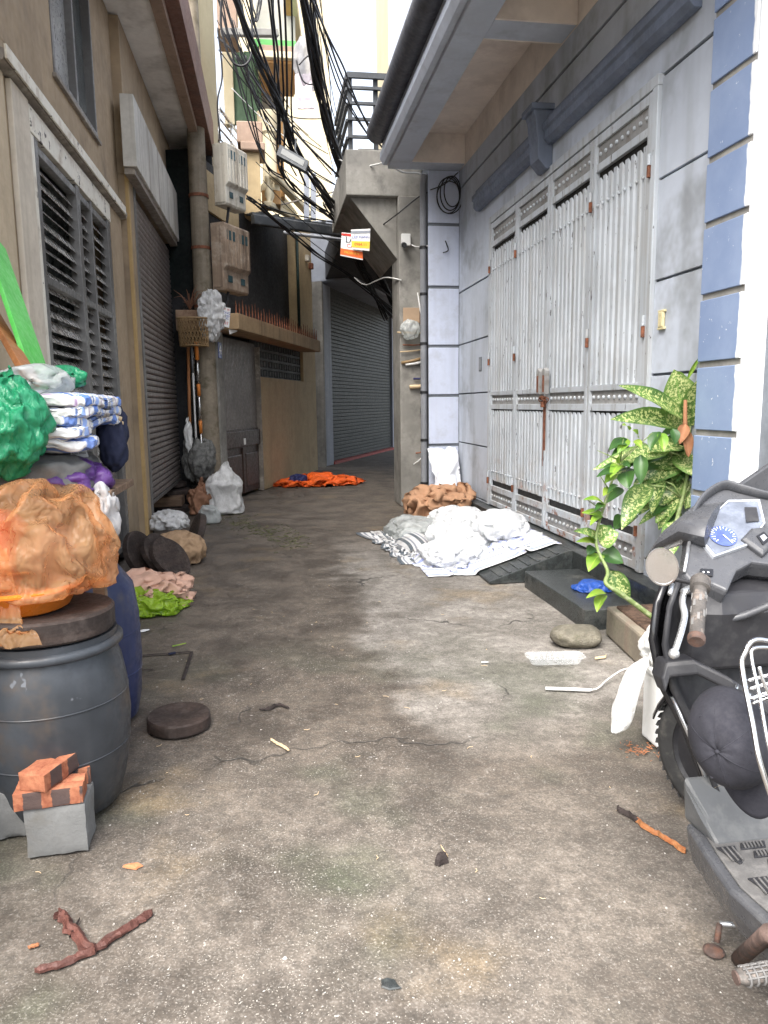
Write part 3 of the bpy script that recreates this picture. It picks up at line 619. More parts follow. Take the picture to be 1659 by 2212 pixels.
yb('pilaster', 528, 560, 322, 462, 13.0, .5, M_oldy); yb('capital', 520, 572, 306, 323, 12.9, .7, M_tan2, .02); yb('capital', 512, 566, 262, 307, 12.95, .6, M_tan2, .02)
for x0, x1 in ((502, 531), (533, 562)): yb('shutter_door', x0, x1, 112, 268, 14.6, .08, M_grsh)
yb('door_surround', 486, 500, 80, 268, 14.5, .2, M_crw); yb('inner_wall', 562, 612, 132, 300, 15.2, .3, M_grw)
pc = PY(585, 430, 14.0); zc0, zc1 = PY(585, 415, 14.0).z, PY(585, 245, 14.0).z; H_ = zc1-zc0
MB().lathe([(.17, 0), (.17, .1), (.125, .16), (.115, H_*.72), (.15, H_*.75), (.15, H_*.8), (.19, H_*.9), (.2, H_)], (pc.x, 14.0, zc0), 20).build('column', M_crw, hu, smooth=True, autos=40)
yb('column_strip', 600, 611, 262, 425, 14.6, .3, M_orange); yb('column_base', 566, 606, 412, 440, 13.8, .5, M_orange)
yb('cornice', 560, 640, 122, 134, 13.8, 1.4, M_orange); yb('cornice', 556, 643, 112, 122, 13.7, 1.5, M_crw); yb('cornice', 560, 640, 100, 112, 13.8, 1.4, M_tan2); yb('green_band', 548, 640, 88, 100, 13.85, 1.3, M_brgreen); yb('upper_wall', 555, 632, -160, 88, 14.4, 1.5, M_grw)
yb('upper_beam', 470, 505, -120, 62, 13.2, .8, M_tan2); 
for k in range(2):
    a, b = PY(612+14*k, -60, 13.6), PY(652+8*k, 200, 16.5); MB().beam(a, b, .12, .16).build('slanted_beam', M_orange if k == 0 else M_crw, hu, bevel=.01)
tc = (PY(592, 400, 13.4)-P4).dot(D4)
r0, r1, s0_, s1_ = PY(590, 378, 13.4), PY(666, 462, 17.0), PY(578, 440, 13.4), PY(640, 474, 17.0)
MB().beam(r0, r1, .14, .09).build('handrail', M_crw, hu, bevel=.02); MB().beam(s0_, s1_, .14, .09).build('bottom_rail', M_crw, hu, bevel=.02)
for i in range(16):
    t = (i+.5)/16; q0, q1 = s0_.lerp(r0, 0).lerp(s1_, t), r0.lerp(r1, t); q1 = Vector((q0.x+(q1.x-q0.x)*.3, q0.y, q1.z)); L_ = (q1.z-q0.z)
    MB().lathe([(.045, 0), (.055, L_*.08), (.03, L_*.14), (.07, L_*.36), (.06, L_*.48), (.03, L_*.72), (.055, L_*.85), (.045, L_)], q0, 9).build('baluster', M_crw, hu, smooth=True)
tw = thing('tall_cream_building', (1.5, 22, 0), 'tall plain cream building rising behind the cables', 'building')
a_, b_ = PY(520, 300, 27), PY(715, 300, 27)
box('wall', (a_.x, 27, 0), (b_.x, 30, 24), M_crw, tw)

# tin awning edge
ta_ = thing('tin_awning', w4(2.5, .2, 4.8), 'dark tin awning over the old yellow house', 'awning')
e0, e1 = PY(545, 462, 12.6), PY(830, 505, 14.6); e2 = e0+Vector((-.3, 1.4, .25)); e3 = e1+Vector((.2, 1.6, .3))
M_tin = mat('dark_tin', (.075, .08, .085), .45, .6, var=.2, dirt=((.2, .19, .17), .4, 5))
MB().hexa([e0, e1, e3, e2, e0+Vector((0, 0, .03)), e1+Vector((0, 0, .03)), e3+Vector((0, 0, .03)), e2+Vector((0, 0, .03))]).build('sheet', M_tin, ta_)
MB().beam(e0+Vector((0, -.02, -.09)), e1+Vector((0, -.02, -.09)), .1, .16).build('gutter', M_tin, ta_, bevel=.02)
MB().tube([e0+Vector((.5, -.1, -.3)), e1+Vector((-.1, -.1, -.22))], .03, 8).build('pipe', M_pvc, ta_, smooth=True)
for k in range(9):
    q = e0.lerp(e1, (k+.5)/9); q2 = e2.lerp(e3, (k+.5)/9); MB().beam(q+Vector((0, 0, .045)), q2+Vector((0, 0, .045)), .06, .03).build('rib', M_tin, ta_)
# grey uprights and rods above the awning
sf = thing('scaffold_rods', PY(665, 470, 14.0), 'thin grey steel uprights and rods above the tin awning', 'frame')
for x, y0 in ((662, 358), (677, 375)):
    a, b = PY(x, 475, 14.0), PY(x, y0, 14.0); MB().beam(a, b, .09, .09, up=(0, 1, 0)).build('upright', M_bgrey, sf)
for x, y0 in ((728, 405), (737, 412), (748, 404)):
    a, b = PY(x, 480, 14.2), PY(x, y0, 14.2); MB().beam(a, b, .05, .05, up=(0, 1, 0)).build('upright', M_bgrey, sf)
MB().tube([PY(575, 450, 14), PY(760, 405, 14.2)], .015, 6).build('rod', M_lead, sf)
# next building beyond, at the upper right
nb = thing('far_narrow_house', PY(856, 100, 13.5), 'narrow cream and grey house edge seen above the landing railing', 'house')
a, b, c_ = PY(847, 0, 14), PY(858, 0, 14), PY(880, 0, 14)
box('wall', (a.x, 14, 5.2), (b.x, 16, 12), M_crw, nb); box('wall', (b.x+.002, 13.95, 5.2), (c_.x+.4, 16, 12), M_softfr, nb)
# ================================================================== soft things: a small position-based cloth solver
def _topo(F):
    e = {}
    for f in F:
        for i in range(3):
            a, b, c = f[i], f[(i+1) % 3], f[(i+2) % 3]; e.setdefault((min(a, b), max(a, b)), []).append(c)
    E = np.array(list(e.keys())); B = np.array([v for v in e.values() if len(v) == 2]); return E, B
def pbd(V, F, grow=1.1, iters=90, col=(), g=-.0009, bend=.25, jit=.004, damp=.9, fix=None, fric=.6, sub=3, shrink=.97, press=0.):
    X = np.array(V, float); E, B = _topo(F); n = len(X)
    L = np.linalg.norm(X[E[:, 0]]-X[E[:, 1]], axis=1)*grow; LB = np.linalg.norm(X[B[:, 0]]-X[B[:, 1]], axis=1)*grow*shrink
    ce = np.bincount(E.ravel(), minlength=n)+.01; cb = np.bincount(B.ravel(), minlength=n)+.01
    X = X+rng.normal(0, jit, X.shape); O = X.copy(); X0 = X.copy(); Fa = np.array(F)
    def proj(P, Lr, cnt, k):
        d = X[P[:, 1]]-X[P[:, 0]]; l = np.linalg.norm(d, axis=1)+1e-9; q = d*((l-Lr)/l*.5*k)[:, None]
        for a in range(3):
            X[:, a] += (np.bincount(P[:, 0], q[:, a], n)-np.bincount(P[:, 1], q[:, a], n))/cnt*1.8
    for it in range(iters):
        v = (X-O)*damp; O = X.copy(); X = X+v; X[:, 2] += g
        if press:
            nn = np.cross(X[Fa[:, 1]]-X[Fa[:, 0]], X[Fa[:, 2]]-X[Fa[:, 0]])
            for j in range(3):
                for a in range(3): X[:, a] += np.bincount(Fa[:, j], nn[:, a], n)*press
        for s in range(sub):
            proj(E, L, ce, 1.); proj(B, LB, cb, bend)
            for c in col: c(X, O)
            if fix is not None: X[fix] = X0[fix]
    return X
def cEll(c, r):
    c = np.array(c, float); r = np.array(r, float)
    def f(X, O):
        q = (X-c)/r; l = np.linalg.norm(q, axis=1); m_ = l < 1
        if m_.any():
            P = c+q[m_]/np.maximum(l[m_], .05)[:, None]*r; O[m_] += (P-X[m_])*1.0*.5; X[m_] = P; O[m_] = O[m_]*.4+X[m_]*.6
    return f
def cBox(a, b):
    a = np.array(a, float); b = np.array(b, float)
    def f(X, O):
        m_ = ((X > a) & (X < b)).all(1)
        if m_.any():
            P = X[m_]; d = np.concatenate([P-a, b-P], 1); d[:, 2] = 9; k = d.argmin(1)
            for i in range(6):
                s_ = k == i
                if s_.any(): P[s_, i % 3] = a[i] if i < 3 else b[i-3]
            X[m_] = P; O[m_] = O[m_]*.4+X[m_]*.6
    return f
def cFloor(h):
    def f(X, O):
        z = h(X) if callable(h) else h; m_ = X[:, 2] < z
        if m_.any():
            X[m_, 2] = (z if np.isscalar(z) else z[m_]); O[m_] = O[m_]*.3+X[m_]*.7
    return f
def cPlane(p, nv):
    p = np.array(p, float); nv = np.array(nv, float); nv /= np.linalg.norm(nv)
    def f(X, O):
        d = (X-p)@nv; m_ = d < 0
        if m_.any(): X[m_] -= d[m_, None]*nv; O[m_] = O[m_]*.4+X[m_]*.6
    return f
def ico(sub=5):
    bm = bmesh.new(); bmesh.ops.create_icosphere(bm, subdivisions=sub, radius=1); bm.verts.ensure_lookup_table()
    V = np.array([v.co[:] for v in bm.verts]); F = [tuple(v.index for v in f.verts) for f in bm.faces]; bm.free(); return V, F
def bagmesh(c, r, grow=1.15, sup=2.0, sub=5, rot=0, tuft=None, crump=.12, **kw):
    kw.setdefault('g', -.0003); kw['g'] *= .35 if kw['g'] < -.0002 else 1; kw['iters'] = min(kw.get('iters', 40), 45)
    V, F = ico(sub)
    if sup != 2: V = np.sign(V)*np.abs(V)**(2/sup); 
    if tuft:                                   # gather the neck of the bag towards one direction
        d = np.array(tuft[0], float); d /= np.linalg.norm(d); a = V@d; k = np.clip((a-.62)/.38, 0, 1)[:, None]
        V = V*(1-k*.72)+d*(a[:, None]*k*.72)+d*k**1.5*tuft[1]
    if crump:                                  # seed folds: ridged displacement of the starting shape
        sd = rng.uniform(0, 50, 3)
        D = np.array([sum(a*(1-2.6*abs(mnoise.noise((p[0]*f_+sd[0], p[1]*f_+sd[1], p[2]*f_*.5+sd[2])))) for a, f_ in ((1, 1.6), (.6, 3.3), (.35, 6.5))) for p in V])
        V = V*(1+crump*D[:, None]); D2 = np.array([mnoise.noise_vector(Vector(p)*3+Vector(sd)) for p in V]); V = V+D2*crump*.5
    V = V*np.array(r)
    if rot: cs_, sn = math.cos(rot), math.sin(rot); V = V@np.array([[cs_, sn, 0], [-sn, cs_, 0], [0, 0, 1]])
    return pbd(V+np.array(c), F, grow, **kw), F
def sheetmesh(o, ux, uy, nx, ny, grow=1.05, wav=.02, **kw):
    o, ux, uy = [np.array(a, float) for a in (o, ux, uy)]; nv = np.cross(ux, uy); nv /= np.linalg.norm(nv)
    V = [o+ux*i/nx+uy*j/ny+nv*wav*mnoise.noise((i/nx*4, j/ny*4, o[0])) for j in range(ny+1) for i in range(nx+1)]
    F = []
    for j in range(ny):
        for i in range(nx):
            a = j*(nx+1)+i; b = a+1; c = b+nx+1; d = a+nx+1
            F += [(a, b, c), (a, c, d)] if (i+j) % 2 else [(a, b, d), (b, c, d)]
    uv = [(i/nx, j/ny) for j in range(ny+1) for i in range(nx+1)]
    return pbd(V, F, grow, **kw), F, uv
def soft(name, X, F, mt, parent=None, uv=None, thick=.004, sub=0):
    b = MB(); b.v = [tuple(p) for p in X]; b.f = list(F); b.mi = [0]*len(F); b.uv = uv
    return b.build(name, mt, parent, smooth=True, thick=thick, sub=sub)
def plastic(name, col, thin=.35, rough=.28, trans=.4, var=.15, bumpk=.25):
    """thin film: part see-through, part glowing through, glossy creases"""
    n = NT(name); f = n.noise(7, 3, .7)
    c = n.mix(n.ramp(f, .3, .7), mul(col, 1-var), mul(col, 1+var)); n.fin(c, rough, 0, .6)
    def rid(sc_, d): return n.math('ABSOLUTE', n.math('SUBTRACT', n.noise(sc_, 2, .5, n.mp((1, 1, .45)), d), .5))
    bp_ = n.bump(n.math('ADD', rid(9, 1.2), n.math('MULTIPLY', rid(26, .8), .6)), min(1, bumpk*2.2), .035)
    tl = n.new('ShaderNodeBsdfTranslucent'); n.L(c, tl.inputs[0]); tp = n.new('ShaderNodeBsdfTransparent'); n.L(n.mix(.5, c, (1, 1, 1)), tp.inputs[0])
    m1 = n.new('ShaderNodeMixShader'); n.L(trans, m1.inputs[0]); n.L(n.b.outputs[0], m1.inputs[1]); n.L(tl.outputs[0], m1.inputs[2])
    if thin < .16: n.L(m1.outputs[0], n.out.inputs[0]); return n.m
    m2 = n.new('ShaderNodeMixShader'); n.L(thin, m2.inputs[0]); n.L(m1.outputs[0], m2.inputs[1]); n.L(tp.outputs[0], m2.inputs[2]); n.L(m2.outputs[0], n.out.inputs[0])
    return n.m
def stripes(name, bands, reps, axis=0, base=(.72, .73, .74), dirt=(.3, .28, .25), grid=None):
    """woven tarpaulin with coloured stripes along one edge direction"""
    n = NT(name); uv = n.new('ShaderNodeTexCoord').outputs['UV']; s = n.sep(uv)
    t = n.math('FRACT', n.math('MULTIPLY', s[axis], reps)); c = base
    for a, b, cl in bands:
        m_ = n.math('MULTIPLY', n.ramp(t, a-.01, a+.01), n.ramp(t, b+.01, b-.01)); c = n.mix(m_, c, cl)
    c = n.mix(n.ramp(n.noise(5, 4, .7), .45, .75, 0, .6), c, dirt)
    wv = n.new('ShaderNodeTexWave'); n.L(uv, wv.inputs[0]); n.L(grid or 120, wv.inputs[1])
    n.bump(n.math('ADD', wv.outputs[1], n.noise(60, 2)), .15, .003); return n.fin(c, .6, 0, .3)
M_wood = mat('chopping_block_wood', (.046, .031, .025), .75, var=.35, vs=6, grain=((3, 3, 30), 1, (.02, .014, .012)), dirt=((.10, .08, .07), .4, 14), bump=.5, bs=50)
M_wood2 = mat('wet_dark_wood', (.115, .075, .052), .7, var=.3, vs=8, grain=((25, 4, 25), 1, (.05, .03, .022)), bump=.4, bs=60)
def board(name, c, r, h, nv, label, group=None, crack=False):
    """round chopping block, a slightly uneven disc"""
    nv = V3(nv).normalized(); q = nv.to_track_quat('Z', 'Y'); n = 40; b = MB(); ph = random.uniform(0, 6)
    rr = [r*(1+.012*math.sin(2*a+ph)+.008*math.sin(5*a+ph*2)+random.uniform(-.003, .003)) for a in [2*math.pi*j/n for j in range(n)]]
    rings = [(0.02, -h/2), (.96, -h/2), (1, -h/2+.008), (1, h/2-.008), (.96, h/2), (.5, h/2-.004), (.25, h/2-.009), (.02, h/2-.010)]
    b.loft([[V3(c)+q @ Vector((rr[j]*k*math.cos(2*math.pi*j/n), rr[j]*k*math.sin(2*math.pi*j/n), z)) for j in range(n)] for k, z in rings])
    o = b.build(name, M_wood, smooth=True, autos=35); tag(o, label, 'chopping block', group); return o

# ------------------------------------------------------------------ drums at the left
def drum(name, c, prof, mt, rim, label):
    t = thing(name, c, label, 'barrel'); MB().lathe(prof, c, 48).build('body', mt, t, smooth=True, autos=50)
    for zr in (.24, .43): rr = np.interp(zr, [q[1] for q in prof], [q[0] for q in prof]); MB().lathe([(rr-.002, zr-.004), (rr+.0022, zr-.002), (rr+.0022, zr+.002), (rr-.002, zr+.004)], c, 48, closed=False).build('seam', mt, t, smooth=True)
    if rim: MB().lathe(rim, c, 48, closed=False).build('rim', mt, t, smooth=True, autos=50)
    return t
M_drum = mat('worn_grey_drum', (.038, .043, .05), .42, var=.3, vs=3, dirt=((.075, .058, .045), .8, 4), streak=((.10, .10, .10), .35, 6), chip=((.12, .13, .145), .68, 9), bump=.1, bs=25)
M_drumb = mat('worn_blue_drum', (.02, .03, .085), .4, var=.25, vs=3, dirt=((.09, .08, .075), .7, 4), streak=((.12, .12, .13), .4, 6), bump=.1, bs=25)
BC = Vector((-.82, 2.72, 0)); BH = .665
d1 = drum('plastic_drum', BC, [(.05, .004), (.19, .004), (.215, .02), (.238, .10), (.258, .22), (.268, .34), (.262, .45), (.246, .55), (.225, .61), (.222, .62), (.05, .62)], M_drum, [(.215, .605), (.248, .605), (.256, .612), (.256, .628), (.248, .636), (.236, .638), (.236, .66), (.21, .66)], 'worn dark grey plastic drum with a wooden block for a lid')
board('chopping_block', BC+Vector((-.01, -.005, BH+.042)), .247, .082, (0.01, .02, 1), 'large round wooden block lying as a lid on the grey drum')
d2 = drum('plastic_drum', Vector((-.90, 3.48, 0)), [(.05, .004), (.2, .004), (.23, .02), (.25, .12), (.262, .3), (.258, .5), (.24, .64), (.17, .74), (.12, .78), (.12, .80), (.02, .80)], M_drumb, [(.115, .775), (.15, .775), (.155, .79), (.155, .83), (.145, .845), (.05, .845)], 'dirty blue plastic drum standing behind the grey one')
# orange basin
M_orb = mat('orange_plastic', (.72, .20, .025), .35, var=.08, dirt=((.35, .15, .05), .3, 10))
bs_ = MB().lathe([(.02, .0), (.14, .0), (.16, .01), (.195, .075), (.21, .08), (.212, .088), (.19, .092), (.15, .015), (.02, .012)], BC+Vector((-.075, -.01, BH+.084)), 40, closed=False).build('plastic_basin', M_orb, smooth=True, autos=50)
tag(bs_, 'orange plastic basin on the wooden block under the orange bag', 'basin')
# orange see-through bag
M_obag = plastic('orange_bag_film', (.95, .55, .28), .66, .12, .5, bumpk=.55); zb_ = BH+.084+.03
oc = BC+Vector((-.03, .03, zb_+.20))
X, F = bagmesh(oc, (.23, .22, .215), 1.24, rot=.3, iters=80, col=(cEll(oc+Vector((.06, -.02, -.04)), (.14, .14, .145)), cEll(oc+Vector((-.11, .02, -.0)), (.11, .15, .17)), cFloor(zb_+.03)), bend=.1, jit=.006, crump=.085)
og = thing('plastic_bag', oc-Vector((0, 0, .2)), 'big crumpled see-through orange bag piled on the basin', 'plastic bag'); soft('film', X, F, M_obag, og, thick=0)
X, F, uv = sheetmesh(oc+Vector((-.17, -.19, .04)), (.15, -.015, -.02), (.09, -.07, -.28), 18, 30, 1.22, iters=50, g=-.0003, bend=.1, jit=.006, col=(cEll(BC+Vector((0, 0, BH+.03)), (.28, .28, .09)),), fix=np.arange(19))
soft('film_tail', X, F, M_obag, og, thick=0)
M_inb = mat('red_bag_content', (.42, .06, .025), .5, var=.3, dirt=((.55, .25, .1), .6, 8)); M_inb2 = mat('grey_content', (.16, .12, .11), .6, var=.4, dirt=((.35, .25, .2), .6, 9))
MB().ball(oc+Vector((-.11, .02, -.03)), (.10, .14, .15), 16, 10).build('contents', M_inb, og, smooth=True); MB().ball(oc+Vector((.07, -.02, -.05)), (.125, .125, .12), 16, 10).build('contents', M_inb2, og, smooth=True)
# shelf behind the drums that carries the pile of sacks
M_plank = mat('old_plank', (.20, .13, .08), .8, var=.2, grain=((4, 30, 30), 1, (.1, .06, .04)))
rk = thing('wooden_stand', (-1.16, 3.05, 0), 'old plank stand behind the grey drum under the striped sacks', 'stand')
box('shelf_board', (-1.395, 2.96, 1.10), (-.62, 3.45, 1.13), M_plank, rk); box('shelf_bearer', (-1.395, 3.0, 1.06), (-.66, 3.05, 1.099), M_plank, rk)
for x, y in ((-1.37, 3.0), (-1.37, 3.40), (-.70, 3.03)): MB().beam((x, y, 0), (x, y, 1.099), .045, .045, up=(0, 1, 0)).build('leg', M_plank, rk)
M_purp = plastic('purple_bag_film', (.13, .05, .24), .12, .35, .3); M_dkcl = mat('dark_woven_sack', (.11, .11, .105), .7, var=.3, dirt=((.2, .19, .17), .5, 12))
pc_ = G(125, 1010, 1.22); pc_ = Vector((-.80, 3.04, 1.20))
X, F = bagmesh(pc_, (.13, .12, .07), 1.3, iters=60, sub=4, col=(cEll(pc_, (.1, .09, .05)), cFloor(1.132)), bend=.1, jit=.008); tag(soft('plastic_bag', X, F, M_purp, thick=0), 'crumpled purple bag tucked under the striped sacks', 'plastic bag')
X, F = bagmesh((-1.02, 3.10, 1.215), (.26, .22, .085), 1.15, iters=60, sub=4, sup=3, col=(cEll((-1.02, 3.10, 1.215), (.2, .19, .06)), cFloor(1.132)), bend=.3); tag(soft('folded_sack', X, F, M_dkcl, thick=0), 'dark folded sack at the bottom of the sack pile', 'sack')
# folded striped tarpaulins
M_str = stripes('blue_white_tarpaulin', ((.08, .36, (.12, .22, .55)), (.48, .52, (.1, .16, .35)), (.60, .74, (.30, .42, .75)), (.86, .90, (.35, .25, .4))), 3, axis=1, base=(.68, .68, .67))
def folded(c, r, rot, n_, dz, label, seed):
    """a tarp folded into a thick flat stack of soft layers"""
    t = thing('folded_tarpaulin', c, label, 'tarpaulin'); V0, F = ico(5)
    for k in range(n_):
        V = np.sign(V0)*np.abs(V0)**(2/5.0); cc_ = V3(c)+Vector((.012*math.sin(k*2+seed), .012*math.cos(k*3+seed), dz*k)); V = V*np.array((r[0]*(1-.04*(k % 2)), r[1], r[2]))
        V[:, 2] += .014*np.array([mnoise.noise((p[0]*7+seed, p[1]*7, k*1.3)) for p in V]); uv = V[:, :2]/np.array((r[0]*2, r[1]*2))+.5+.13*k
        a_ = rot+.07*math.sin(k*1.9+seed); cs_, sn = math.cos(a_), math.sin(a_); V = V@np.array([[cs_, sn, 0], [-sn, cs_, 0], [0, 0, 1]])
        X = pbd(V+np.array(cc_), F, 1.06, iters=18, g=0, bend=.2, jit=.002); soft('fold', X, F, M_str, t, uv=uv, thick=0)
    return t
folded((-.92, 3.06, 1.315), (.22, .22, .026), .25, 2, .040, 'soiled striped sack folded flat under the other striped sack', 1)
folded((-.80, 3.10, 1.40), (.165, .20, .024), -.25, 3, .036, 'blue and white striped sack folded on top of the pile', 5)
X, F, uv = sheetmesh((-1.06, 2.90, 1.54), (.30, .10, .02), (-.02, .34, .01), 30, 26, 1.12, iters=45, col=(cEll((-.86, 3.10, 1.42), (.17, .24, .10)), cFloor(1.33)), g=-.0016, bend=.2, jit=.005)
tag(soft('striped_sack', X, F, M_str, uv=uv, thick=.004), 'loose striped sack flap drooping over the folded sacks', 'sack')
# green bag and clear bag on top
M_gbag = plastic('green_bag_film', (.03, .32, .15), .10, .3, .35, bumpk=.35); M_clear = plastic('clear_bag_film', (.72, .75, .74), .5, .15, .3)
gc = Vector((-.93, 2.80, 1.43))
X, F = bagmesh(gc, (.13, .13, .16), 1.25, iters=70, rot=.4, tuft=((.2, .2, 1), .25), col=(cEll(gc, (.10, .10, .12)), ), bend=.12, jit=.006, crump=.08); tag(soft('plastic_bag', X, F, M_gbag, thick=0), 'shiny green bag slumped beside the striped sacks', 'plastic bag')
cc = Vector((-.88, 3.0, 1.55))
X, F = bagmesh(cc, (.11, .09, .045), 1.35, iters=50, sub=4, col=(cEll(cc, (.07, .06, .03)),), bend=.1, jit=.008, g=0); tag(soft('plastic_bag', X, F, M_clear, thick=0), 'clear crinkled bag resting on the striped sacks', 'plastic bag')
c2 = Vector((-.80, 3.12, 1.565))
X, F = bagmesh(c2, (.07, .05, .035), 1.35, iters=40, sub=4, col=(), bend=.1, jit=.006, g=0); tag(soft('plastic_bag', X, F, M_gbag, thick=0), 'small green bag end poking out behind the clear bag', 'plastic bag')
# bundle of rods in a dark cloth on the right of the pile
rd = thing('rod_bundle', (-.64, 3.2, 1.33), 'pale wooden rods wrapped in dark navy cloth beside the sacks', 'rods'); M_palew = mat('pale_wood', (.55, .42, .26), .7, var=.15); M_navy = mat('navy_cloth', (.012, .016, .04), .85, var=.3)
for k in range(3): MB().tube([(-.76-.01*k, 3.12+.02*k, 1.47-.012*k), (-.61, 3.2+.025*k, 1.40-.02*k)], .011, 8).build('rod', M_palew, rd, smooth=True)
X, F = bagmesh((-.655, 3.24, 1.36), (.05, .05, .11), 1.2, iters=40, sub=4, g=-.0003, bend=.15); soft('wrap', X, F, M_navy, rd, thick=0)
# green board and plank leaning on the wall
M_lime = mat('bright_green_board', (.10, .56, .09), .45, var=.15, vs=4, grain=((14, 14, 2), 1, (.20, .62, .18)), bump=.08); M_rawp = mat('orange_pine', (.45, .19, .07), .6, var=.2, grain=((25, 25, 2), 1, (.28, .11, .04)))
def lean(name, pa, pb, Xa, Xb, wid, th, mt, label, cat):
    a = PX(pa[0], pa[1], Xa); b = PX(pb[0], pb[1], Xb); d = (b-a).normalized(); sx = Vector((0, 1, 0)); sx = (sx-d*sx.dot(d)).normalized(); nz = d.cross(sx)
    b = b+d*.25; o = MB().obox((a+b)/2, sx*wid/2, d*(b-a).length/2, nz*th/2).build(name, mt, bevel=.003); return tag(o, label, cat)
lean('board', (-20, 505), (72, 775), -1.30, -1.02, .22, .02, M_lime, 'bright green painted board leaning against the pilaster', 'board')
lean('plank', (-25, 660), (42, 775), -1.33, -1.0, .08, .025, M_rawp, 'orange pine plank leaning beside the green board', 'plank')
# printed paper behind the orange bag
M_paper = mat('printed_paper', (.66, .67, .68), .8, var=.05); ppr = thing('printed_sheet', (-.74, 3.12, .9), 'white printed sheet standing behind the orange bag', 'paper')
a, b, c_, d_ = [PY(x, y, 3.12) for x, y in ((150, 962), (182, 960), (240, 1130), (175, 1130))]
MB().hexa([d_, c_, c_+Vector((0, .004, 0)), d_+Vector((0, .004, 0)), a, b, b+Vector((0, .004, 0)), a+Vector((0, .004, 0))]).build('sheet', M_paper, ppr)
for k, s_ in enumerate(('thu mua', 'cac loai', 'LH', 'phe lieu dong', 'nhom sat vu', '- Tu lanh -', 'may giat cu')):
    t = (k+.8)/8; l = a.lerp(d_, t); r_ = b.lerp(c_, t); text(s_, l.lerp(r_, .52)+Vector((0, -.003, 0)), r_-l, a-d_, .016, M_txtd, ppr)
M_fluff = plastic('white_fluff', (.7, .7, .7), .25, .5, .3); fc = PY(222, 1110, 2.98)
X, F = bagmesh(fc, (.05, .05, .09), 1.4, iters=40, sub=4, g=0, bend=.08, jit=.008, col=(cEll(fc, (.03, .03, .05)),)); tag(soft('plastic_wrap', X, F, M_fluff, thick=0), 'frayed white wrapping beside the orange bag', 'wrapping')

# ------------------------------------------------------------------ concrete block with bricks
M_blk = mat('concrete_block', (.17, .172, .168), .9, var=.15, vs=6, dirt=((.13, .12, .10), .6, 5), bump=.5, bs=60)
def brick_mat():
    n = NT('burnt_brick'); n.pos = n.new('ShaderNodeTexCoord').outputs['Object']; X, Y, Z = n.sep()
    c = n.mix(n.ramp(n.noise(22, 4, .7), .3, .7), (.24, .08, .045), (.40, .165, .09))
    e = n.math('ADD', X, n.math('MULTIPLY', n.math('SUBTRACT', n.noise(60, 3), .5), .012)); t = n.math('FRACT', n.math('MULTIPLY_ADD', e, 1/.085, .20))
    band = n.math('MULTIPLY', n.math('MULTIPLY', n.ramp(t, .30, .34), n.ramp(t, .99, .94)), n.ramp(n.math('ABSOLUTE', Y), .0455, .047))
    c = n.mix(n.math('MULTIPLY', band, .9), c, (.055, .05, .05)); n.bump(n.noise(90, 3, .7), .5, .004); return n.fin(c, .9, 0, .2)
M_brick = brick_mat()
def rough_box(name, c, h, rz, mt, amp, n=9, groove=False, seed=0.):
    """worn block: a finely divided box with chipped edges and uneven faces"""
    bm = bmesh.new(); bmesh.ops.create_cube(bm, size=2); bmesh.ops.subdivide_edges(bm, edges=bm.edges[:], cuts=n, use_grid_fill=True); b = MB(); bm.verts.ensure_lookup_table()
    for v in bm.verts:
        p = Vector((v.co.x*h[0], v.co.y*h[1], v.co.z*h[2])); e = sorted(h[i]-abs(p[i]) for i in range(3)); q = p*38+Vector((seed, seed*2, 0)); k = mnoise.noise(q)*amp+mnoise.noise(q*.3)*amp*1.2
        if e[1] < .004: k -= amp*(1.4+1.6*mnoise.noise(q*.7))
        d = Vector((p.x/h[0], p.y/h[1], p.z/h[2])); d = Vector([x if abs(x) > .98 else 0 for x in d]); p = p+(d.normalized()*k if d.length else Vector())
        if groove and abs(p.y) < .007 and v.co.z > .98: p.z -= .006
        b.v.append(tuple(p))
    b.f = [tuple(v.index for v in f.verts) for f in bm.faces]; b.mi = [0]*len(b.f); bm.free(); o = b.build(name, mt, smooth=True, autos=50); o.location = c; o.rotation_euler = (0, 0, rz); return o
tag(rough_box('concrete_block', (-.74, 2.445, .086), (.095, .075, .085), R(3), M_blk, .0022, seed=1), 'grey concrete block under the red bricks', 'block'); tag(rough_box('concrete_block', (-.915, 2.56, .083), (.06, .06, .083), R(9), M_blk, .0022, seed=5), 'second concrete block half hidden between wall and bricks', 'block')
def brick(c, rz, label, sd): return tag(rough_box('brick', c, (.105, .048, .03), rz, M_brick, .0013, groove=True, seed=sd), label, 'brick')
brick((-.755, 2.41, .203), R(6), 'red brick with burnt dark bands lying across the front of the block', 3); brick((-.765, 2.525, .203), R(14), 'red brick lying behind on the block', 9)
brick((-.755, 2.455, .265), R(68), 'topmost red brick turned end-on over the other two', 17)
# ================================================================== utility pole, meter boxes, cables
PY0 = 11.12
pt, pb = PY(447, 480, PY0), PY(456, 960, PY0); px_, pr0 = (pt.x+pb.x)/2-.055, .146
M_pole = mat('mossy_concrete_pole', (.26, .22, .165), .9, var=.2, vs=4, dirt=((.10, .085, .05), .8, 5), streak=((.12, .095, .06), .6, 8), bump=.4, bs=50)
pl = thing('utility_pole', (px_, PY0, 0), 'stained round concrete pole carrying the meter boxes', 'pole')
MB().lathe([(pr0, -.02), (pr0*.98, 1), (pr0*.86, 4), (pr0*.72, 8)], (px_, PY0, 0), 24).build('shaft', M_pole, pl, smooth=True, autos=50)
for z in (2.85, 3.65, 4.35): MB().lathe([(.125, -.02), (.137, -.02), (.137, .02), (.125, .02)], (px_, PY0, z), 20, closed=False).build('band', M_rust, pl)
for y in (70,): a, b = PY(478, y, PY0-.15), PY(600, y+2, PY0+.1); MB().beam(a, b, .09, .09).build('cross_arm', M_conc, pl, bevel=.01)
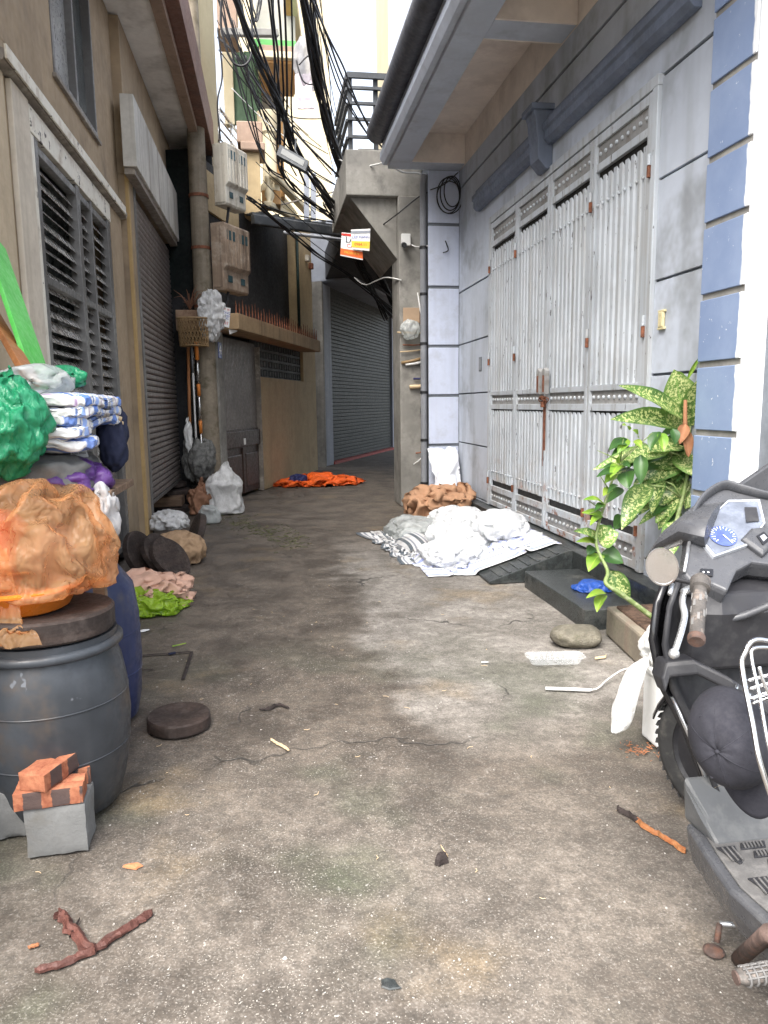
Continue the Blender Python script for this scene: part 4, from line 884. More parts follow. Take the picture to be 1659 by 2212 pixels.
AM = R(30); DM = Vector((math.sin(AM), math.cos(AM), 0)); NM = Vector((math.cos(AM), -math.sin(AM), 0))
M_meterl = mat('weathered_meter_box', (.60, .57, .49), .6, var=.12, streak=((.28, .23, .17), .75, 9), dirt=((.24, .19, .14), .6, 5), bump=.1)
M_meterd = mat('rust_stained_meter_box', (.30, .225, .165), .6, var=.25, streak=((.09, .06, .045), .9, 11), dirt=((.50, .44, .36), .55, 6), bump=.2)
M_teal = mat('meter_window', (.05, .09, .10), .15, var=.2)
def meter(pxl, pxr, yt, yb, mt, label):
    a = PY(pxl, yt, PY0-.22); z1 = a.z; z0 = PY(pxl, yb, PY0-.22).z; t = thing('meter_box', (a.x, a.y, z0), label, 'meter box', 'meter boxes on the pole')
    # length of the long side from the pixel of its far edge
    e = PV(pxr, (yt+yb)/2+25, a+Vector((PY(pxl+22, yt, PY0-.22).x-a.x, 0, 0)), AM); fr0 = PY(pxl+22, yt, PY0-.22); L = Vector((e.x-fr0.x, e.y-fr0.y, 0)).length; dp = .19
    base = Vector((fr0.x, fr0.y, 0)); h = z1-z0
    prof = [(-dp, 0), (-.02, 0), (.0, .03), (.0, h*.30), (.05, h*.36), (.05, h*.97), (.03, h), (-dp, h)]
    for k in range(2):
        t0, t1 = L*.5*k+.004, L*.5*(k+1)-.004
        b = MB().loft([[base+DM*t_+NM*n_+Vector((0, 0, z0+z_)) for n_, z_ in prof] for t_ in (t0, t0+.015, t1-.015, t1)]).build('case', mt, t, bevel=.01)
        tm = (t0+t1)/2; w_ = (t1-t0)*.16
        for q in range(2): MB().obox(base+DM*(t0+(t1-t0)*(.3+.4*q))+NM*.052+Vector((0, 0, z0+h*.82)), DM*w_, NM*.004, Vector((0, 0, h*.07))).build('window', M_teal, b)
        MB().obox(base+DM*tm+NM*.004+Vector((0, 0, z0+h*.18)), DM*w_, NM*.006, Vector((0, 0, h*.05))).build('cover', M_teal, b)
        for q in range(3): MB().obox(base+DM*(t0+(t1-t0)*(.2+.3*q))+NM*.056+Vector((0, 0, z0+h*.64)), DM*.012, NM*.006, Vector((0, 0, h*.27))).build('ridge', mt, b)
    MB().obox(base-DM*.003+NM*(-dp/2)+Vector((0, 0, z0+h*.5)), DM*.006, NM*(dp*.4), Vector((0, 0, h*.46))).build('side_panel', mt, t, bevel=.004)
    MB().tube([base+DM*L*.3+NM*(-.06)+Vector((0, 0, z0)), base+DM*L*.3+NM*(-.1)+Vector((0, 0, z0-.2)), base+DM*L*.1+NM*(-.2)+Vector((0, 0, z0-.35))], .02, 6).build('conduit', M_black, t, smooth=True)
    return t
meter(461, 530, 305, 440, M_meterl, 'upper pale weathered meter box strapped to the pole'); meter(456, 536, 478, 625, M_meterd, 'lower rust-stained meter box strapped to the pole')
# cables: (pixel x, pixel y, distance) along each run
M_cable = mat('black_cable', (.018, .018, .02), .45, var=.2, bump=0); M_cablew = mat('white_cable', (.6, .6, .58), .5, var=.1, bump=0)
def cable(pts, r, label='thick black cable in the bundle crossing the alley', group='overhead cables', mt=None, name='overhead_cable', strands=1):
    P = [PY(x, y, Y) for x, y, Y in pts]; S = spline(P, 8); r = r*1.1 if r > .012 else r
    b = MB()
    if strands == 1: b.tube(S, r, 6)
    else:
        for k in range(strands):
            ph = 2*math.pi*k/strands; b.tube([p+Vector((math.cos(ph+i*.22), math.sin(ph+i*.17), math.sin(ph+i*.22)))*r*(.9+.35*math.sin(i*.5+k)) for i, p in enumerate(S)], r*.55, 5)
    return tag(b.build(name, mt or M_cable, smooth=True), label, 'cable', group)
cable([(490, -60, 9), (545, 100, 9.6), (600, 215, 10.2), (650, 345, 10.9), (700, 415, 11.8), (750, 475, 12.8), (790, 520, 13.6)], .030, strands=4)
cable([(645, -60, 8.5), (665, 60, 9.2), (690, 190, 10), (725, 330, 11), (765, 440, 12.2), (800, 545, 13.5), (850, 660, 15)], .036, strands=5)
cable([(580, -60, 9), (592, 80, 9.6), (600, 200, 10.2), (604, 330, 10.8), (608, 370, 11), (640, 410, 11.5), (690, 450, 12.2), (760, 500, 13.4)], .024, strands=3)
cable([(655, -60, 8), (700, 60, 8.8), (745, 165, 9.6), (790, 260, 10.4), (838, 330, 10.9)], .020, strands=2)
cable([(660, -60, 8), (690, 55, 8.8), (740, 200, 9.8), (800, 300, 10.6)], .016, strands=2)
cable([(468, -40, 10.6), (500, 110, 10.8), (540, 260, 11), (575, 355, 11.2), (612, 385, 11.4)], .018, strands=2)
cable([(470, 80, 10.9), (520, 130, 10.9), (590, 230, 11), (660, 310, 11.1), (740, 390, 11.3), (765, 430, 11.8)], .014)
cable([(612, -60, 9), (618, 90, 9.6), (620, 220, 10.2), (615, 300, 10.6), (607, 372, 11)], .014)
cable([(628, -60, 9), (632, 120, 9.7), (630, 250, 10.3), (650, 350, 11), (720, 450, 12)], .012)
cable([(535, 425, 11.1), (600, 480, 11.6), (680, 545, 12.2), (760, 600, 13), (860, 680, 14.5)], .022, strands=3)
cable([(533, 430, 11.1), (620, 460, 11.6), (720, 480, 12.2), (800, 490, 12.9)], .010)
cable([(700, 420, 12.6), (740, 500, 13.2), (790, 590, 14.0), (835, 690, 15.2)], .03, strands=4)
cable([(735, 480, 12.6), (775, 580, 13.6), (815, 640, 14.5), (862, 690, 15.4)], .022, strands=3)
cable([(520, -60, 9.2), (560, 90, 9.8), (612, 240, 10.5), (668, 380, 11.4), (735, 475, 12.6)], .018, strands=2)
cable([(670, -60, 8.3), (682, 80, 9.2), (712, 250, 10.4), (745, 380, 11.5), (778, 500, 12.8)], .02, strands=3)
cable([(596, -60, 9), (606, 60, 9.5), (612, 180, 10.1), (618, 290, 10.7), (660, 400, 11.6)], .014)
cable([(700, 440, 12), (760, 540, 13), (810, 640, 14), (862, 700, 15)], .02, strands=3)
cable([(760, 500, 13), (800, 600, 14), (862, 640, 15)], .014); cable([(770, 560, 13.2), (820, 620, 14), (863, 655, 15)], .012)
for k in range(9):
    x0 = 660+rng.uniform(-10, 30); x1 = 735+rng.uniform(-20, 50)
    cable([(x0, -50, 8.6), (x0+12+6*k*.3, 130, 9.6), ((x0+x1)/2+10, 300, 10.8), (x1+10, 430, 12.2), (x1+30, 520, 13.4)], .005, 'thin black drop wire hanging among the bundles', 'thin drop wires')
for k in range(5):
    y0 = 330+40*k; cable([(560+rng.uniform(-20, 10), y0-60, 11), (650, y0+20+rng.uniform(-10, 10), 11.8), (750, y0+90+rng.uniform(-20, 20), 12.8)], .006, 'thin black drop wire hanging among the bundles', 'thin drop wires')
cable([(500, 190, 10.9), (560, 250, 11), (620, 300, 11), (650, 330, 11.1)], .007, 'thin white wire running from the pole to the floodlight', mt=M_cablew, group=None, name='white_wire')
for k in range(16):
    x0, y0 = 470+rng.uniform(-8, 70), rng.uniform(-40, 120); x1, y1 = 600+rng.uniform(-30, 130), rng.uniform(230, 470); sg = rng.uniform(10, 60)
    cable([(x0, y0, 10.6), ((x0*2+x1)/3, (y0*2+y1)/3+sg, 10.9), ((x0+x1*2)/3, (y0+y1*2)/3+sg, 11.3), (x1, y1, 11.9)], rng.uniform(.005, .011), 'thin slack wire strung from the pole across the bundles', 'slack wires from the pole')
# loops hanging by the pole
cable([(480, -20, 10.4), (478, 60, 10.5), (500, 130, 10.6), (530, 140, 10.6), (545, 100, 10.6), (540, -20, 10.6)], .014, 'slack loop of black cable hanging by the pole', 'slack cable loops')
cable([(540, -30, 10), (545, 20, 10), (552, 45, 10), (560, 20, 10), (562, -30, 10)], .018, 'slack loop of black cable hanging by the pole', 'slack cable loops', strands=3)
cable([(470, 60, 10.7), (480, 160, 10.8), (470, 220, 10.8), (476, 300, 10.8)], .012, 'slack loop of black cable hanging by the pole', 'slack cable loops')
cable([(640, 130, 10), (655, 175, 10), (680, 180, 10), (692, 150, 10), (670, 120, 10), (646, 140, 10)], .01, 'coil of black wire hanging on the cable bundle', None)
cable([(835, 350, 10.1), (870, 372, 10.1), (908, 376, 10.1), (916, 400, 10.1), (912, 450, 10.1)], .012, 'white cable looping along the concrete landing', None, M_cablew, 'white_cable')
cable([(733, 345, 11), (780, 360, 10.5), (835, 350, 10.1)], .012, 'white cable crossing from the bundles to the landing', None, M_cablew, 'white_cable')
cable([(912, -10, 8.5), (930, 30, 8.6), (955, 52, 8.7)], .01, 'white cable end hanging over the dark gutter', None, M_cablew, 'white_cable')
cable([(766, 600, 12.5), (790, 615, 12), (830, 600, 11), (866, 605, 10.25)], .01, 'pale wire sagging to the concrete post', None, M_cablew, 'white_cable')
cable([(930, 410, 9.9), (960, 398, 9.6), (990, 372, 9.5)], .008, 'black wire end stapled above the pilaster', None); cable([(935, 412, 10.0), (905, 425, 10.1), (855, 465, 10.2), (800, 505, 10.8)], .009, 'black wire from the pilaster to the signs', None)
co = MB()
for k, (rx, ry, dx, dy) in enumerate(((.13, .21, 0, 0), (.15, .22, -.02, -.03), (.11, .19, .02, .02), (.17, .2, -.01, -.06))):
    c0 = PY(972+dx*50, 418, 9.90); co.tube([c0+Vector((rx*math.sin(a)+dx, -.012*k, ry*math.cos(a)+dy)) for a in np.linspace(0, 6.283, 30)], .008, 5)
tag(co.build('wire_coil', M_cable, smooth=True), 'coil of black wire hung on the lilac pilaster', 'wire coil')
hk = cable([(962, 520, 9.93), (968, 540, 9.93), (957, 546, 9.92)], .008, 'bent black hook of wire on the lilac pilaster', None, name='wire_hook')
# floodlight
fl = thing('floodlight', PY(635, 340, 9.4), 'dark rectangular floodlight hanging below the cables', 'floodlight'); M_lens = mat('floodlight_lens', (.17, .175, .17), .4, var=.05, bump=0)
q0, q1, q2, q3 = [PY(x, y, Y) for x, y, Y in ((604, 316, 9.45), (668, 350, 9.3), (660, 374, 9.2), (597, 336, 9.35))]
cq = (q0+q1+q2+q3)/4; e1 = (q1-q0+q2-q3)/4; e2 = (q0-q3+q1-q2)/4; nn = e1.cross(e2).normalized(); nn = nn if nn.y < 0 else -nn
MB().obox(cq, e1, e2, nn*.025).build('frame', M_blackm, fl, bevel=.008); MB().obox(cq+nn*.026, e1*.76, e2*.52, nn*.003).build('lens', M_lens, fl)
MB().obox(cq-nn*.05+e2*.5, e1*.72, e2*.75, nn*.022).build('driver_box', mat('floodlight_case', (.06, .065, .07), .5, var=.1), fl, bevel=.006)
MB().tube([cq-nn*.05+e1*.6+e2*.8, cq-nn*.12+e1*.2+Vector((0, 0, .22)), PY(640, 300, 9.5)], .012, 6).build('arm', M_blackm, fl, smooth=True)
# stickers hanging on the cables
M_lab1 = mat('poster_white', (.72, .72, .70), .6, var=.05, bump=0); M_laborange = mat('poster_orange', (.70, .13, .02), .6, var=.05, bump=0); M_labyel = mat('poster_yellow', (.75, .52, .05), .6, var=.05, bump=0)
def sign(name, quad, Y, label, rows):
    """hanging printed card: rows of (fraction from top, height fraction, text, text material, strip material)"""
    a, b, c_, d_ = [PY(x, y, Y) for x, y in quad]; t = thing(name, a.lerp(c_, .5), label, 'sign'); th = Vector((0, .006, 0))
    MB().hexa([d_, c_, c_+th, d_+th, a, b, b+th, a+th]).build('card', M_lab1, t)
    for f, hgt, s_, tm, sm in rows:
        l0, r0, l1, r1 = a.lerp(d_, f), b.lerp(c_, f), a.lerp(d_, f+hgt), b.lerp(c_, f+hgt); o_ = Vector((0, -.003, 0))
        if sm: MB().hexa([l1+o_, r1+o_, r1+o_*.3, l1+o_*.3, l0+o_, r0+o_, r0+o_*.3, l0+o_*.3]).build('strip', sm, t)
        if s_:
            m_ = (l0+r0+l1+r1)/4+o_*1.8; w_ = (r0-l0).length; size = min(w_/max(1, len(s_))*1.5, hgt*(a-d_).length*1.25)
            text(s_, m_, r0-l0, a-d_, size, tm, t)
    return t
sign('hanging_sign', ((738, 502), (782, 506), (784, 562), (735, 552)), 10.25, 'white and orange LAP CAP card hanging on the cables', ((.03, .1, '', None, M_txtr), (.15, .28, 'LẮP', M_txtd, None), (.44, .2, 'CÁP', M_txtr, None), (.68, .27, '0962.8318.77', M_labyel, M_laborange)))
sign('hanging_sign', ((758, 496), (800, 494), (798, 542), (760, 538)), 10.2, 'white and yellow LAP MANG card hanging on the cables', ((.08, .12, '', None, M_bgrey), (.22, .34, 'LẮP MẠNG', M_txtb, None), (.58, .32, '0984.11', M_txtr, M_labyel)))
sign('pole_poster', ((477, 661), (498, 666), (495, 708), (479, 704)), 10.82, 'small printed poster pasted on the pole', ((.03, .15, 'CAT BE', M_txtr, None), (.22, .13, 'TONG', M_txtb, None), (.37, .12, 'KHOAN', M_txtb, None), (.5, .12, 'DUC', M_txtb, None), (.66, .3, '637', M_txtr, None)))
tag(MB().hexa([PY(x, y, Y) for x, y, Y in ((496, 722, 10.85), (513, 716, 10.95), (513, 716, 10.97), (496, 722, 10.87), (490, 690, 10.85), (508, 680, 10.95), (508, 680, 10.97), (490, 690, 10.87))]).build('blank_card', M_lab1), 'blank white card hanging beside the pole poster', 'card')
# stainless rail of the balcony past the brown slab
sr = thing('stainless_railing', PY(490, 290, 12.6), 'thin stainless balcony railing past the brown slab', 'railing')
for k in range(5):
    a, b = PY(473, 232+22*k, 12.5), PY(522, 300+17*k, 14.6); MB().tube([a, b], .016 if k else .025, 6).build('rail', M_steel, sr, smooth=True)
for f in (0, .5, 1):
    a, b = PY(473, 230, 12.5).lerp(PY(522, 300, 14.6), f), PY(473, 330, 12.5).lerp(PY(522, 372, 14.6), f); MB().tube([a, b], .02, 6).build('post', M_steel, sr, smooth=True)
# wrapped washing hanging over the alley
M_net = plastic('hanging_net_film', (.5, .5, .52), .55, .4, .3); c0 = PY(662, 140, 12)
X, F = bagmesh(c0, (.15, .12, .30), 1.3, iters=40, sub=4, g=0, bend=.1, col=(cEll(c0, (.1, .08, .2)),)); tag(soft('hanging_bundle', X, F, M_net, thick=0), 'pale bundle wrapped in film hanging from the cables', 'bundle')
M_pinkc = mat('pink_cloth', (.62, .52, .56), .8, var=.1); a = PY(636, 160, 11.9)
X, F, uv = sheetmesh(a, (.24, 0, .02), (.04, 0, -.42), 14, 24, 1.1, iters=30, g=-.0003, fix=np.arange(15), jit=.006); tag(soft('hanging_cloth', X, F, M_pinkc, thick=.003), 'pale pink cloth hanging below the wrapped bundle', 'cloth')
# insulators / camera bits
cm = thing('security_camera', PY(873, 522, 10.2), 'small black camera on a white square box on the concrete post', 'camera')
a = PY(866, 506, 10.29); b = PY(886, 532, 10.29); MB().box((a.x, 10.24, b.z), (b.x, 10.299, a.z)).build('box', M_white, cm, bevel=.008); c0 = PY(873, 527, 10.2)
MB().tube([(c0.x, 10.24, c0.z), (c0.x-.01, 10.13, c0.z-.03)], .035, 12).build('camera', M_black, cm, smooth=True, autos=40); cable([(886, 527, 10.28), (900, 533, 10.2), (925, 531, 10.0)], .008, 'white lead from the camera box to the pilaster', None, M_cablew, 'white_cable')
c1 = PY(850, 442, 10.6); ca2 = thing('lamp_holder', c1, 'small white lamp holder under the stair soffit', 'lamp'); MB().lathe([(.02, 0), (.06, .0), (.07, .03), (.05, .05), (.05, .09), (.02, .1)], c1, 14).build('holder', M_white, ca2, smooth=True); MB().tube([c1, PY(795, 485, 11)], .012, 6).build('arm', M_blackm, ca2)
bx = thing('terminal_box', PY(668, 560, 14), 'little weathered terminal box on the yellow pier', 'box')
for x, y in ((664, 558), (672, 575)): q = F4(x, y, .03); MB().obox(q, D4*.06, N4*.04, (0, 0, .06)).build('case', M_meterl if y < 570 else M_rust, bx, bevel=.008)

# ------------------------------------------------------------------ things hung and stood beside the pole
M_bamboo = mat('bamboo', (.30, .20, .10), .6, var=.2, dirt=((.14, .09, .05), .5, 12)); M_orh = mat('orange_handle', (.62, .20, .035), .5, var=.1); M_ragg = mat('grey_mop', (.17, .17, .16), .95, var=.4, vs=20, bump=.6, bs=90)
# woven basket: crossed strips
bk = thing('woven_basket', PY(418, 718, 10.7), 'open-weave bamboo basket hanging by the pole', 'basket'); c0 = PY(418, 718, 10.72); bw_, bh_, bd_ = .21, .185, .14
def ell(a, z, k=1.): return c0+Vector((bw_*k*math.cos(a), bd_*k*math.sin(a), z))
for s_ in (-1, 1):
    b = MB()
    for i in range(26):
        a0 = 2*math.pi*i/26; b.tube([ell(a0+s_*.62*t, -bh_+2*bh_*t, .90+.10*t+.006*s_) for t in np.linspace(0, 1, 7)], .011, 4, flat=.6)
    tag(b.build('weave', M_bamboo, bk), kind='stuff')
b = MB()
for k in (0, 5): b.tube([ell(a, -bh_+2*bh_*k/5, .90+.10*k/5) for a in np.linspace(0, 6.283, 33)], .008, 4)
b.build('hoop', M_bamboo, bk); MB().tube([ell(a, bh_, 1.02) for a in np.linspace(0, 6.283, 33)], .014, 6).build('rim', M_bamboo, bk); MB().lathe([(.02, 0), (.17, 0), (.17, .01), (.02, .01)], c0-Vector((0, 0, bh_)), 20).build('base', M_bamboo, bk)
hpot = thing('dried_plant', PY(410, 660, 11), 'dried brown plant in a worn box above the basket', 'plant'); q = PY(410, 668, 11.0); M_dry = mat('dry_leaf', (.20, .10, .06), .8, var=.3)
MB().box((q.x-.19, 10.9, q.z-.30), (q.x+.19, 11.15, q.z-.02)).build('box', mat('worn_box', (.30, .20, .13), .85, var=.3, dirt=((.12, .05, .03), .7, 6)), hpot, bevel=.01)
for k in range(16):
    a = rng.uniform(0, 6.28); L = rng.uniform(.12, .34); MB().tube([q, q+Vector((math.cos(a)*L*.5, math.sin(a)*.1, L*.7)), q+Vector((math.cos(a)*L, math.sin(a)*.12, L*rng.uniform(.5, 1)))], [.008, .006, .002], 5).build('leaf', M_dry, hpot)
shb = box('wall_shelf', (PY(384, 640, 11.3).x, 11.2, q.z-.36), (px_-.1, 11.6, q.z-.31), M_conc); tag(shb, 'narrow concrete shelf in the recess beside the pole', 'shelf')
rc = thing('recess_wall', (-1.6, 12.2, 0), 'dark recessed wall between the shutter and the pole', 'wall'); box('wall', (-2.2, 12.11, 0), (-.75, 12.3, 5.2), M_shade, rc, 0)  # shade of the recess painted into the wall's near-black colour
# red and orange things in the recess
M_redfl = plastic('red_bag_film', (.42, .035, .03), .05, .35, .2); c_r = PY(396, 545, 11.9)
X, F = bagmesh(c_r, (.16, .12, .22), 1.3, iters=35, sub=4, g=0, bend=.1); tag(soft('plastic_bag', X, F, M_redfl, thick=0), 'dark red bag hanging in the recess beside the pole', 'plastic bag')
c_r = PY(405, 505, 12.0); X, F = bagmesh(c_r, (.2, .1, .16), 1.35, iters=35, sub=4, g=0, bend=.1); tag(soft('dried_flowers', X, F, mat('dry_orange_flowers', (.28, .08, .03), .9, var=.4, vs=15, bump=.6), thick=0), 'faded orange dried flowers hung above the red bag', 'flowers')
# brooms and poles
def pole_thing(name, pts, r, segs, label, head=None):
    P = [PY(x, y, Y) for x, y, Y in pts]; t = thing(name, P[-1], label, 'broom')
    for a, b, mt, k in segs:
        MB().tube([P[0].lerp(P[-1], a), P[0].lerp(P[-1], b)], r*k, 8).build('handle' if mt in (M_orh, M_bamboo) else 'shaft', mt, t, smooth=True)
    if head:
        c = P[-1]; X, F = bagmesh(c+Vector((0, 0, .12)), head, 1.3, iters=30, sub=4, g=0, bend=.12, crump=.2); soft('head', X, F, M_ragg, t, thick=0)
    return t
pole_thing('mop', ((424, 738, 10.75), (438, 1010, 10.85)), .018, ((0, .14, M_orh, 1.5), (.14, .33, M_steel, 1), (.33, .42, M_orh, 1.4), (.42, .62, M_steel, 1), (.62, .72, M_orh, 1.3), (.72, 1, M_steel, 1)), 'mop with orange sleeves on its steel shaft', (.13, .1, .2))
pole_thing('broom', ((414, 745, 10.8), (428, 1040, 10.9)), .013, ((0, .2, M_pvc, 1), (.2, 1, M_white, 1)), 'thin white-shafted broom beside the mop')
pole_thing('broom', ((406, 740, 10.9), (412, 1010, 10.95)), .022, ((0, 1, M_rawp, 1),), 'orange wooden pole standing behind the mop', (.08, .07, .22))
pole_thing('broom', ((418, 760, 10.95), (424, 1045, 10.95)), .012, ((0, 1, M_steel, 1),), 'plain steel rod standing behind the mop')
c_w = PY(407, 940, 10.8); X, F = bagmesh(c_w, (.05, .04, .18), 1.3, iters=30, sub=4, g=0, bend=.1); tag(soft('rag', X, F, M_lab1, thick=0), 'narrow white rag hanging among the broom shafts', 'rag')
# white sack hung on the pole
M_sack = plastic('white_woven_sack', (.70, .70, .69), .03, .5, .25, bumpk=.3); c_s = PY(457, 682, 10.78)
X, F = bagmesh(c_s, (.16, .09, .27), 1.22, iters=40, g=0, bend=.14, crump=.16, rot=.3, col=(cPlane((px_, PY0-.17, 2.5), (0, -1, 0)),)); tag(soft('woven_sack', X, F, M_sack, thick=0), 'crumpled white sack hung on the pole', 'sack')
# heap on the ground
def heap_bag(name, px, r, mt, label, cat, grow=1.2, sup=2.4, tuft=None, z=None, sub=5, crump=.14, body=.72, Y=None, **kw):
    c = G(px[0], px[1]); c = Vector((c.x, c.y, r[2]*.86 if z is None else z))
    X, F = bagmesh(c, r, grow, sup=sup, sub=sub, iters=40, crump=crump, tuft=tuft, bend=.14, col=(cEll(c, [q*body for q in r]), cFloor(.004+(z-r[2] if z else 0))), **kw); X[:, 2] += .004; return tag(soft(name, X, F, mt, thick=0), label, cat)
heap_bag('woven_sack', (488, 1108), (.21, .20, .31), M_sack, 'full white sack standing open at the foot of the pole', 'sack', 1.12, 3.2, tuft=((.1, -.1, 1), .35), crump=.07, body=.9)
M_bro = mat('brown_paper_bag', (.26, .13, .075), .75, var=.25, dirt=((.13, .07, .04), .5, 9), bump=.2); M_brlight = mat('tan_sackcloth', (.33, .22, .13), .85, var=.2, dirt=((.2, .13, .08), .5, 6), bump=.2)
heap_bag('paper_bag', (438, 1110), (.15, .14, .21), M_bro, 'brown crumpled bag squeezed beside the white sack', 'bag', 1.25, tuft=((0, 0, 1), .3))
heap_bag('plastic_bag', (452, 1130), (.09, .08, .11), M_clear, 'small clear bag on the ground by the white sack', 'plastic bag', 1.3, sub=4)
heap_bag('cloth_bag', (366, 1165), (.17, .17, .10), M_sack, 'flat white bag lying on the brown pouch', 'bag', 1.25, z=.22, body=.6)
heap_bag('cloth_bag', (385, 1215), (.21, .20, .155), M_brlight, 'tan sackcloth pouch slumped behind the leaning blocks', 'bag', 1.15, crump=.09, body=.8)
# chopping blocks of the heap
for k, (x, y, r, h, z) in enumerate(((378, 1105, .24, .08, .05), (382, 1100, .25, .07, .26), (376, 1098, .23, .06, .34))):
    c = G(x, y); board('chopping_block', (c.x-.05, c.y+.05*k, z), r, h, (random.uniform(-.06, .06), random.uniform(-.06, .06), 1), ('bottom dark block of the stack behind the tan pouch', 'middle dark block of the stack behind the tan pouch', 'top dark block of the stack behind the tan pouch')[k])
c = G(378, 1105); box_ = MB().box((c.x-.25, c.y-.2, .095), (c.x+.12, c.y+.2, .222)).build('crate', M_plank, bevel=.006); tag(box_, 'low dark wooden crate inside the stack of blocks', 'crate')
c = G(428, 1200); board('chopping_block', (c.x-.02, c.y+.12, .20), .205, .07, (-.92, -.25, .35), 'large dark block standing on edge beside the tan pouch')
c = G(330, 1250)
board('chopping_block', (c.x-.13, c.y+.20, .19), .195, .062, (.86, -.36, .30), 'dark block leaning upright against the ochre pier'); board('chopping_block', (c.x+.05, c.y+.17, .175), .20, .062, (.74, -.38, .55), 'dark block leaning on its neighbour, second from the pier')
board('chopping_block', (c.x+.14, c.y+.10, .15), .20, .06, (.72, -.40, .57), 'dark block leaning on its neighbour, third from the pier')
# round block on the concrete
c = G(382, 1590); board('chopping_block', (c.x, c.y+.10, .032), .142, .06, (0, 0, 1), 'small round wooden block lying alone on the concrete')
# peach cloth on a lime bag
M_limeb = plastic('lime_bag_film', (.40, .62, .05), .18, .2, .45, bumpk=.5); c = G(318, 1322)
X, F = bagmesh((c.x-.02, c.y+.08, .07), (.24, .20, .085), 1.3, iters=40, sup=2.4, bend=.1, crump=.14, col=(cEll((c.x-.02, c.y+.08, .05), (.19, .16, .06)), cFloor(.004))); tag(soft('plastic_bag', X, F, M_limeb, thick=0), 'shiny lime green bag lying by the blue drum', 'plastic bag')
M_peachc = mat('peach_cloth', (.56, .35, .26), .85, var=.12, bump=.1); cz_ = Vector((c.x-.06, c.y+.30, 0))
X, F = bagmesh((cz_.x, cz_.y-.04, .10), (.25, .22, .11), 1.35, iters=45, sup=2.5, bend=.08, crump=.26, jit=.01, col=(cFloor(.01),)); tag(soft('cloth', X, F, M_peachc, thick=0), 'peach pink cloth bunched above the lime bag', 'cloth')
# orange cloth in the road
M_ocl = mat('orange_rain_cloth', (.78, .12, .015), .6, var=.12, bump=.05); a = G(618, 1050); b = G(752, 1046)
X, F = bagmesh(((a.x+b.x)/2, (a.y+b.y)/2+.15, .05), (.60, .36, .10), 1.3, iters=45, sup=2.6, bend=.08, crump=.24, jit=.01, col=(cFloor(.006),)); tag(soft('raincoat', X, F, M_ocl, thick=0), 'orange raincoat lying crumpled in the alley', 'cloth')
M_nav2 = mat('navy_lining', (.02, .025, .1), .7, var=.2); X, F = bagmesh((a.x+.22, a.y+.0, .14), (.12, .12, .07), 1.3, iters=30, sub=4, bend=.12); tag(soft('lining', X, F, M_nav2, thick=0), 'navy cloth bunched on the orange raincoat', 'cloth')
# ================================================================== right side, on the ground
for o in [q for q in C.objects if 'txt' in q.keys()]:
    x0, z0, z1 = o['zz']; M_ = M_txtb
    if o['rt']: text(o['txt'], (x0+.03, PIY+.007, (z0+z1)/2), (0, 0, -1), (1, 0, 0), .035, M_, o)
    else:
        for k in range(2): text(o['txt'], (x0+.06, PIY+.007, z0+(z1-z0)*(.3+.4*k)), (1, 0, 0), (0, 0, 1), .024, M_, o)
    del o['txt'], o['rt'], o['zz']
def hramp(X):
    z = np.full(len(X), .004); m_ = (X[:, 1] > 5.62) & (X[:, 1] < 7.27) & (X[:, 0] > 1.69); z[m_] = np.clip(.03+(X[m_, 0]-1.70)/.66*.225, .03, .25)+.012
    m_ = (X[:, 0] > 2.37) & (X[:, 1] > 4.05); z[m_] = .255; return z
wallc = (cPlane((XR-.045, 0, 0), (-1, 0, 0)), cPlane((0, 9.93, 0), (0, -1, 0)))
M_st2 = stripes('striped_ground_tarp', ((.05, .14, (.33, .38, .66)), (.22, .30, (.42, .46, .50)), (.42, .50, (.30, .34, .62)), (.58, .62, (.35, .4, .42)), (.74, .84, (.36, .40, .66))), 3, axis=1, base=(.74, .75, .78), dirt=(.5, .5, .5))
M_chk = stripes('checked_ground_tarp', ((.0, .3, (.10, .12, .14)), (.45, .6, (.22, .24, .28))), 7, axis=0, base=(.62, .62, .62), dirt=(.3, .28, .26))
X, F, uv = sheetmesh((1.30, 6.02, .42), (1.08, -.10, .06), (.02, 1.35, 0), 56, 64, 1.18, wav=.2, iters=75, g=-.0012, bend=.12, jit=.006, col=(cEll((1.62, 6.6, -.02), (.35, .4, .13)), cFloor(hramp))+wallc)
tag(soft('striped_tarpaulin', X, F, M_st2, uv=uv, thick=.004), 'blue and white striped tarpaulin spread over the black ramp', 'tarpaulin')
X, F, uv = sheetmesh((1.18, 6.55, .38), (.55, .02, 0), (-.18, 1.6, 0), 34, 66, 1.34, wav=.14, iters=75, g=-.0014, bend=.12, jit=.01, col=(cEll((1.45, 7.3, 0), (.2, .6, .12)), cFloor(hramp))); tag(soft('checked_tarpaulin', X, F, M_chk, uv=uv, thick=.004), 'black and white checked tarpaulin rumpled at the edge of the pile', 'tarpaulin')
M_wbag = plastic('white_bag_film', (.84, .86, .88), .0, .3, .3, bumpk=.3)
def pile(c, r, mt, label, grow=1.22, crump=.07, body=.85, **kw):
    X, F = bagmesh(c, r, grow, sup=2.3, crump=crump, iters=40, bend=.05, jit=.007, col=(cEll(c, [q*body for q in r]), cFloor(hramp))+wallc, **kw); return tag(soft('plastic_bag', X, F, mt, thick=0), label, 'plastic bag')
pile((2.12, 6.72, .30), (.25, .28, .135), M_wbag, 'round full white bag on the striped tarpaulin', crump=.05, body=.93); pile((1.80, 6.95, .17), (.32, .40, .12), M_wbag, 'large slumped white bag in the middle of the pile')
pile((1.60, 6.45, .13), (.27, .24, .10), M_wbag, 'flat white bag on the near edge of the pile', crump=.08); pile((2.0, 7.75, .18), (.30, .45, .14), M_wbag, 'white bag behind the round full one')
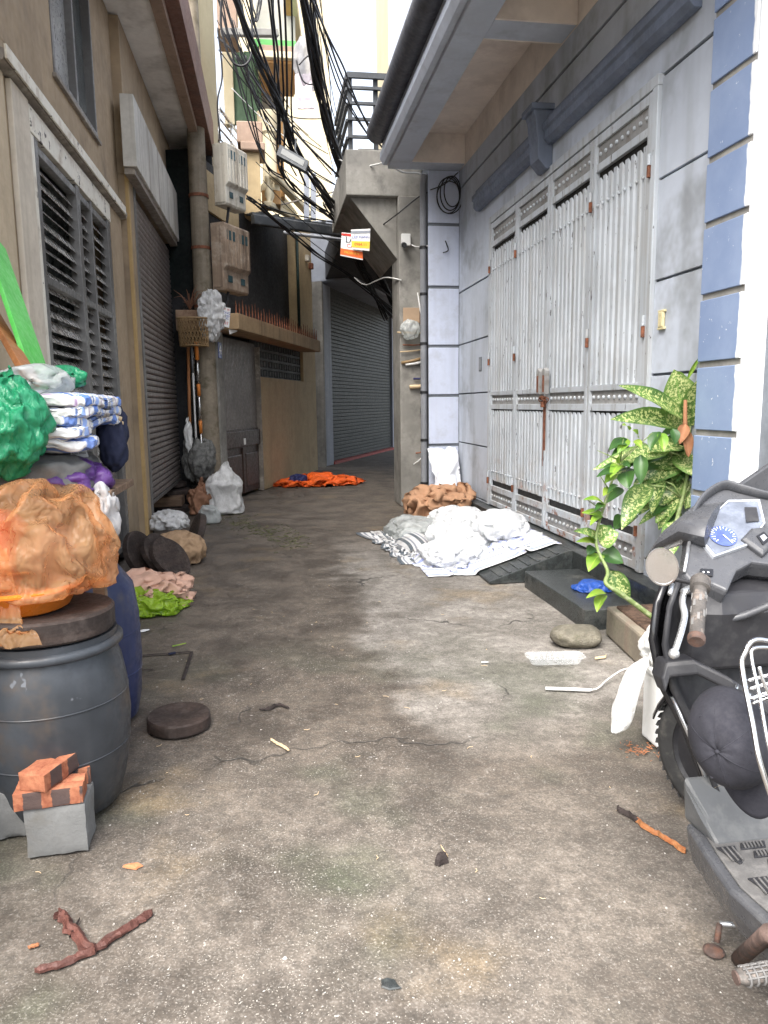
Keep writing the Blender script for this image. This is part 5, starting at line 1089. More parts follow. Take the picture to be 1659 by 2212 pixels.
pile((1.55, 7.9, .10), (.3, .5, .10), M_clear, 'thin clear bag lying between the white bags and the checked tarpaulin')
M_paperw = mat('white_paper_sheet', (.74, .76, .80), .8, var=.05, bump=.15, bs=12)
X, F, uv = sheetmesh((2.14, 9.45, .38), (.42, .05, .0), (-.05, .38, .56), 22, 26, 1.10, wav=.07, iters=35, g=-.0004, bend=.2, jit=.006, col=wallc+(cFloor(hramp),)); tag(soft('paper_sheet', X, F, M_paperw, uv=uv, thick=.003), 'crumpled white sheet stood in the corner of the pilaster', 'paper')
M_kraft = mat('brown_kraft_cloth', (.42, .24, .14), .85, var=.18, dirt=((.25, .14, .08), .5, 5), bump=.15)
X, F = bagmesh((2.08, 9.10, .18), (.32, .42, .21), 1.3, iters=45, sup=2.5, bend=.09, crump=.2, jit=.01, col=(cFloor(hramp),)+wallc); tag(soft('brown_cloth', X, F, M_kraft, thick=0), 'brown cloth draped over the heap against the pilaster', 'cloth')
MB().box((1.86, 8.62, 0), (2.0, 8.8, .22)).build('x', M_kraft).name = 'carton'; tag(bpy.data.objects['carton'], 'small brown carton under the brown cloth', 'carton')
pn = G(882, 1082); pb_ = MB().lathe([(.05, 0), (.075, 0), (.085, .16), (.09, .165), (.09, .175), (.03, .175)], (pn.x, pn.y-.3, 0), 18).build('paint_tin', M_pvc, smooth=True, autos=40); tag(pb_, 'small grey tin at the foot of the concrete post', 'tin')
# things hung on the concrete post
M_card = mat('brown_cardboard', (.42, .30, .20), .9, var=.12, dirt=((.28, .18, .1), .4, 8))
a, b = PY(871, 697, 10.28), PY(906, 665, 10.28); tag(box('cardboard', (a.x, 10.27, a.z), (b.x, 10.295, b.z), M_card), 'square of brown cardboard fixed to the concrete post', 'cardboard')
a, b = PY(907, 700, 10.28), PY(918, 668, 10.28); tag(box('wooden_batten', (a.x, 10.265, a.z), (b.x, 10.295, b.z), M_plank), 'short dark batten beside the brown cardboard', 'batten')
def stick(x0, y0, x1, y1, r, mt, label, Y=10.27): tag(MB().tube([PY(x0, y0, Y), PY((x0+x1)/2, (y0+y1)/2+1, Y-.01), PY(x1, y1, Y)], r, 8).build('stick', mt, smooth=True), label, 'stick')
stick(867, 784, 915, 773, .02, M_bamboo, 'bamboo stick wedged across the concrete post below the others'); stick(876, 788, 918, 781, .018, M_white, 'whitish pipe offcut under the bamboo stick')
stick(885, 836, 924, 832, .028, M_palew, 'pale wooden rolling pin handle on the concrete post'); stick(870, 745, 916, 744, .01, M_rust, 'rusty rod across the concrete post'); stick(858, 718, 922, 719, .012, M_palew, 'thin pale stick poking out past the post edge'); stick(864, 760, 915, 755, .009, M_palew, 'thinnest pale stick across the concrete post')
stick(902, 632, 925, 780, .008, M_white, 'long thin white rod leaning up the concrete post', 10.2); stick(893, 818, 918, 816, .014, M_nav2, 'navy handled tool on the concrete post'); stick(893, 1003, 912, 988, .008, M_white, 'short white rod low on the concrete post'); stick(898, 979, 914, 975, .01, M_rust, 'short rusty spike low on the concrete post')
c0 = PY(886, 712, 10.2); X, F = bagmesh(c0, (.10, .06, .10), 1.3, iters=30, sub=4, g=0, bend=.1); tag(soft('plastic_bag', X, F, M_clear, thick=0), 'small clear bag hung on the concrete post', 'plastic bag')
c0 = PY(917, 888, 10.2); b = MB()
for k in range(3): b.tube([c0+Vector((.045*math.cos(t)*(1+.1*k), -.01*k, .12*math.sin(t)*(1-.08*k))) for t in np.linspace(0, 6.283, 24)], .012, 6)
tag(b.build('black_strap', M_black, smooth=True), 'black strap loop hanging by the drain pipe', 'strap')

# ------------------------------------------------------------------ planter, plants and what lies round them
M_moss = mat('mossy_concrete', (.23, .20, .155), .9, var=.25, vs=6, dirt=((.11, .12, .07), .6, 6), streak=((.25, .14, .11), .4, 10), bump=.4, bs=50)
pt_ = thing('planter', (2.2, 3.85, 0), 'low mossy concrete planter against the corner pier', 'planter'); Zp = .185
bo = MB().prism([(x, y, 0) for x, y in ((1.93, 3.42), (2.438, 3.42), (2.438, 4.22), (2.03, 4.22))], (0, 0, Zp)).build('trough', M_moss, pt_, bevel=.015)
M_soil = mat('leaf_litter', (.10, .06, .04), .95, var=.5, vs=25, bump=.9, bs=70, bd=.02); MB().prism([(x, y, Zp-.02) for x, y in ((1.99, 3.47), (2.40, 3.47), (2.40, 4.17), (2.07, 4.17))], (0, 0, .035)).build('soil', M_soil, pt_, bevel=.01)
def leaf_mat(name, g0, g1, spots, cs=55):
    n = NT(name); n.pos = n.new('ShaderNodeTexCoord').outputs['Object']
    c = n.mix(n.ramp(n.noise(9, 2), .3, .7), g0, g1)
    uv = n.new('ShaderNodeTexCoord').outputs['UV']; u = n.sep(uv); rib = n.math('ABSOLUTE', n.math('SUBTRACT', u[0], .5))
    if spots:
        s = n.noise(cs, 2, .8, dist=.4); m_ = n.math('MULTIPLY', n.ramp(s, .50, .56), n.ramp(rib, .48, .30)); c = n.mix(m_, c, spots)
    c = n.mix(n.ramp(rib, .03, .012, 0, .6), c, mul(g1, 1.5)); n.fin(c, .35, 0, .5); wv = n.math('SINE', n.math('MULTIPLY', n.math('ADD', u[1], n.math('MULTIPLY', rib, -.5)), 90)); n.bump(wv, .12, .003)
    tl = n.new('ShaderNodeBsdfTranslucent'); n.L(n.mix(.5, c, (.15, .3, .02)), tl.inputs[0]); mx = n.new('ShaderNodeMixShader'); n.L(.25, mx.inputs[0]); n.L(n.b.outputs[0], mx.inputs[1]); n.L(tl.outputs[0], mx.inputs[2]); n.L(mx.outputs[0], n.out.inputs[0]); return n.m
M_dief = leaf_mat('variegated_leaf', (.055, .13, .03), (.11, .21, .05), (.55, .60, .25)); M_dief2 = leaf_mat('pale_variegated_leaf', (.10, .20, .045), (.17, .29, .07), (.62, .66, .30), 70); M_dkleaf = leaf_mat('dark_leaf', (.03, .085, .022), (.06, .14, .035), None); M_ygleaf = leaf_mat('yellow_green_leaf', (.14, .28, .03), (.30, .42, .06), None)
M_stem = mat('green_stem', (.16, .22, .07), .6, var=.25, dirt=((.45, .45, .3), .5, 25)); M_drys = mat('dry_spathe', (.30, .14, .07), .8, var=.3)
def leaf(par, base, tip, wid, mt, droop=.10, cup=.18, side=None, nseg=10, roll=0., shape=1.):
    base, tip = V3(base), V3(tip); d = tip-base; L = d.length; d.normalize()
    view = (Vector((0, 0, CAMH))-base).normalized(); up = side or (view*.75+Vector((random.uniform(-.35, .35), random.uniform(-.3, .3), .55)))
    sx = d.cross(up).normalized(); nv = sx.cross(d).normalized()
    if roll: q = Matrix.Rotation(roll, 3, d); sx = q @ sx; nv = q @ nv
    vs = []; uv = []; ac = 6
    for i in range(nseg+1):
        t = i/nseg; w_ = wid*.5*(math.sin(math.pi*min(1, t**.75*1.0))**.8)*shape+.0015; w_ = max(w_, .002)
        p = base+d*L*t+nv*(droop*L*math.sin(t*math.pi*.9))-Vector((0, 0, 1))*(droop*L*.8*t*t)
        for j in range(ac+1):
            s_ = j/ac*2-1; vs.append(p+sx*w_*s_+nv*(abs(s_)**1.4*w_*cup*2)+nv*(.05*w_*math.sin(t*14+j))); uv.append((j/ac, t))
    fs = [(i*(ac+1)+j, i*(ac+1)+j+1, (i+1)*(ac+1)+j+1, (i+1)*(ac+1)+j) for i in range(nseg) for j in range(ac)]
    b = MB().add(vs, fs); b.uv = uv; return b.build('leaf', mt, par, smooth=True)
def c8(cx, cy): return 1209+cx*.3122, 604.5+cy*.3122
dfp = thing('dumb_cane_plant', (2.3, 4.1, Zp), 'tall dumb cane with large cream-speckled green leaves in the planter', 'plant')
def P8(cx, cy, Y): return PY(*c8(cx, cy), Y)
YD = 4.2
st = spline([Vector((2.12, 3.86, Zp)), P8(330, 2040, 4.05)+Vector((.02, 0, -.05)), P8(560, 1990, 4.1), P8(820, 1900, 4.2), P8(880, 1500, 4.25), P8(880, 1000, 4.22), P8(885, 700, 4.2)], 6)
st = spline([Vector((2.36, 4.1, Zp)), Vector((2.37, 4.12, .5)), P8(890, 1300, 4.22), P8(885, 700, 4.2)], 6); MB().tube(st, np.linspace(.02, .008, len(st)), 8).build('stem', M_stem, dfp, smooth=True)
def W(px, Y=4.25): return px*.3122/CF*Y*1.15
LV = [((880, 1030), (790, 620), 270, M_dief2, 0), ((860, 960), (400, 705), 120, M_dief, .1), ((850, 1010), (345, 940), 150, M_dief, .12), ((905, 1010), (960, 690), 150, M_dief, 0), ((880, 1190), (550, 1400), 200, M_dief, .15), ((760, 1190), (225, 1290), 120, M_dief2, .12), ((890, 1180), (960, 1360), 230, M_dief2, .1), ((880, 1320), (470, 1500), 140, M_dkleaf, .15), ((620, 1420), (430, 1700), 150, M_dief, .2), ((850, 1370), (690, 1700), 160, M_dief, .2), ((720, 1390), (640, 1610), 95, M_dief, .15), ((960, 1390), (870, 1570), 140, M_dief2, .15), ((790, 1670), (760, 1920), 130, M_dief2, .15), ((960, 960), (1010, 1180), 110, M_dkleaf, .1), ((960, 1000), (1030, 770), 110, M_dief, .05), ((850, 1150), (610, 1180), 130, M_dief, .1), ((860, 1090), (680, 760), 110, M_dkleaf, .05), ((870, 1250), (640, 1290), 150, M_dief, .12), ((900, 1420), (960, 1650), 130, M_dkleaf, .15), ((860, 1480), (760, 1640), 130, M_dkleaf, .1), ((700, 1240), (500, 1330), 110, M_dkleaf, .1), ((930, 1120), (1000, 1300), 150, M_dkleaf, .1)]
for k, (b_, t_, w_, mt, dr_) in enumerate(LV):
    yb_ = YD+random.uniform(-.02, .10)+(.1 if mt is M_dkleaf else 0); yt = yb_+random.uniform(-.16, .02); ob = leaf(dfp, P8(*b_, yb_), P8(*t_, yt), W(w_), mt, droop=dr_*.6)
    pb2 = P8(*b_, yb_); sp_ = min(st, key=lambda q: abs(q.z-(pb2.z-.12))); MB().tube([sp_, (sp_+pb2)/2+Vector((0, 0, .03)), pb2], .006, 6).build('leaf_stalk', M_stem, dfp, smooth=True)
for k in range(30):
    bx_, by_ = random.uniform(420, 930), random.uniform(1060, 1640); an = random.uniform(math.pi*.6, math.pi*1.4); L_ = random.uniform(110, 190)
    leaf(dfp, P8(bx_, by_, 4.30), P8(bx_+L_*math.cos(an), by_+L_*.55+30*math.sin(an*3), 4.22), W(random.uniform(60, 95)), random.choice((M_dkleaf, M_dief, M_dief2)), droop=.08)
for k in range(16):
    bx_, by_ = random.uniform(760, 960), random.uniform(960, 1480); an = random.uniform(math.pi*.55, math.pi*1.35); L_ = random.uniform(150, 260)
    q = P8(bx_, by_, 4.36); leaf(dfp, q, P8(bx_+L_*math.cos(an), by_+L_*(.35+.5*math.sin(an*2)), 4.30), W(random.uniform(80, 140)), random.choice((M_dkleaf, M_dkleaf, M_dief)), droop=.08)
for b_, t_, w_ in (((885, 690), (975, 525), 22), ((800, 640), (880, 680), 16)): leaf(dfp, P8(*b_, 4.2), P8(*t_, 4.18), W(w_), M_ygleaf, droop=.02, cup=.6)
MB().tube([P8(870, 830, 4.14), P8(868, 1000, 4.14), P8(880, 1210, 4.15)], [.010, .014, .006], 7).build('dry_stalk', M_drys, dfp, smooth=True)
for b_, t_, w_ in (((870, 1000), (830, 1130), 70), ((875, 1040), (890, 1220), 60)): leaf(dfp, P8(*b_, 4.12), P8(*t_, 4.1), W(w_), M_drys, droop=.05, cup=.4)
shb_ = thing('trailing_shrub', (2.1, 3.95, Zp), 'leggy shrub with small glossy leaves leaning out in front of the gate', 'plant'); YS = 4.0
vine = spline([Vector((2.16, 3.75, Zp)), P8(430, 2175, 3.8), P8(320, 2100, 3.85), P8(330, 2010, 3.9), P8(250, 1800, 4.0), P8(330, 1500, 4.08), P8(420, 1250, 4.1), P8(560, 1130, 4.12)], 6); MB().tube(vine, np.linspace(.016, .004, len(vine)), 8).build('stem', M_stem, shb_, smooth=True)
for tw_ in (((250, 1800), (120, 1720)), ((300, 1600), (190, 1520)), ((300, 1580), (200, 1620)), ((420, 1250), (260, 1180)), ((420, 1260), (640, 1060)), ((420, 1250), (440, 1100)), ((340, 1450), (270, 1340))): MB().tube([P8(*tw_[0], 4.05), P8(*tw_[1], 4.0)], [.005, .002], 5).build('twig', M_stem, shb_, smooth=True)
for b_, t_, w_, mt in (((280, 1900), (200, 2010), 95, M_ygleaf), ((290, 1890), (440, 1950), 100, M_dkleaf), ((270, 1810), (410, 1740), 150, M_dief2), ((260, 1800), (90, 1720), 60, M_dief), ((250, 1810), (170, 1740), 70, M_ygleaf), ((255, 1830), (110, 1800), 45, M_ygleaf), ((240, 1850), (190, 1900), 60, M_dkleaf), ((300, 1640), (150, 1600), 55, M_ygleaf), ((300, 1640), (210, 1690), 50, M_ygleaf), ((310, 1560), (160, 1510), 50, M_ygleaf), ((310, 1560), (240, 1590), 45, M_dkleaf), ((350, 1450), (300, 1490), 50, M_ygleaf), ((380, 1340), (310, 1400), 55, M_ygleaf), ((400, 1330), (250, 1350), 50, M_dkleaf), ((420, 1270), (430, 1190), 45, M_ygleaf), ((410, 1280), (350, 1360), 60, M_ygleaf), ((430, 1270), (490, 1290), 40, M_dkleaf), ((400, 1290), (300, 1290), 30, M_dkleaf), ((480, 1130), (380, 1130), 50, M_dkleaf), ((470, 1100), (400, 1190), 60, M_ygleaf), ((520, 1110), (570, 1160), 40, M_ygleaf), ((540, 1090), (500, 1030), 40, M_ygleaf), ((690, 1050), (630, 1170), 75, M_dkleaf), ((700, 1060), (720, 1180), 60, M_ygleaf), ((780, 1030), (800, 1130), 60, M_dkleaf), ((460, 1330), (480, 1440), 100, M_dkleaf), ((560, 1210), (560, 1400), 80, M_dkleaf), ((380, 1900), (370, 1830), 50, M_dkleaf), ((340, 2010), (480, 2200), 110, M_dief), ((320, 2170), (180, 2190), 50, M_ygleaf), ((310, 2180), (260, 2290), 70, M_ygleaf), ((400, 1420), (330, 1470), 35, M_dkleaf), ((480, 1040), (430, 1000), 40, M_ygleaf), ((360, 1760), (300, 1700), 60, M_dkleaf)):
    leaf(shb_, P8(*b_, 4.05), P8(*t_, 4.0+random.uniform(-.06, .04)), W(w_*1.05), mt, droop=.1, cup=.2, nseg=7)
# stone, tray, blue cloth, white cord
c = G(1248, 1398); V_, F_ = ico(4); V_ = np.array([p*(1+.14*mnoise.noise(Vector(p)*1.6)+.05*mnoise.noise(Vector(p)*5)+.02*mnoise.noise(Vector(p)*14)) for p in V_]); V_ = np.sign(V_)*np.abs(V_)**.85*np.array((.155, .12, .062))
b = MB(); b.v = [tuple(p+np.array((c.x+.02, c.y+.06, .052))) for p in V_]; b.f = list(F_); b.mi = [0]*len(F_); tag(b.build('stone', mat('grey_brown_stone', (.17, .155, .12), .95, var=.3, vs=14, dirt=((.09, .085, .05), .6, 9), bump=1., bs=90, bd=.012), smooth=True), 'flat rounded stone lying by the planter', 'stone')
M_tray = plastic('clear_tray_film', (.86, .88, .88), .72, .08, .1, bumpk=.1); c = G(1206, 1440); ty = thing('plastic_tray', (c.x, c.y, 0), 'clear ribbed plastic tray on the concrete by the stone', 'tray')
def rrect(w_, d_, r, z, n=6, cx=0., cy=0., rot=0.):
    out = []
    for q, (sx, sy) in enumerate(((1, 1), (-1, 1), (-1, -1), (1, -1))):
        for k in range(n): a = math.pi/2*(q+k/(n-1)); out.append(((w_-r)*sx+r*math.cos(a), (d_-r)*sy+r*math.sin(a)))
    cs_, sn = math.cos(rot), math.sin(rot); return [Vector((cx+x*cs_-y*sn, cy+x*sn+y*cs_, z)) for x, y in out]
k_ = dict(cx=c.x, cy=c.y+.05, rot=-.12)
MB().loft([rrect(.165, .07, .04, .048, **k_), rrect(.155, .062, .036, .05, **k_), rrect(.152, .06, .035, .046, **k_), rrect(.135, .045, .028, .008, **k_)], caps=False).build('wall', M_tray, ty, smooth=True); MB().loft([rrect(.135, .045, .028, .008, **k_), rrect(.05, .02, .01, .006, **k_), rrect(.01, .005, .002, .006, **k_)], caps=False).build('base', M_tray, ty, smooth=True)
for k in range(8): q = Vector((c.x-.11+.031*k, c.y+.05-.012-(-.11+.031*k)*.12, .02)); MB().obox(q+Vector((0, .045, .012)), (.006, 0, 0), (0, .003, 0), (0, .003, .016)).build('rib', M_tray, ty); 
M_bluec = plastic('blue_bag_film', (.03, .10, .42), .05, .35, .25); c = G(1280, 1272, .13); X, F = bagmesh((c.x, c.y, .165), (.10, .09, .045), 1.3, iters=40, sub=4, bend=.12, col=(cFloor(.128),)); tag(soft('plastic_bag', X, F, M_bluec, thick=0), 'small blue bag on the black step under the shrub', 'plastic bag')
cd = [G(1178, 1487, .006), G(1235, 1489, .006), G(1285, 1489, .006), G(1312, 1468, .02), G(1345, 1447, .05), G(1385, 1440, .10)]; tag(MB().tube(spline(cd, 8), [.009 if k < 15 else .004 for k in range(len(spline(cd, 8)))], 6).build('loose_cord', M_white, smooth=True), 'white cord end trailing over the concrete to the foam box', 'cord')
# foam box and tied bag
M_foam = mat('white_foam', (.80, .81, .80), .7, var=.03, dirt=((.55, .53, .5), .4, 8), bump=.15, bs=90); fb = thing('foam_box', (1.72, 2.65, 0), 'white foam box with handwritten letters behind the scooter wheel', 'box')
MB().box((1.555, 2.36, .002), (1.93, 2.86, .30)).build('body', M_foam, fb, bevel=.012); MB().box((1.545, 2.35, .301), (1.94, 2.87, .335)).build('lid', M_foam, fb, bevel=.01)
for k, ch_ in enumerate('PHUONG'): text(ch_, (1.553, 2.66+.012*math.sin(k*2), .245-.036*k), (0, -.25, -1), (0, -1, .25), .05, M_txtd, fb)
M_tied = plastic('white_carrier_film', (.76, .76, .74), .15, .35, .4, bumpk=.4); c = Vector((1.68, 2.82, .43))
X, F = bagmesh(c, (.11, .11, .11), 1.25, iters=40, bend=.12, tuft=((-.3, -.2, 1), .25), crump=.15, col=(cFloor(.34), cEll(c, (.07, .07, .07)))); tg = thing('carrier_bag', c, 'knotted white carrier bag slumped on the foam box', 'plastic bag'); soft('film', X, F, M_tied, tg, thick=0)
pa = [PY(x, y, Y) for x, y, Y in ((1395, 1420, 2.78), (1372, 1455, 2.72), (1350, 1520, 2.70), (1338, 1560, 2.70), (1322, 1580, 2.70))]; V_ = []; n_ = 14; S_ = spline(pa, 8); b = MB()
b.tube(S_, [max(.004, .048*math.sin(.25+2.75*i/(len(S_)-1))*(1+.2*mnoise.noise((i*.11, 3, 1)))) for i in range(len(S_))], n_, flat=.38); X = pbd(b.v, [(f[0], f[1], f[2]) for f in b.f if len(f) == 4]+[(f[0], f[2], f[3]) for f in b.f if len(f) == 4], 1.05, iters=10, g=-.0001, bend=.3, jit=.0015); soft('film_tail', X, [(f[0], f[1], f[2]) for f in b.f if len(f) == 4]+[(f[0], f[2], f[3]) for f in b.f if len(f) == 4], M_tied, tg, thick=0)
# ================================================================== scooter
M_spl = mat('grey_scooter_plastic', (.062, .064, .070), .34, var=.12, vs=6, dirt=((.13, .13, .13), .35, 18), bump=.04, bs=200); M_sblk = mat('gloss_black_paint', (.012, .012, .014), .18, var=.1, bump=0, spec=.6); M_smat = mat('matt_black_plastic', (.022, .022, .025), .5, var=.15, dirt=((.06, .06, .06), .4, 20), bump=.05, bs=150)
M_chrome = mat('chrome', (.75, .75, .76), .12, 1., var=.05, bump=0); M_alu = mat('cast_aluminium', (.62, .64, .66), .35, .85, var=.08, bump=.03); M_rub = mat('worn_grip_rubber', (.075, .068, .062), .6, var=.3, vs=25, dirt=((.30, .24, .2), .6, 30), bump=.3, bs=160); M_tyre = mat('tyre_rubber', (.03, .03, .03), .85, var=.2, dirt=((.09, .085, .075), .6, 20)); M_ironb = mat('rusty_dark_iron', (.09, .06, .05), .8, var=.4, vs=25, dirt=((.2, .08, .04), .5, 20))
SX, FAY, RAY = 1.24, 2.06, .80
sct = thing('scooter', (SX, (FAY+RAY)/2, 0), 'dark grey motor scooter parked by the planter with a cap hung on it', 'scooter')
def PP(x, y, p, n):
    d = ray(x, y); n = np.array(n, float); p = np.array(p, float)-np.array([0, 0, CAMH]); return Vector(d*((p@n)/(d@n)))+Vector((0, 0, CAMH))
# steering: bars turned left
hd = Vector((-.70, .714, 0)).normalized(); lf = Vector((-hd.y, hd.x, 0)); PC = Vector(G(1574, 1150, 1.075)); cn_ = (Vector((-.10, -.60, .80))).normalized()
def poly(pts, off=0.): return [PP(x, y, PC+cn_*off, cn_) for x, y in pts]
out = [(1478, 1237), (1489, 1171), (1491, 1139), (1502, 1102), (1522, 1074), (1563, 1053), (1600, 1060), (1660, 1074), (1730, 1082), (1790, 1110), (1810, 1170), (1790, 1250), (1740, 1260), (1690, 1222), (1625, 1214), (1592, 1232), (1572, 1276), (1541, 1262), (1492, 1253)]
cv = MB(); top = poly(out); cen = sum(top, Vector())/len(top)
r0 = [p+(p-cen)*.03-cn_*.015 for p in top]; r1 = [p+(p-cen)*.05-cn_*.05 for p in top]; r2 = [cen+(p-cen)*.8-cn_*.13+Vector((0, .04, 0)) for p in top]
cv.loft([top, r0, r1, r2]); hc_ = cv.build('handlebar_cover', M_spl, sct, bevel=.006, seg=2)
# hood over the instruments
hood = poly([(1491, 1150), (1492, 1125), (1504, 1097), (1524, 1071), (1563, 1049), (1602, 1057), (1660, 1071), (1730, 1080)], .012)
hood = spline(hood, 5); MB().tube(hood, [.004+.0035*math.sin(math.pi*i/(len(hood)-1)) for i in range(len(hood))], 10, flat=2.6).build('instrument_hood', M_spl, sct, smooth=True)
M_lensg = mat('instrument_face', (.13, .145, .18), .08, var=.3, vs=20, bump=0, spec=.8); M_bez = mat('instrument_bezel', (.42, .44, .47), .3, .3, var=.1, bump=0)
lens = [(1512, 1158), (1531, 1122), (1574, 1084), (1637, 1083), (1648, 1130), (1617, 1173), (1545, 1198)]
lp = poly(lens, .008); lcn = sum(lp, Vector())/len(lp)
MB().loft([[lcn+(p-lcn)*1.10-cn_*.010 for p in lp], [lcn+(p-lcn)*1.08+cn_*.002 for p in lp], [lcn+(p-lcn)*1.0+cn_*.002 for p in lp], [lcn+(p-lcn)*.99-cn_*.004 for p in lp]]).build('bezel', M_bez, sct, bevel=.002)
ip = MB().prism([lcn+(p-lcn)*.985-cn_*.004 for p in lp], cn_*.004).build('instrument_panel', M_lensg, sct)
dc = PP(1562, 1158, PC+cn_*.0095, cn_); ux = (PP(1572, 1158, PC+cn_*.0095, cn_)-dc).normalized(); uy = cn_.cross(ux)
M_dial = mat('dial_blue', (.07, .10, .26), .2, var=.25, vs=30, bump=0)
b = MB().lathe([(.001, .0), (.038, .0), (.038, .0012), (.001, .0012)], dc, 32, axis=cn_).build('dial', M_dial, ip, smooth=True, autos=40)
tk = MB()
for k in range(17):
    a = R(-130+k*260/16); d_ = ux*math.sin(a)+uy*math.cos(a); L_ = .010 if k % 2 == 0 else .006; tk.obox(dc+d_*(.034-L_/2)+cn_*.0022, d_*L_/2, cn_.cross(d_)*.0009, cn_*.0006)
tk.build('dial_marks', M_txtw, ip)
nd = ux*math.sin(R(150))+uy*math.cos(R(150)); MB().obox(dc+nd*.016+cn_*.004, nd*.018, cn_.cross(nd)*.0011, cn_*.0006).build('needle', M_txtw, ip)
q4 = poly([(1608, 1096), (1634, 1096), (1640, 1126), (1612, 1128)], .0115); MB().prism(q4, cn_*.001).build('display', M_smat, ip); 
kb_ = poly([(1600, 1165), (1622, 1142), (1662, 1138), (1680, 1170), (1648, 1200)], .012); MB().loft([[p-cn_*.014 for p in kb_], kb_, [sum(kb_, Vector())/5+(p-sum(kb_, Vector())/5)*.8+cn_*.008 for p in kb_]]).build('emblem_panel', M_spl, sct, bevel=.003)
ks = poly([(1634, 1158), (1650, 1149), (1664, 1164), (1648, 1178)], .0215); MB().prism(ks, cn_*.002).build('emblem_frame', M_sblk, sct); MB().prism([sum(ks, Vector())/4+(p-sum(ks, Vector())/4)*.55+cn_*.0021 for p in ks], cn_*.001).build('emblem', M_pvc, sct)
sw = poly([(1512, 1230), (1540, 1232), (1539, 1247), (1510, 1243)], .001); MB().prism(sw, cn_*.006).build('switch', M_sblk, sct, bevel=.002)
for x in (1520, 1530): MB().lathe([(.0012, 0), (.0026, 0), (.0026, .0006), (.0012, .0006)], PP(x, 1236, PC+cn_*.0075, cn_), 12, axis=cn_).build('switch_mark', M_txtw, sct)
ed = poly([(1478, 1236), (1489, 1171)], .004); MB().tube(ed, .005, 8).build('cover_edge', M_alu, sct, smooth=True)
# windshield / nacelle in front
nac = MB(); base = PC+Vector((.02, .10, -.02)); rg = []
for k, (dy, w_, z_) in enumerate(((-.02, .20, .04), (.05, .20, .05), (.12, .16, .0), (.17, .10, -.06))): rg.append([base+hd*(dy)+lf*(w_*math.cos(t))+Vector((0, 0, z_-.02+.075*(1-.25*k)*math.sin(t))) for t in np.linspace(0, 2*math.pi, 20, endpoint=False)])
nac.loft(rg).build('headlight_nacelle', M_spl, sct, smooth=True, autos=50)
# fly screen seen above the hood
fsn = [PY(x, y, 2.05) for x, y in ((1592, 1052), (1690, 985), (1720, 1085), (1610, 1068))]; MB().prism(fsn, (0, .02, .0)).build('fly_screen', M_spl, sct, bevel=.004)
M_mat2 = mat('worn_grip_mark', (.16, .155, .15), .5, var=.2)
# left grip, lever, mirror
gb = G(1512, 1272, .99); ge = PY(1505, 1372, gb.y-.115); gd = (ge-gb).normalized(); gL = (ge-gb).length
MB().lathe([(.010, -.05), (.024, -.03), (.024, 0), (.0165, .004), (.0165, gL), (.0175, gL+.002), (.0175, gL+.004)], gb, 20, axis=gd).build('grip', M_rub, sct, smooth=True, autos=40); MB().lathe([(.004, 0), (.019, .0), (.02, .004), (.02, .014), (.017, .018), (.004, .018)], gb+gd*(gL+.004), 20, axis=gd).build('bar_end', M_ironb, sct, smooth=True, autos=40)
b = MB()
for k in range(8):
    a = k*.8; s_ = gd.orthogonal().normalized(); s2 = gd.cross(s_)
    for j in range(2): b.obox(gb+gd*(gL*(.2+.1*k % .7))+(s_*math.cos(a+j*3.1)+s2*math.sin(a+j*3.1))*.0168, gd*.011, (s_*-math.sin(a+j*3.1)+s2*math.cos(a+j*3.1))*.003, (s_*math.cos(a+j*3.1)+s2*math.sin(a+j*3.1))*.001)
b.build('grip_lozenge', M_mat2, sct)
lv = spline([PY(x, y, Y) for x, y, Y in ((1500, 1268, gb.y+.06), (1480, 1276, gb.y+.05), (1474, 1300, gb.y+.03), (1479, 1330, gb.y+.0), (1470, 1370, gb.y-.04), (1456, 1412, gb.y-.08))], 6); MB().tube(lv, [.012 if i < 8 else .0085 for i in range(len(lv))], 10, flat=.55).build('brake_lever', M_alu, sct, smooth=True); MB().ball(lv[-1], (.013, .013, .013), 12, 8).build('lever_knob', M_alu, sct, smooth=True)
mc = G(1430, 1224, 1.045); mn = (Vector((0, 0, CAMH))-mc).normalized()+Vector((-.25, -1, -.62)).normalized(); mn.normalize(); mu = (Vector((-.25, 0, 1))-mn*Vector((-.25, 0, 1)).dot(mn)).normalized(); mr = mu.cross(mn)
def mell(k, off): return [mc+mr*(.035*k*math.cos(t))+mu*(.046*k*math.sin(t))+mn*off for t in np.linspace(0, 2*math.pi, 32, endpoint=False)]
MB().loft([mell(.25, -.035), mell(.8, -.022), mell(1.08, -.004), mell(1.1, .003), mell(1.0, .003), mell(.99, .0)]).build('mirror_housing', M_chrome, sct, smooth=True, autos=50); MB().prism(mell(1.0, .0005), mn*.001).build('mirror_glass', mat('mirror_glass', (.9, .9, .9), .02, 1., var=0, bump=0), sct)
MB().tube(spline([mc-mn*.03-mu*.03, mc-mn*.05-mu*.06+Vector((.03, .03, 0)), gb+Vector((.02, .05, .0))], 6), .006, 8).build('mirror_stem', M_smat, sct, smooth=True); MB().tube([PY(1452, 1262, gb.y+.05), PY(1447, 1283, gb.y+.02)], .006, 8).build('mirror_stem_cap', M_alu, sct, smooth=True)
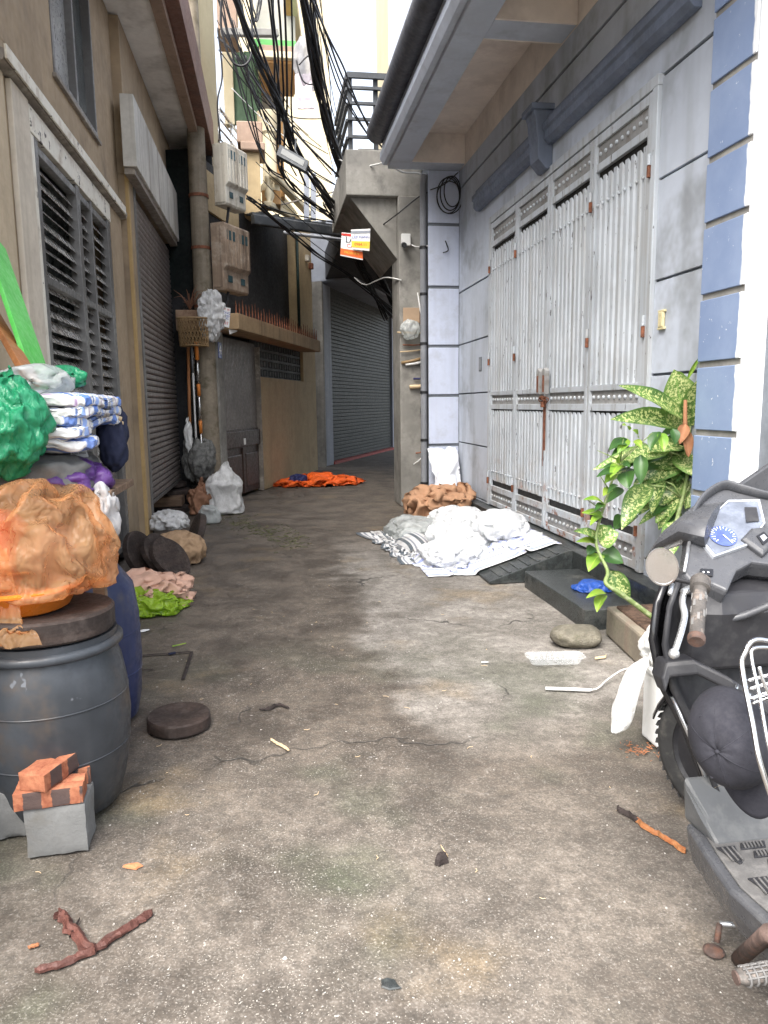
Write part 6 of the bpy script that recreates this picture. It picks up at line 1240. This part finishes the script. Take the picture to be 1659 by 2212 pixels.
# leg shield (inner face towards the rider) in two shells
def shield(off, hwk, z0, z1, mt, nm, th):
    rows = [(.30, 1.71, .06, .02), (.42, 1.77, .09, .03), (.55, 1.82, .13, .045), (.68, 1.86, .195, .06), (.80, 1.89, .215, .07), (.90, 1.90, .20, .07), (.97, 1.90, .15, .04)]
    rg = []
    for z, y, hw, cv_ in rows:
        if z0 <= z <= z1: rg.append([Vector((SX+hw*hwk*u, y+off-cv_*u*u*1.3-(.02 if abs(u) > .9 else 0), z)) for u in np.linspace(-1, 1, 15)])
    return MB().loft(rg, closed=False, caps=False).build(nm, mt, sct, smooth=True, thick=th)
shield(.05, 1.04, .3, 1, M_sblk, 'front_shield', .02); shield(0, 1.0, .3, 1, M_smat, 'leg_shield', .015)
# glove box bulge and lower wing
gb2 = [[Vector((SX+.02+w_*cx, 1.86-d_, z)) for cx, d_ in ((-1, 0), (-.9, dd*.8), (-.5, dd), (.5, dd), (.9, dd*.8), (1, 0))] for z, w_, dd in ((.70, .15, .02), (.72, .17, .085), (.88, .165, .10), (.93, .14, .07), (.95, .12, .0))]; MB().loft(gb2).build('glove_box', M_smat, sct, bevel=.01)
wg = [PY(x, y, Y) for x, y, Y in ((1430, 1468, 1.74), (1440, 1432, 1.75), (1500, 1426, 1.72), (1580, 1466, 1.66), (1660, 1520, 1.62))]; lo = [p+Vector((.005, -.015, -.038)) for p in wg]; MB().loft([[a, a+Vector((0, .06, .0)), b_+Vector((0, .05, 0)), b_] for a, b_ in zip(wg, lo)]).build('shield_wing', M_smat, sct, bevel=.008, seg=3)
sl_ = [PY(x, y, Y) for x, y, Y in ((1420, 1400, 1.92), (1422, 1320, 1.93), (1436, 1286, 1.94), (1460, 1280, 1.94), (1500, 1300, 1.93), (1500, 1420, 1.9), (1440, 1425, 1.91))]; MB().prism(sl_, (0, .03, 0)).build('front_cowl', M_sblk, sct, bevel=.012, seg=3)
MB().tube(spline([PY(1530, 1345, 1.80), PY(1600, 1332, 1.76), PY(1680, 1300, 1.72)], 6), .010, 8).build('shield_rib', M_spl, sct, smooth=True)
# front wheel, fork and mudguard, turned with the bars
wc = Vector((1.49, 2.20, .236)); hd = Vector((-.38, .925, 0)); lf = Vector((-hd.y, hd.x, 0)); wa = lf
M_x = None
def ring(prof, c, ax, n, nm, mt): return MB().lathe(prof, c, n, axis=ax, closed=False).build(nm, mt, sct, smooth=True, autos=45)
tyr = ring([(.165, -.035), (.205, -.046), (.228, -.036), (.238, -.015), (.24, 0), (.238, .015), (.228, .036), (.205, .046), (.165, .035), (.165, -.035)], wc, wa, 48, 'front_tyre', M_tyre)
b = MB(); fx = wa.orthogonal().normalized(); fy = wa.cross(fx)
for k in range(44):
    a = 2*math.pi*k/44; rd_ = fx*math.cos(a)+fy*math.sin(a); tg_ = wa.cross(rd_)
    for s_ in (-1, 1): b.obox(wc+rd_*.2365+wa*(.018*s_)+tg_*(.004*s_), wa*.014, tg_*.008+wa*.004*s_, rd_*.0045)
tag(b.build('tread', M_tyre, tyr), kind='stuff')
ring([(.02, -.03), (.05, -.028), (.155, -.02), (.168, -.034), (.168, .034), (.155, .02), (.05, .028), (.02, .03)], wc, wa, 40, 'front_rim', M_smat)
fg = MB(); rg = []
for a in np.linspace(R(15), R(165), 14):
    rd_ = hd*math.cos(a)+Vector((0, 0, math.sin(a))); rg.append([wc+rd_*(.268-.03*abs(u)**2)+wa*(.062*u) for u in (-1, -.6, 0, .6, 1)])
fg.loft(rg, closed=False, caps=False).build('mudguard', M_sblk, sct, smooth=True, thick=.006)
for s_ in (-1, 1): MB().tube([wc+wa*(.075*s_), wc+wa*(.075*s_)-hd*.10+Vector((0, 0, .32)), PC-cn_*.1+lf*(.05*s_)*-1+Vector((0, -.02, -.15))], .018, 10).build('fork_leg', M_alu, sct, smooth=True)
MB().tube([PY(1452, 1505, 1.80), PY(1490, 1590, 1.77), PY(1545, 1735, 1.72)], .009, 8, flat=.6).build('shield_trim', M_alu, sct, smooth=True)
M_toe = mat('worn_toe_rubber', (.085, .088, .09), .5, var=.15, dirt=((.15, .15, .145), .5, 15))
# floor board with ribbed rubber mat
fl_ = [(-.16, 1.72), (-.185, 1.60), (-.21, 1.45), (-.20, 1.33), (-.16, 1.22), (-.12, 1.12), (.12, 1.12), (.16, 1.22), (.20, 1.33), (.21, 1.45), (.185, 1.60), (.16, 1.72)]; ZF = .315
MB().loft([[Vector((SX+x*.86, y, ZF-.12)) for x, y in fl_], [Vector((SX+x*.97, y, ZF-.06)) for x, y in fl_], [Vector((SX+x*1.02, y, ZF-.012)) for x, y in fl_], [Vector((SX+x, y, ZF)) for x, y in fl_]]).build('floor_board', M_spl, sct, bevel=.008)
M_mat = mat('worn_floor_mat', (.11, .107, .104), .5, var=.2, vs=20, dirt=((.22, .21, .2), .5, 25), bump=.1, bs=120); mtb = MB().prism([Vector((SX+x*.9, 1.42+(y-1.42)*.84, ZF)) for x, y in fl_], (0, 0, .006)).build('floor_mat', M_mat, sct, bevel=.003)
def pad(cx, cy, w_, h_, sk, tri=False):
    p = [(-w_, -h_), (w_*.85, -h_), (w_, h_), (-w_*.8, h_)] if not tri else [(-w_, h_), (w_, h_), (w_*.35, -h_), (-w_*.1, -h_*1.1)]
    q = [Vector((SX+cx+x+y*sk, cy+y, ZF+.006)) for x, y in p]; MB().prism(q, (0, 0, .004)).build('tread_pad', M_smat, mtb, bevel=.002)
    for k in range(6 if not tri else 3):
        x = -w_+.01+(2*w_-.02)*k/(5 if not tri else 2); MB().obox((SX+cx+x*.85, cy, ZF+.0112), (.0022, 0, 0), (h_*sk*.8, h_*.8, 0), (0, 0, .0015)).build('tread_rib', M_mat, mtb)
for r_ in range(3):
    y = 1.545-.125*r_
    pad(-.135-.012*r_+.012*r_*r_, y+.012, .026, .034, .1, True)
    for j in range(3): pad(-.06+.012*j-.01*r_, y+.040-.036*j, .038, .013, .3)
    for j in range(3): pad(.06+.012*j, y+.030-.036*j, .038, .013, .3)
b = MB()
for k in range(9): b.lathe([(.003, 0), (.008, 0), (.007, .004), (.003, .005)], (SX-.10+.045*(k % 5)+.02*(k//5), 1.205+.035*(k//5), ZF+.006), 10)
for k in range(8): b.lathe([(.003, 0), (.007, 0), (.006, .004), (.003, .005)], (SX-.12+.05*(k % 4), 1.64+.03*(k//4), ZF), 10)
tag(b.build('mat_stud', M_mat, mtb, smooth=True), kind='stuff')
MB().hexa([Vector((SX+x, y, z)) for x, y, z in ((-.15, 1.60, ZF), (.15, 1.60, ZF), (.16, 1.74, ZF), (-.16, 1.74, ZF), (-.15, 1.655, ZF+.05), (.15, 1.655, ZF+.05), (.17, 1.74, .44), (-.17, 1.74, .44))]).build('toe_board', M_toe, sct, bevel=.012)
# chrome carrier hooked behind the shield
cr = thing('chrome_carrier', (SX-.02, 1.55, .5), 'chrome wire carrier basket standing on the scooter floor', 'carrier')
def tb(pts, r, nm='wire'): MB().tube(spline([PY(x, y, Y) for x, y, Y in pts], 5), r, 8).build(nm, M_chrome, cr, smooth=True)
tb(((1700, 1830, 1.30), (1672, 1740, 1.33), (1640, 1640, 1.36), (1625, 1560, 1.40), (1603, 1445, 1.46), (1609, 1410, 1.47), (1632, 1382, 1.48), (1690, 1392, 1.48)), .006, 'frame_wire'); tb(((1725, 1830, 1.29), (1695, 1740, 1.31), (1660, 1610, 1.34), (1640, 1500, 1.40), (1624, 1425, 1.44), (1630, 1400, 1.45), (1680, 1400, 1.46)), .004)
for y in (1462, 1480, 1500, 1512): tb(((1612+.21*(y-1450), y+8, 1.45), (1660, y-4, 1.44), (1720, y-14, 1.42)), .004)
tb(((1640, 1440, 1.43), (1652, 1480, 1.42), (1690, 1560, 1.40)), .004); tb(((1618, 1500, 1.44), (1628, 1508, 1.43), (1700, 1492, 1.42)), .004)
# seat, tail, rear wheel, engine (mostly out of the picture)
rg = []
for y, w_, zt, zb2 in ((1.16, .10, .62, .34), (1.08, .14, .74, .33), (.9, .17, .78, .36), (.65, .17, .80, .42), (.42, .15, .82, .52), (.28, .09, .80, .62)): rg.append([Vector((SX+w_*math.cos(t)*1.0, y, (zt+zb2)/2+(zt-zb2)/2*math.sin(t))) for t in np.linspace(0, 2*math.pi, 16, endpoint=False)])
MB().loft(rg).build('tail_body', M_sblk, sct, smooth=True)
rg = []
for y, w_, z in ((1.12, .09, .76), (1.0, .13, .80), (.75, .15, .80), (.5, .13, .845), (.3, .09, .85)): rg.append([Vector((SX+w_*math.cos(t), y, z+.045*math.sin(t))) for t in np.linspace(0, 2*math.pi, 14, endpoint=False)])
MB().loft(rg).build('seat', M_smat, sct, smooth=True)
rwc = Vector((SX, RAY, .235)); ring([(.165, -.04), (.205, -.05), (.235, -.03), (.24, 0), (.235, .03), (.205, .05), (.165, .04), (.165, -.04)], rwc, Vector((1, 0, 0)), 40, 'rear_tyre', M_tyre); ring([(.02, -.03), (.155, -.03), (.168, -.038), (.168, .038), (.155, .03), (.02, .03)], rwc, Vector((1, 0, 0)), 36, 'rear_rim', M_smat)
MB().obox((SX-.10, .98, .28), (.05, 0, 0), (0, .22, .02), (0, 0, .09)).build('engine', M_alu, sct, bevel=.03, seg=3); MB().tube([(SX+.12, 1.1, .2), (SX+.15, .9, .24), (SX+.16, .55, .33)], [.025, .05, .055], 14).build('exhaust', M_smat, sct, smooth=True)
# side stand, stand lever and passenger foot peg
ff = G(1542, 2052, .008); MB().lathe([(.003, 0), (.026, 0), (.028, .004), (.02, .010), (.003, .011)], ff-Vector((0, 0, .006)), 16).build('stand_foot', M_ironb, sct, smooth=True)
s1, s2 = G(1548, 2036, .02), PY(1555, 1995, G(1548, 2036, .02).y+.02); s3 = PY(1622, 2001, s2.y-.02); MB().tube([s1, s2], .008, 8).build('stand_rod', M_ironb, sct, smooth=True); MB().tube([s2, s3], .007, 8).build('stand_bar', M_alu, sct, smooth=True)
MB().tube([G(1596, 2072, .03), PY(1660, 2015, 1.28), Vector((SX-.10, 1.18, .24))], .019, 10).build('side_stand', M_ironb, sct, smooth=True)
p0, p1 = G(1592, 2112, .26), G(1720, 2090, .27); pd = (p1-p0).normalized(); MB().tube([p0, p0+pd*.012, p1], [.014, .020, .021], 12, flat=.75).build('foot_peg', M_rub, sct, smooth=True, autos=40); MB().lathe([(.002, 0), (.014, 0), (.014, .004), (.002, .005)], p0, 14, axis=-pd).build('peg_end', M_ironb, sct)
b = MB()
for k in range(7):
    c = p0+pd*(.018+.016*k); b.tube([c+Vector((0, .022*math.cos(t), .0175*math.sin(t))) for t in np.linspace(0, 6.283, 13)], .0028, 5)
for t in (.6, 1.1, 1.57, 2.05, 2.6): b.tube([p0+pd*.012+Vector((0, .021*math.cos(t), .0168*math.sin(t))), p1+Vector((0, .022*math.cos(t), .0175*math.sin(t)))], .0026, 5)
b.build('peg_ribs', M_mat, sct, smooth=True)
# ------------------------------------------------------------------ cap
M_cap = mat('charcoal_twill', (.022, .022, .029), .9, var=.12, vs=7, dirt=((.042, .042, .053), .4, 5), bump=.25, bs=300, bd=.002); cpc = G(1576, 1612, .64)
cp = thing('baseball_cap', cpc, 'charcoal baseball cap hanging on the scooter, peak downwards', 'cap')
dnv = (PP(1620, 1720, cpc, (0, -1, .3))-PP(1545, 1490, cpc, (0, -1, .3))).normalized(); nrm = (Vector((-.80, -.58, .30))-dnv*Vector((-.80, -.58, .30)).dot(dnv)).normalized(); sdx = dnv.cross(nrm)
CRW, CRL, CRH = .092, .122, .13; rg = []; vs = []
for i in range(13):
    t = i/12*math.pi/2; rr = math.cos(t)**.75 if i < 12 else .01; h_ = math.sin(t)**.9*CRH
    rg.append([cpc-dnv*.015+sdx*(CRW*rr*math.cos(a))+dnv*(CRL*rr*math.sin(a)*(1.0 if math.sin(a) > 0 else .95))+nrm*(h_-.05+.006*mnoise.noise((math.cos(a)*2, math.sin(a)*2, t*2))) for a in np.linspace(0, 2*math.pi, 36, endpoint=False)])
b = MB().loft(rg, caps=False); b.build('crown', M_cap, cp, smooth=True, thick=.003)
for k in range(6):
    a = k*math.pi/3+.52; MB().tube([r[int(a/(2*math.pi)*36) % 36]+nrm*.001 for r in rg], .0016, 5).build('seam', M_cap, cp, smooth=True)
MB().ball(rg[-1][0]+nrm*.002, .006, 10, 6).build('button', M_cap, cp, smooth=True)
for k in range(3):
    a = k*2.1+.9; MB().lathe([(.0018, 0), (.0042, 0), (.0042, .0012), (.0018, .0012)], rg[7][int(a/(2*math.pi)*36) % 36]+nrm*.001, 12, axis=nrm).build('eyelet', M_cap, cp)
rg2 = []
for i in range(9):
    u = i/8; rg2.append([cpc-dnv*.015+dnv*(CRL*math.sin(a)*.93+.092*u*math.sin(a)**.6)+sdx*(CRW*math.cos(a)*(.97-.10*u*u))+nrm*(-.05-.018*u*(1-.6*math.cos(a)**2)*0-.028*abs(math.cos(a))**2*u+.004*u) for a in np.linspace(R(14), R(166), 21)])
MB().loft(rg2, closed=False, caps=False).build('peak', M_cap, cp, smooth=True, thick=.005)
M_gold = mat('gold_thread', (.75, .55, .25), .6, var=.1, bump=0); a = R(62); pr_ = rg[2][int(a/(2*math.pi)*36)]; on = (pr_-cpc-nrm*-.05).normalized(); text('ung', pr_+on*.004, sdx*-1+dnv*-.35, nrm-on*nrm.dot(on)*1.0, .038, M_gold, cp, 'embroidery')
MB().tube([PY(1590, 1480, 1.58), PY(1587, 1500, 1.56), PY(1570, 1512, 1.60), PY(1540, 1530, 1.74)], .006, 6).build('hook', M_chrome, sct, smooth=True)

# ================================================================== scraps on the concrete
M_bark = mat('wet_red_bark', (.085, .032, .024), .7, var=.35, vs=15, bump=.5, bs=70); M_char = mat('charred_wood', (.03, .022, .02), .85, var=.4, vs=20, bump=.5); M_split = mat('fresh_split_wood', (.27, .12, .045), .8, var=.45, vs=12, grain=((30, 30, 30), 1, (.28, .09, .03)), bump=.3); M_brs = mat('terracotta_scrap', (.34, .14, .065), .9, var=.3, bump=.4)
def flat_strip(name, pts, w_, th, mt, label, cat, bend=0., par=None):
    P = [G(x, y, .002) for x, y in pts]; S = spline(P, 9); rg = []
    for i, p in enumerate(S):
        d = (S[min(i+1, len(S)-1)]-S[max(i-1, 0)]).normalized(); sx = Vector((d.y, -d.x, 0)); k = w_*(.75+.3*mnoise.noise((i*.6, w_*90, 2)))*(1 if 0 < i < len(S)-1 else .45); z = Vector((0, 0, th*(1+.8*bend*math.sin(math.pi*i/(len(S)-1)))))
        jt = lambda q: mnoise.noise((i*.42, q*3.1, w_*70))
        k = k*min(1, .25+i*.35, .25+(len(S)-1-i)*.35); p = p+sx*w_*.25*jt(5)
        rg.append([p-sx*k*(.5+.2*jt(1)), p-sx*k*(.42+.2*jt(2))+z*(.7+.5*jt(3)), p-sx*k*.12+z*(.35+.5*jt(6)), p+sx*k*.14+z*(1.2+.6*jt(4)), p+sx*k*(.44+.2*jt(7))+z*(.6+.4*jt(8)), p+sx*k*(.5+.2*jt(9))])
    return tag(MB().loft(rg).build(name, mt, par, smooth=False), label, cat)
flat_strip('bark_strip', ((75, 2100), (150, 2078), (215, 2045), (285, 2000), (328, 1972)), .034, .012, M_bark, 'long curved strip of red bark on the concrete', 'bark'); flat_strip('bark_piece', ((205, 2062), (165, 2020), (135, 1985), (128, 1975)), .040, .014, M_bark, 'short thick bark piece lying against the long strip', 'bark'); flat_strip('twig', ((150, 2028), (172, 1985)), .006, .006, M_char, 'thin dark twig beside the bark pieces', 'twig')
sw_ = thing('split_stick', G(1410, 1800), 'split stick, charred at one end, on the concrete by the scooter', 'stick')
flat_strip('half', ((1333, 1748), (1350, 1757), (1380, 1777)), .022, .014, M_char, None, None, par=sw_); flat_strip('half', ((1372, 1770), (1410, 1797), (1450, 1820), (1482, 1843)), .026, .012, M_split, None, None, par=sw_)
def chip(name, x, y, r, mt, label, cat, h=.3, grp=None, n=9, st=1.4):
    c = G(x, y, 0); ph = random.uniform(0, 6.28); pts = []
    for k in range(n):
        a = 2*math.pi*k/n; rr = r*random.uniform(.6, 1.1); p = Vector((rr*math.cos(a)*st, rr*math.sin(a)/st, 0)); p.rotate(Matrix.Rotation(ph, 3, 'Z')); pts.append(c+p)
    cc_ = sum(pts, Vector())/n; b = MB().loft([[p+Vector((0, 0, .000)) for p in pts], [cc_+(p-cc_)*.85+Vector((0, 0, r*h*random.uniform(.7, 1.2))) for p in pts], [cc_+(p-cc_)*.3+Vector((0, 0, r*h*1.25)) for p in pts]])
    return tag(b.build(name, mt, smooth=False), label, cat, grp)
chip('brick_chip', 285, 1873, .024, M_brs, 'orange brick chip on the mossy concrete', 'chip', st=1.5); flat_strip('wood_splinter', ((585, 1598), (602, 1608), (625, 1622)), .014, .008, M_palew, 'pale wood splinter alone on the concrete', 'splinter')
chip('charcoal_lump', 952, 1860, .026, M_char, 'black burnt lump with a straw in it', 'lump', .8, st=1.1); flat_strip('straw', ((952, 1826), (968, 1852)), .004, .004, M_palew, 'pale straw leaning on the burnt lump', 'straw'); chip('dark_shard', 842, 2126, .026, M_granite, 'dark shiny shard set in the concrete', 'shard', .12, st=1.3)
flat_strip('dry_leaf', ((560, 1534), (585, 1531), (602, 1524), (625, 1530)), .014, .006, M_char, 'curled dark leaf on the damp concrete', 'leaf', 1.5); flat_strip('bark_chip', ((60, 2048), (85, 2040)), .016, .006, M_brs, 'ochre bark chip near the long bark strip', 'chip')
chip('paper_scrap', 1048, 1430, .020, M_paper, 'white paper scrap alone on the pale concrete', 'paper', .05); chip('tile_scrap', 1250, 1336, .03, M_paper, 'white tile scrap at the foot of the black step', 'tile', .1); chip('paper_scrap', 312, 1362, .035, M_paper, 'white paper scrap beside the blue drum', 'paper', .08)
flat_strip('green_stalk', ((372, 1397), (402, 1390)), .010, .006, M_ygleaf, 'green stalk lying by the crack in the concrete', 'stalk'); chip('navy_rag', 372, 1412, .022, M_navy, 'navy rag scrap stuck in the concrete joint', 'rag', .3, st=1.4)
flat_strip('pale_stick', ((1285, 1424), (1310, 1418)), .03, .01, M_palew, 'short pale stick lying beside the flat stone', 'stick')
for (x0, y0, x1, y1, wd), lb in zip(((285, 1418, 412, 1408, .020), (414, 1408, 395, 1468, .020), (288, 1451, 330, 1446, .014)), ('long', 'crossing', 'short')):
    a, b_ = G(x0, y0), G(x1, y1); d = (b_-a).normalized(); sx = Vector((d.y, -d.x, 0))*wd/2; S = [a.lerp(b_, t/8) for t in range(9)]
    tag(MB().loft([[p-sx*(1+.4*mnoise.noise((i, 1, wd))), p-sx*.2+Vector((0, 0, .0035)), p+sx*(1+.4*mnoise.noise((i, 2, wd)))] for i, p in enumerate([q+Vector((0, 0, .0015)) for q in S])]).build('joint_crack', M_char), lb+' dark open joint in the concrete by the blue drum', 'crack')
# reddish litter strands and pale specks
gr = []
for k in range(90):
    t = rng.uniform(0, 1); x = 1350+80*t+rng.normal(0, 8); y = 1605+30*t+12*math.sin(t*6)+rng.normal(0, 6); c = G(x, y, .004); a = rng.uniform(0, 6.28); L_ = rng.uniform(.006, .02); gr.append((c, Vector((math.cos(a), math.sin(a), rng.uniform(-.1, .3)))*L_))
b = MB()
for c, d in gr: b.tube([c-d*.5, c+d*.5], .0014, 4)
tag(b.build('coir_litter', M_brs), 'scatter of reddish coir fibres near the foam box', 'litter', kind='stuff')
M_peb = mat('pale_gravel', (.36, .34, .31), .85, var=.25, vs=60, bump=.2); b = MB()
for k in range(450):
    Yp = 1.5+5.5*rng.uniform()**1.6; Xp = rng.uniform(-.95, 1.5)*min(1, .5+Yp*.16); r = rng.uniform(.0012, .0042)*(1 if rng.uniform() > .04 else 2); a = rng.uniform(0, 6.28); n_ = 5; pts = [(Xp+r*rng.uniform(.6, 1.3)*math.cos(a+6.283*j/n_), Yp+r*rng.uniform(.6, 1.3)*math.sin(a+6.283*j/n_), -.001) for j in range(n_)]; zt = gz(Xp, Yp)
    b.loft([[(x, y, zt) for x, y, z in pts], [(Xp+(x-Xp)*.6, Yp+(y-Yp)*.6, zt+r*.7) for x, y, z in pts]])
tag(b.build('loose_gravel', M_peb), 'fine pale gravel strewn over the concrete', 'gravel', kind='stuff')
b = MB()
for k in range(46):
    Yp = rng.uniform(1.9, 6.5); Xp = rng.uniform(-.8, 1.3); a = rng.uniform(0, 6.28); L_ = rng.uniform(.01, .035); P_ = [(Xp+L_*t*math.cos(a+t), Yp+L_*t*math.sin(a+t*.8), gz(Xp, Yp)+.003) for t in (0, .5, 1)]; b.tube(P_, .0012, 4)
tag(b.build('straw_litter', M_palew), 'scattered straw ends and shavings on the concrete', 'litter', kind='stuff')
b = MB()
for k in range(260):
    t = rng.uniform(0, 1); c = G(470+190*t+rng.normal(0, 12), 1118+55*t+rng.normal(0, 10), .004); a = rng.uniform(0, 6.28); L_ = rng.uniform(.02, .07); b.tube([c, c+Vector((math.cos(a)*L_, math.sin(a)*L_, rng.uniform(0, .02)))], .003, 4)
tag(b.build('leaf_litter', mat('wilted_greens', (.09, .10, .04), .9, var=.5, vs=12)), 'wilted greens and leaf litter in front of the white sack', 'litter', kind='stuff')
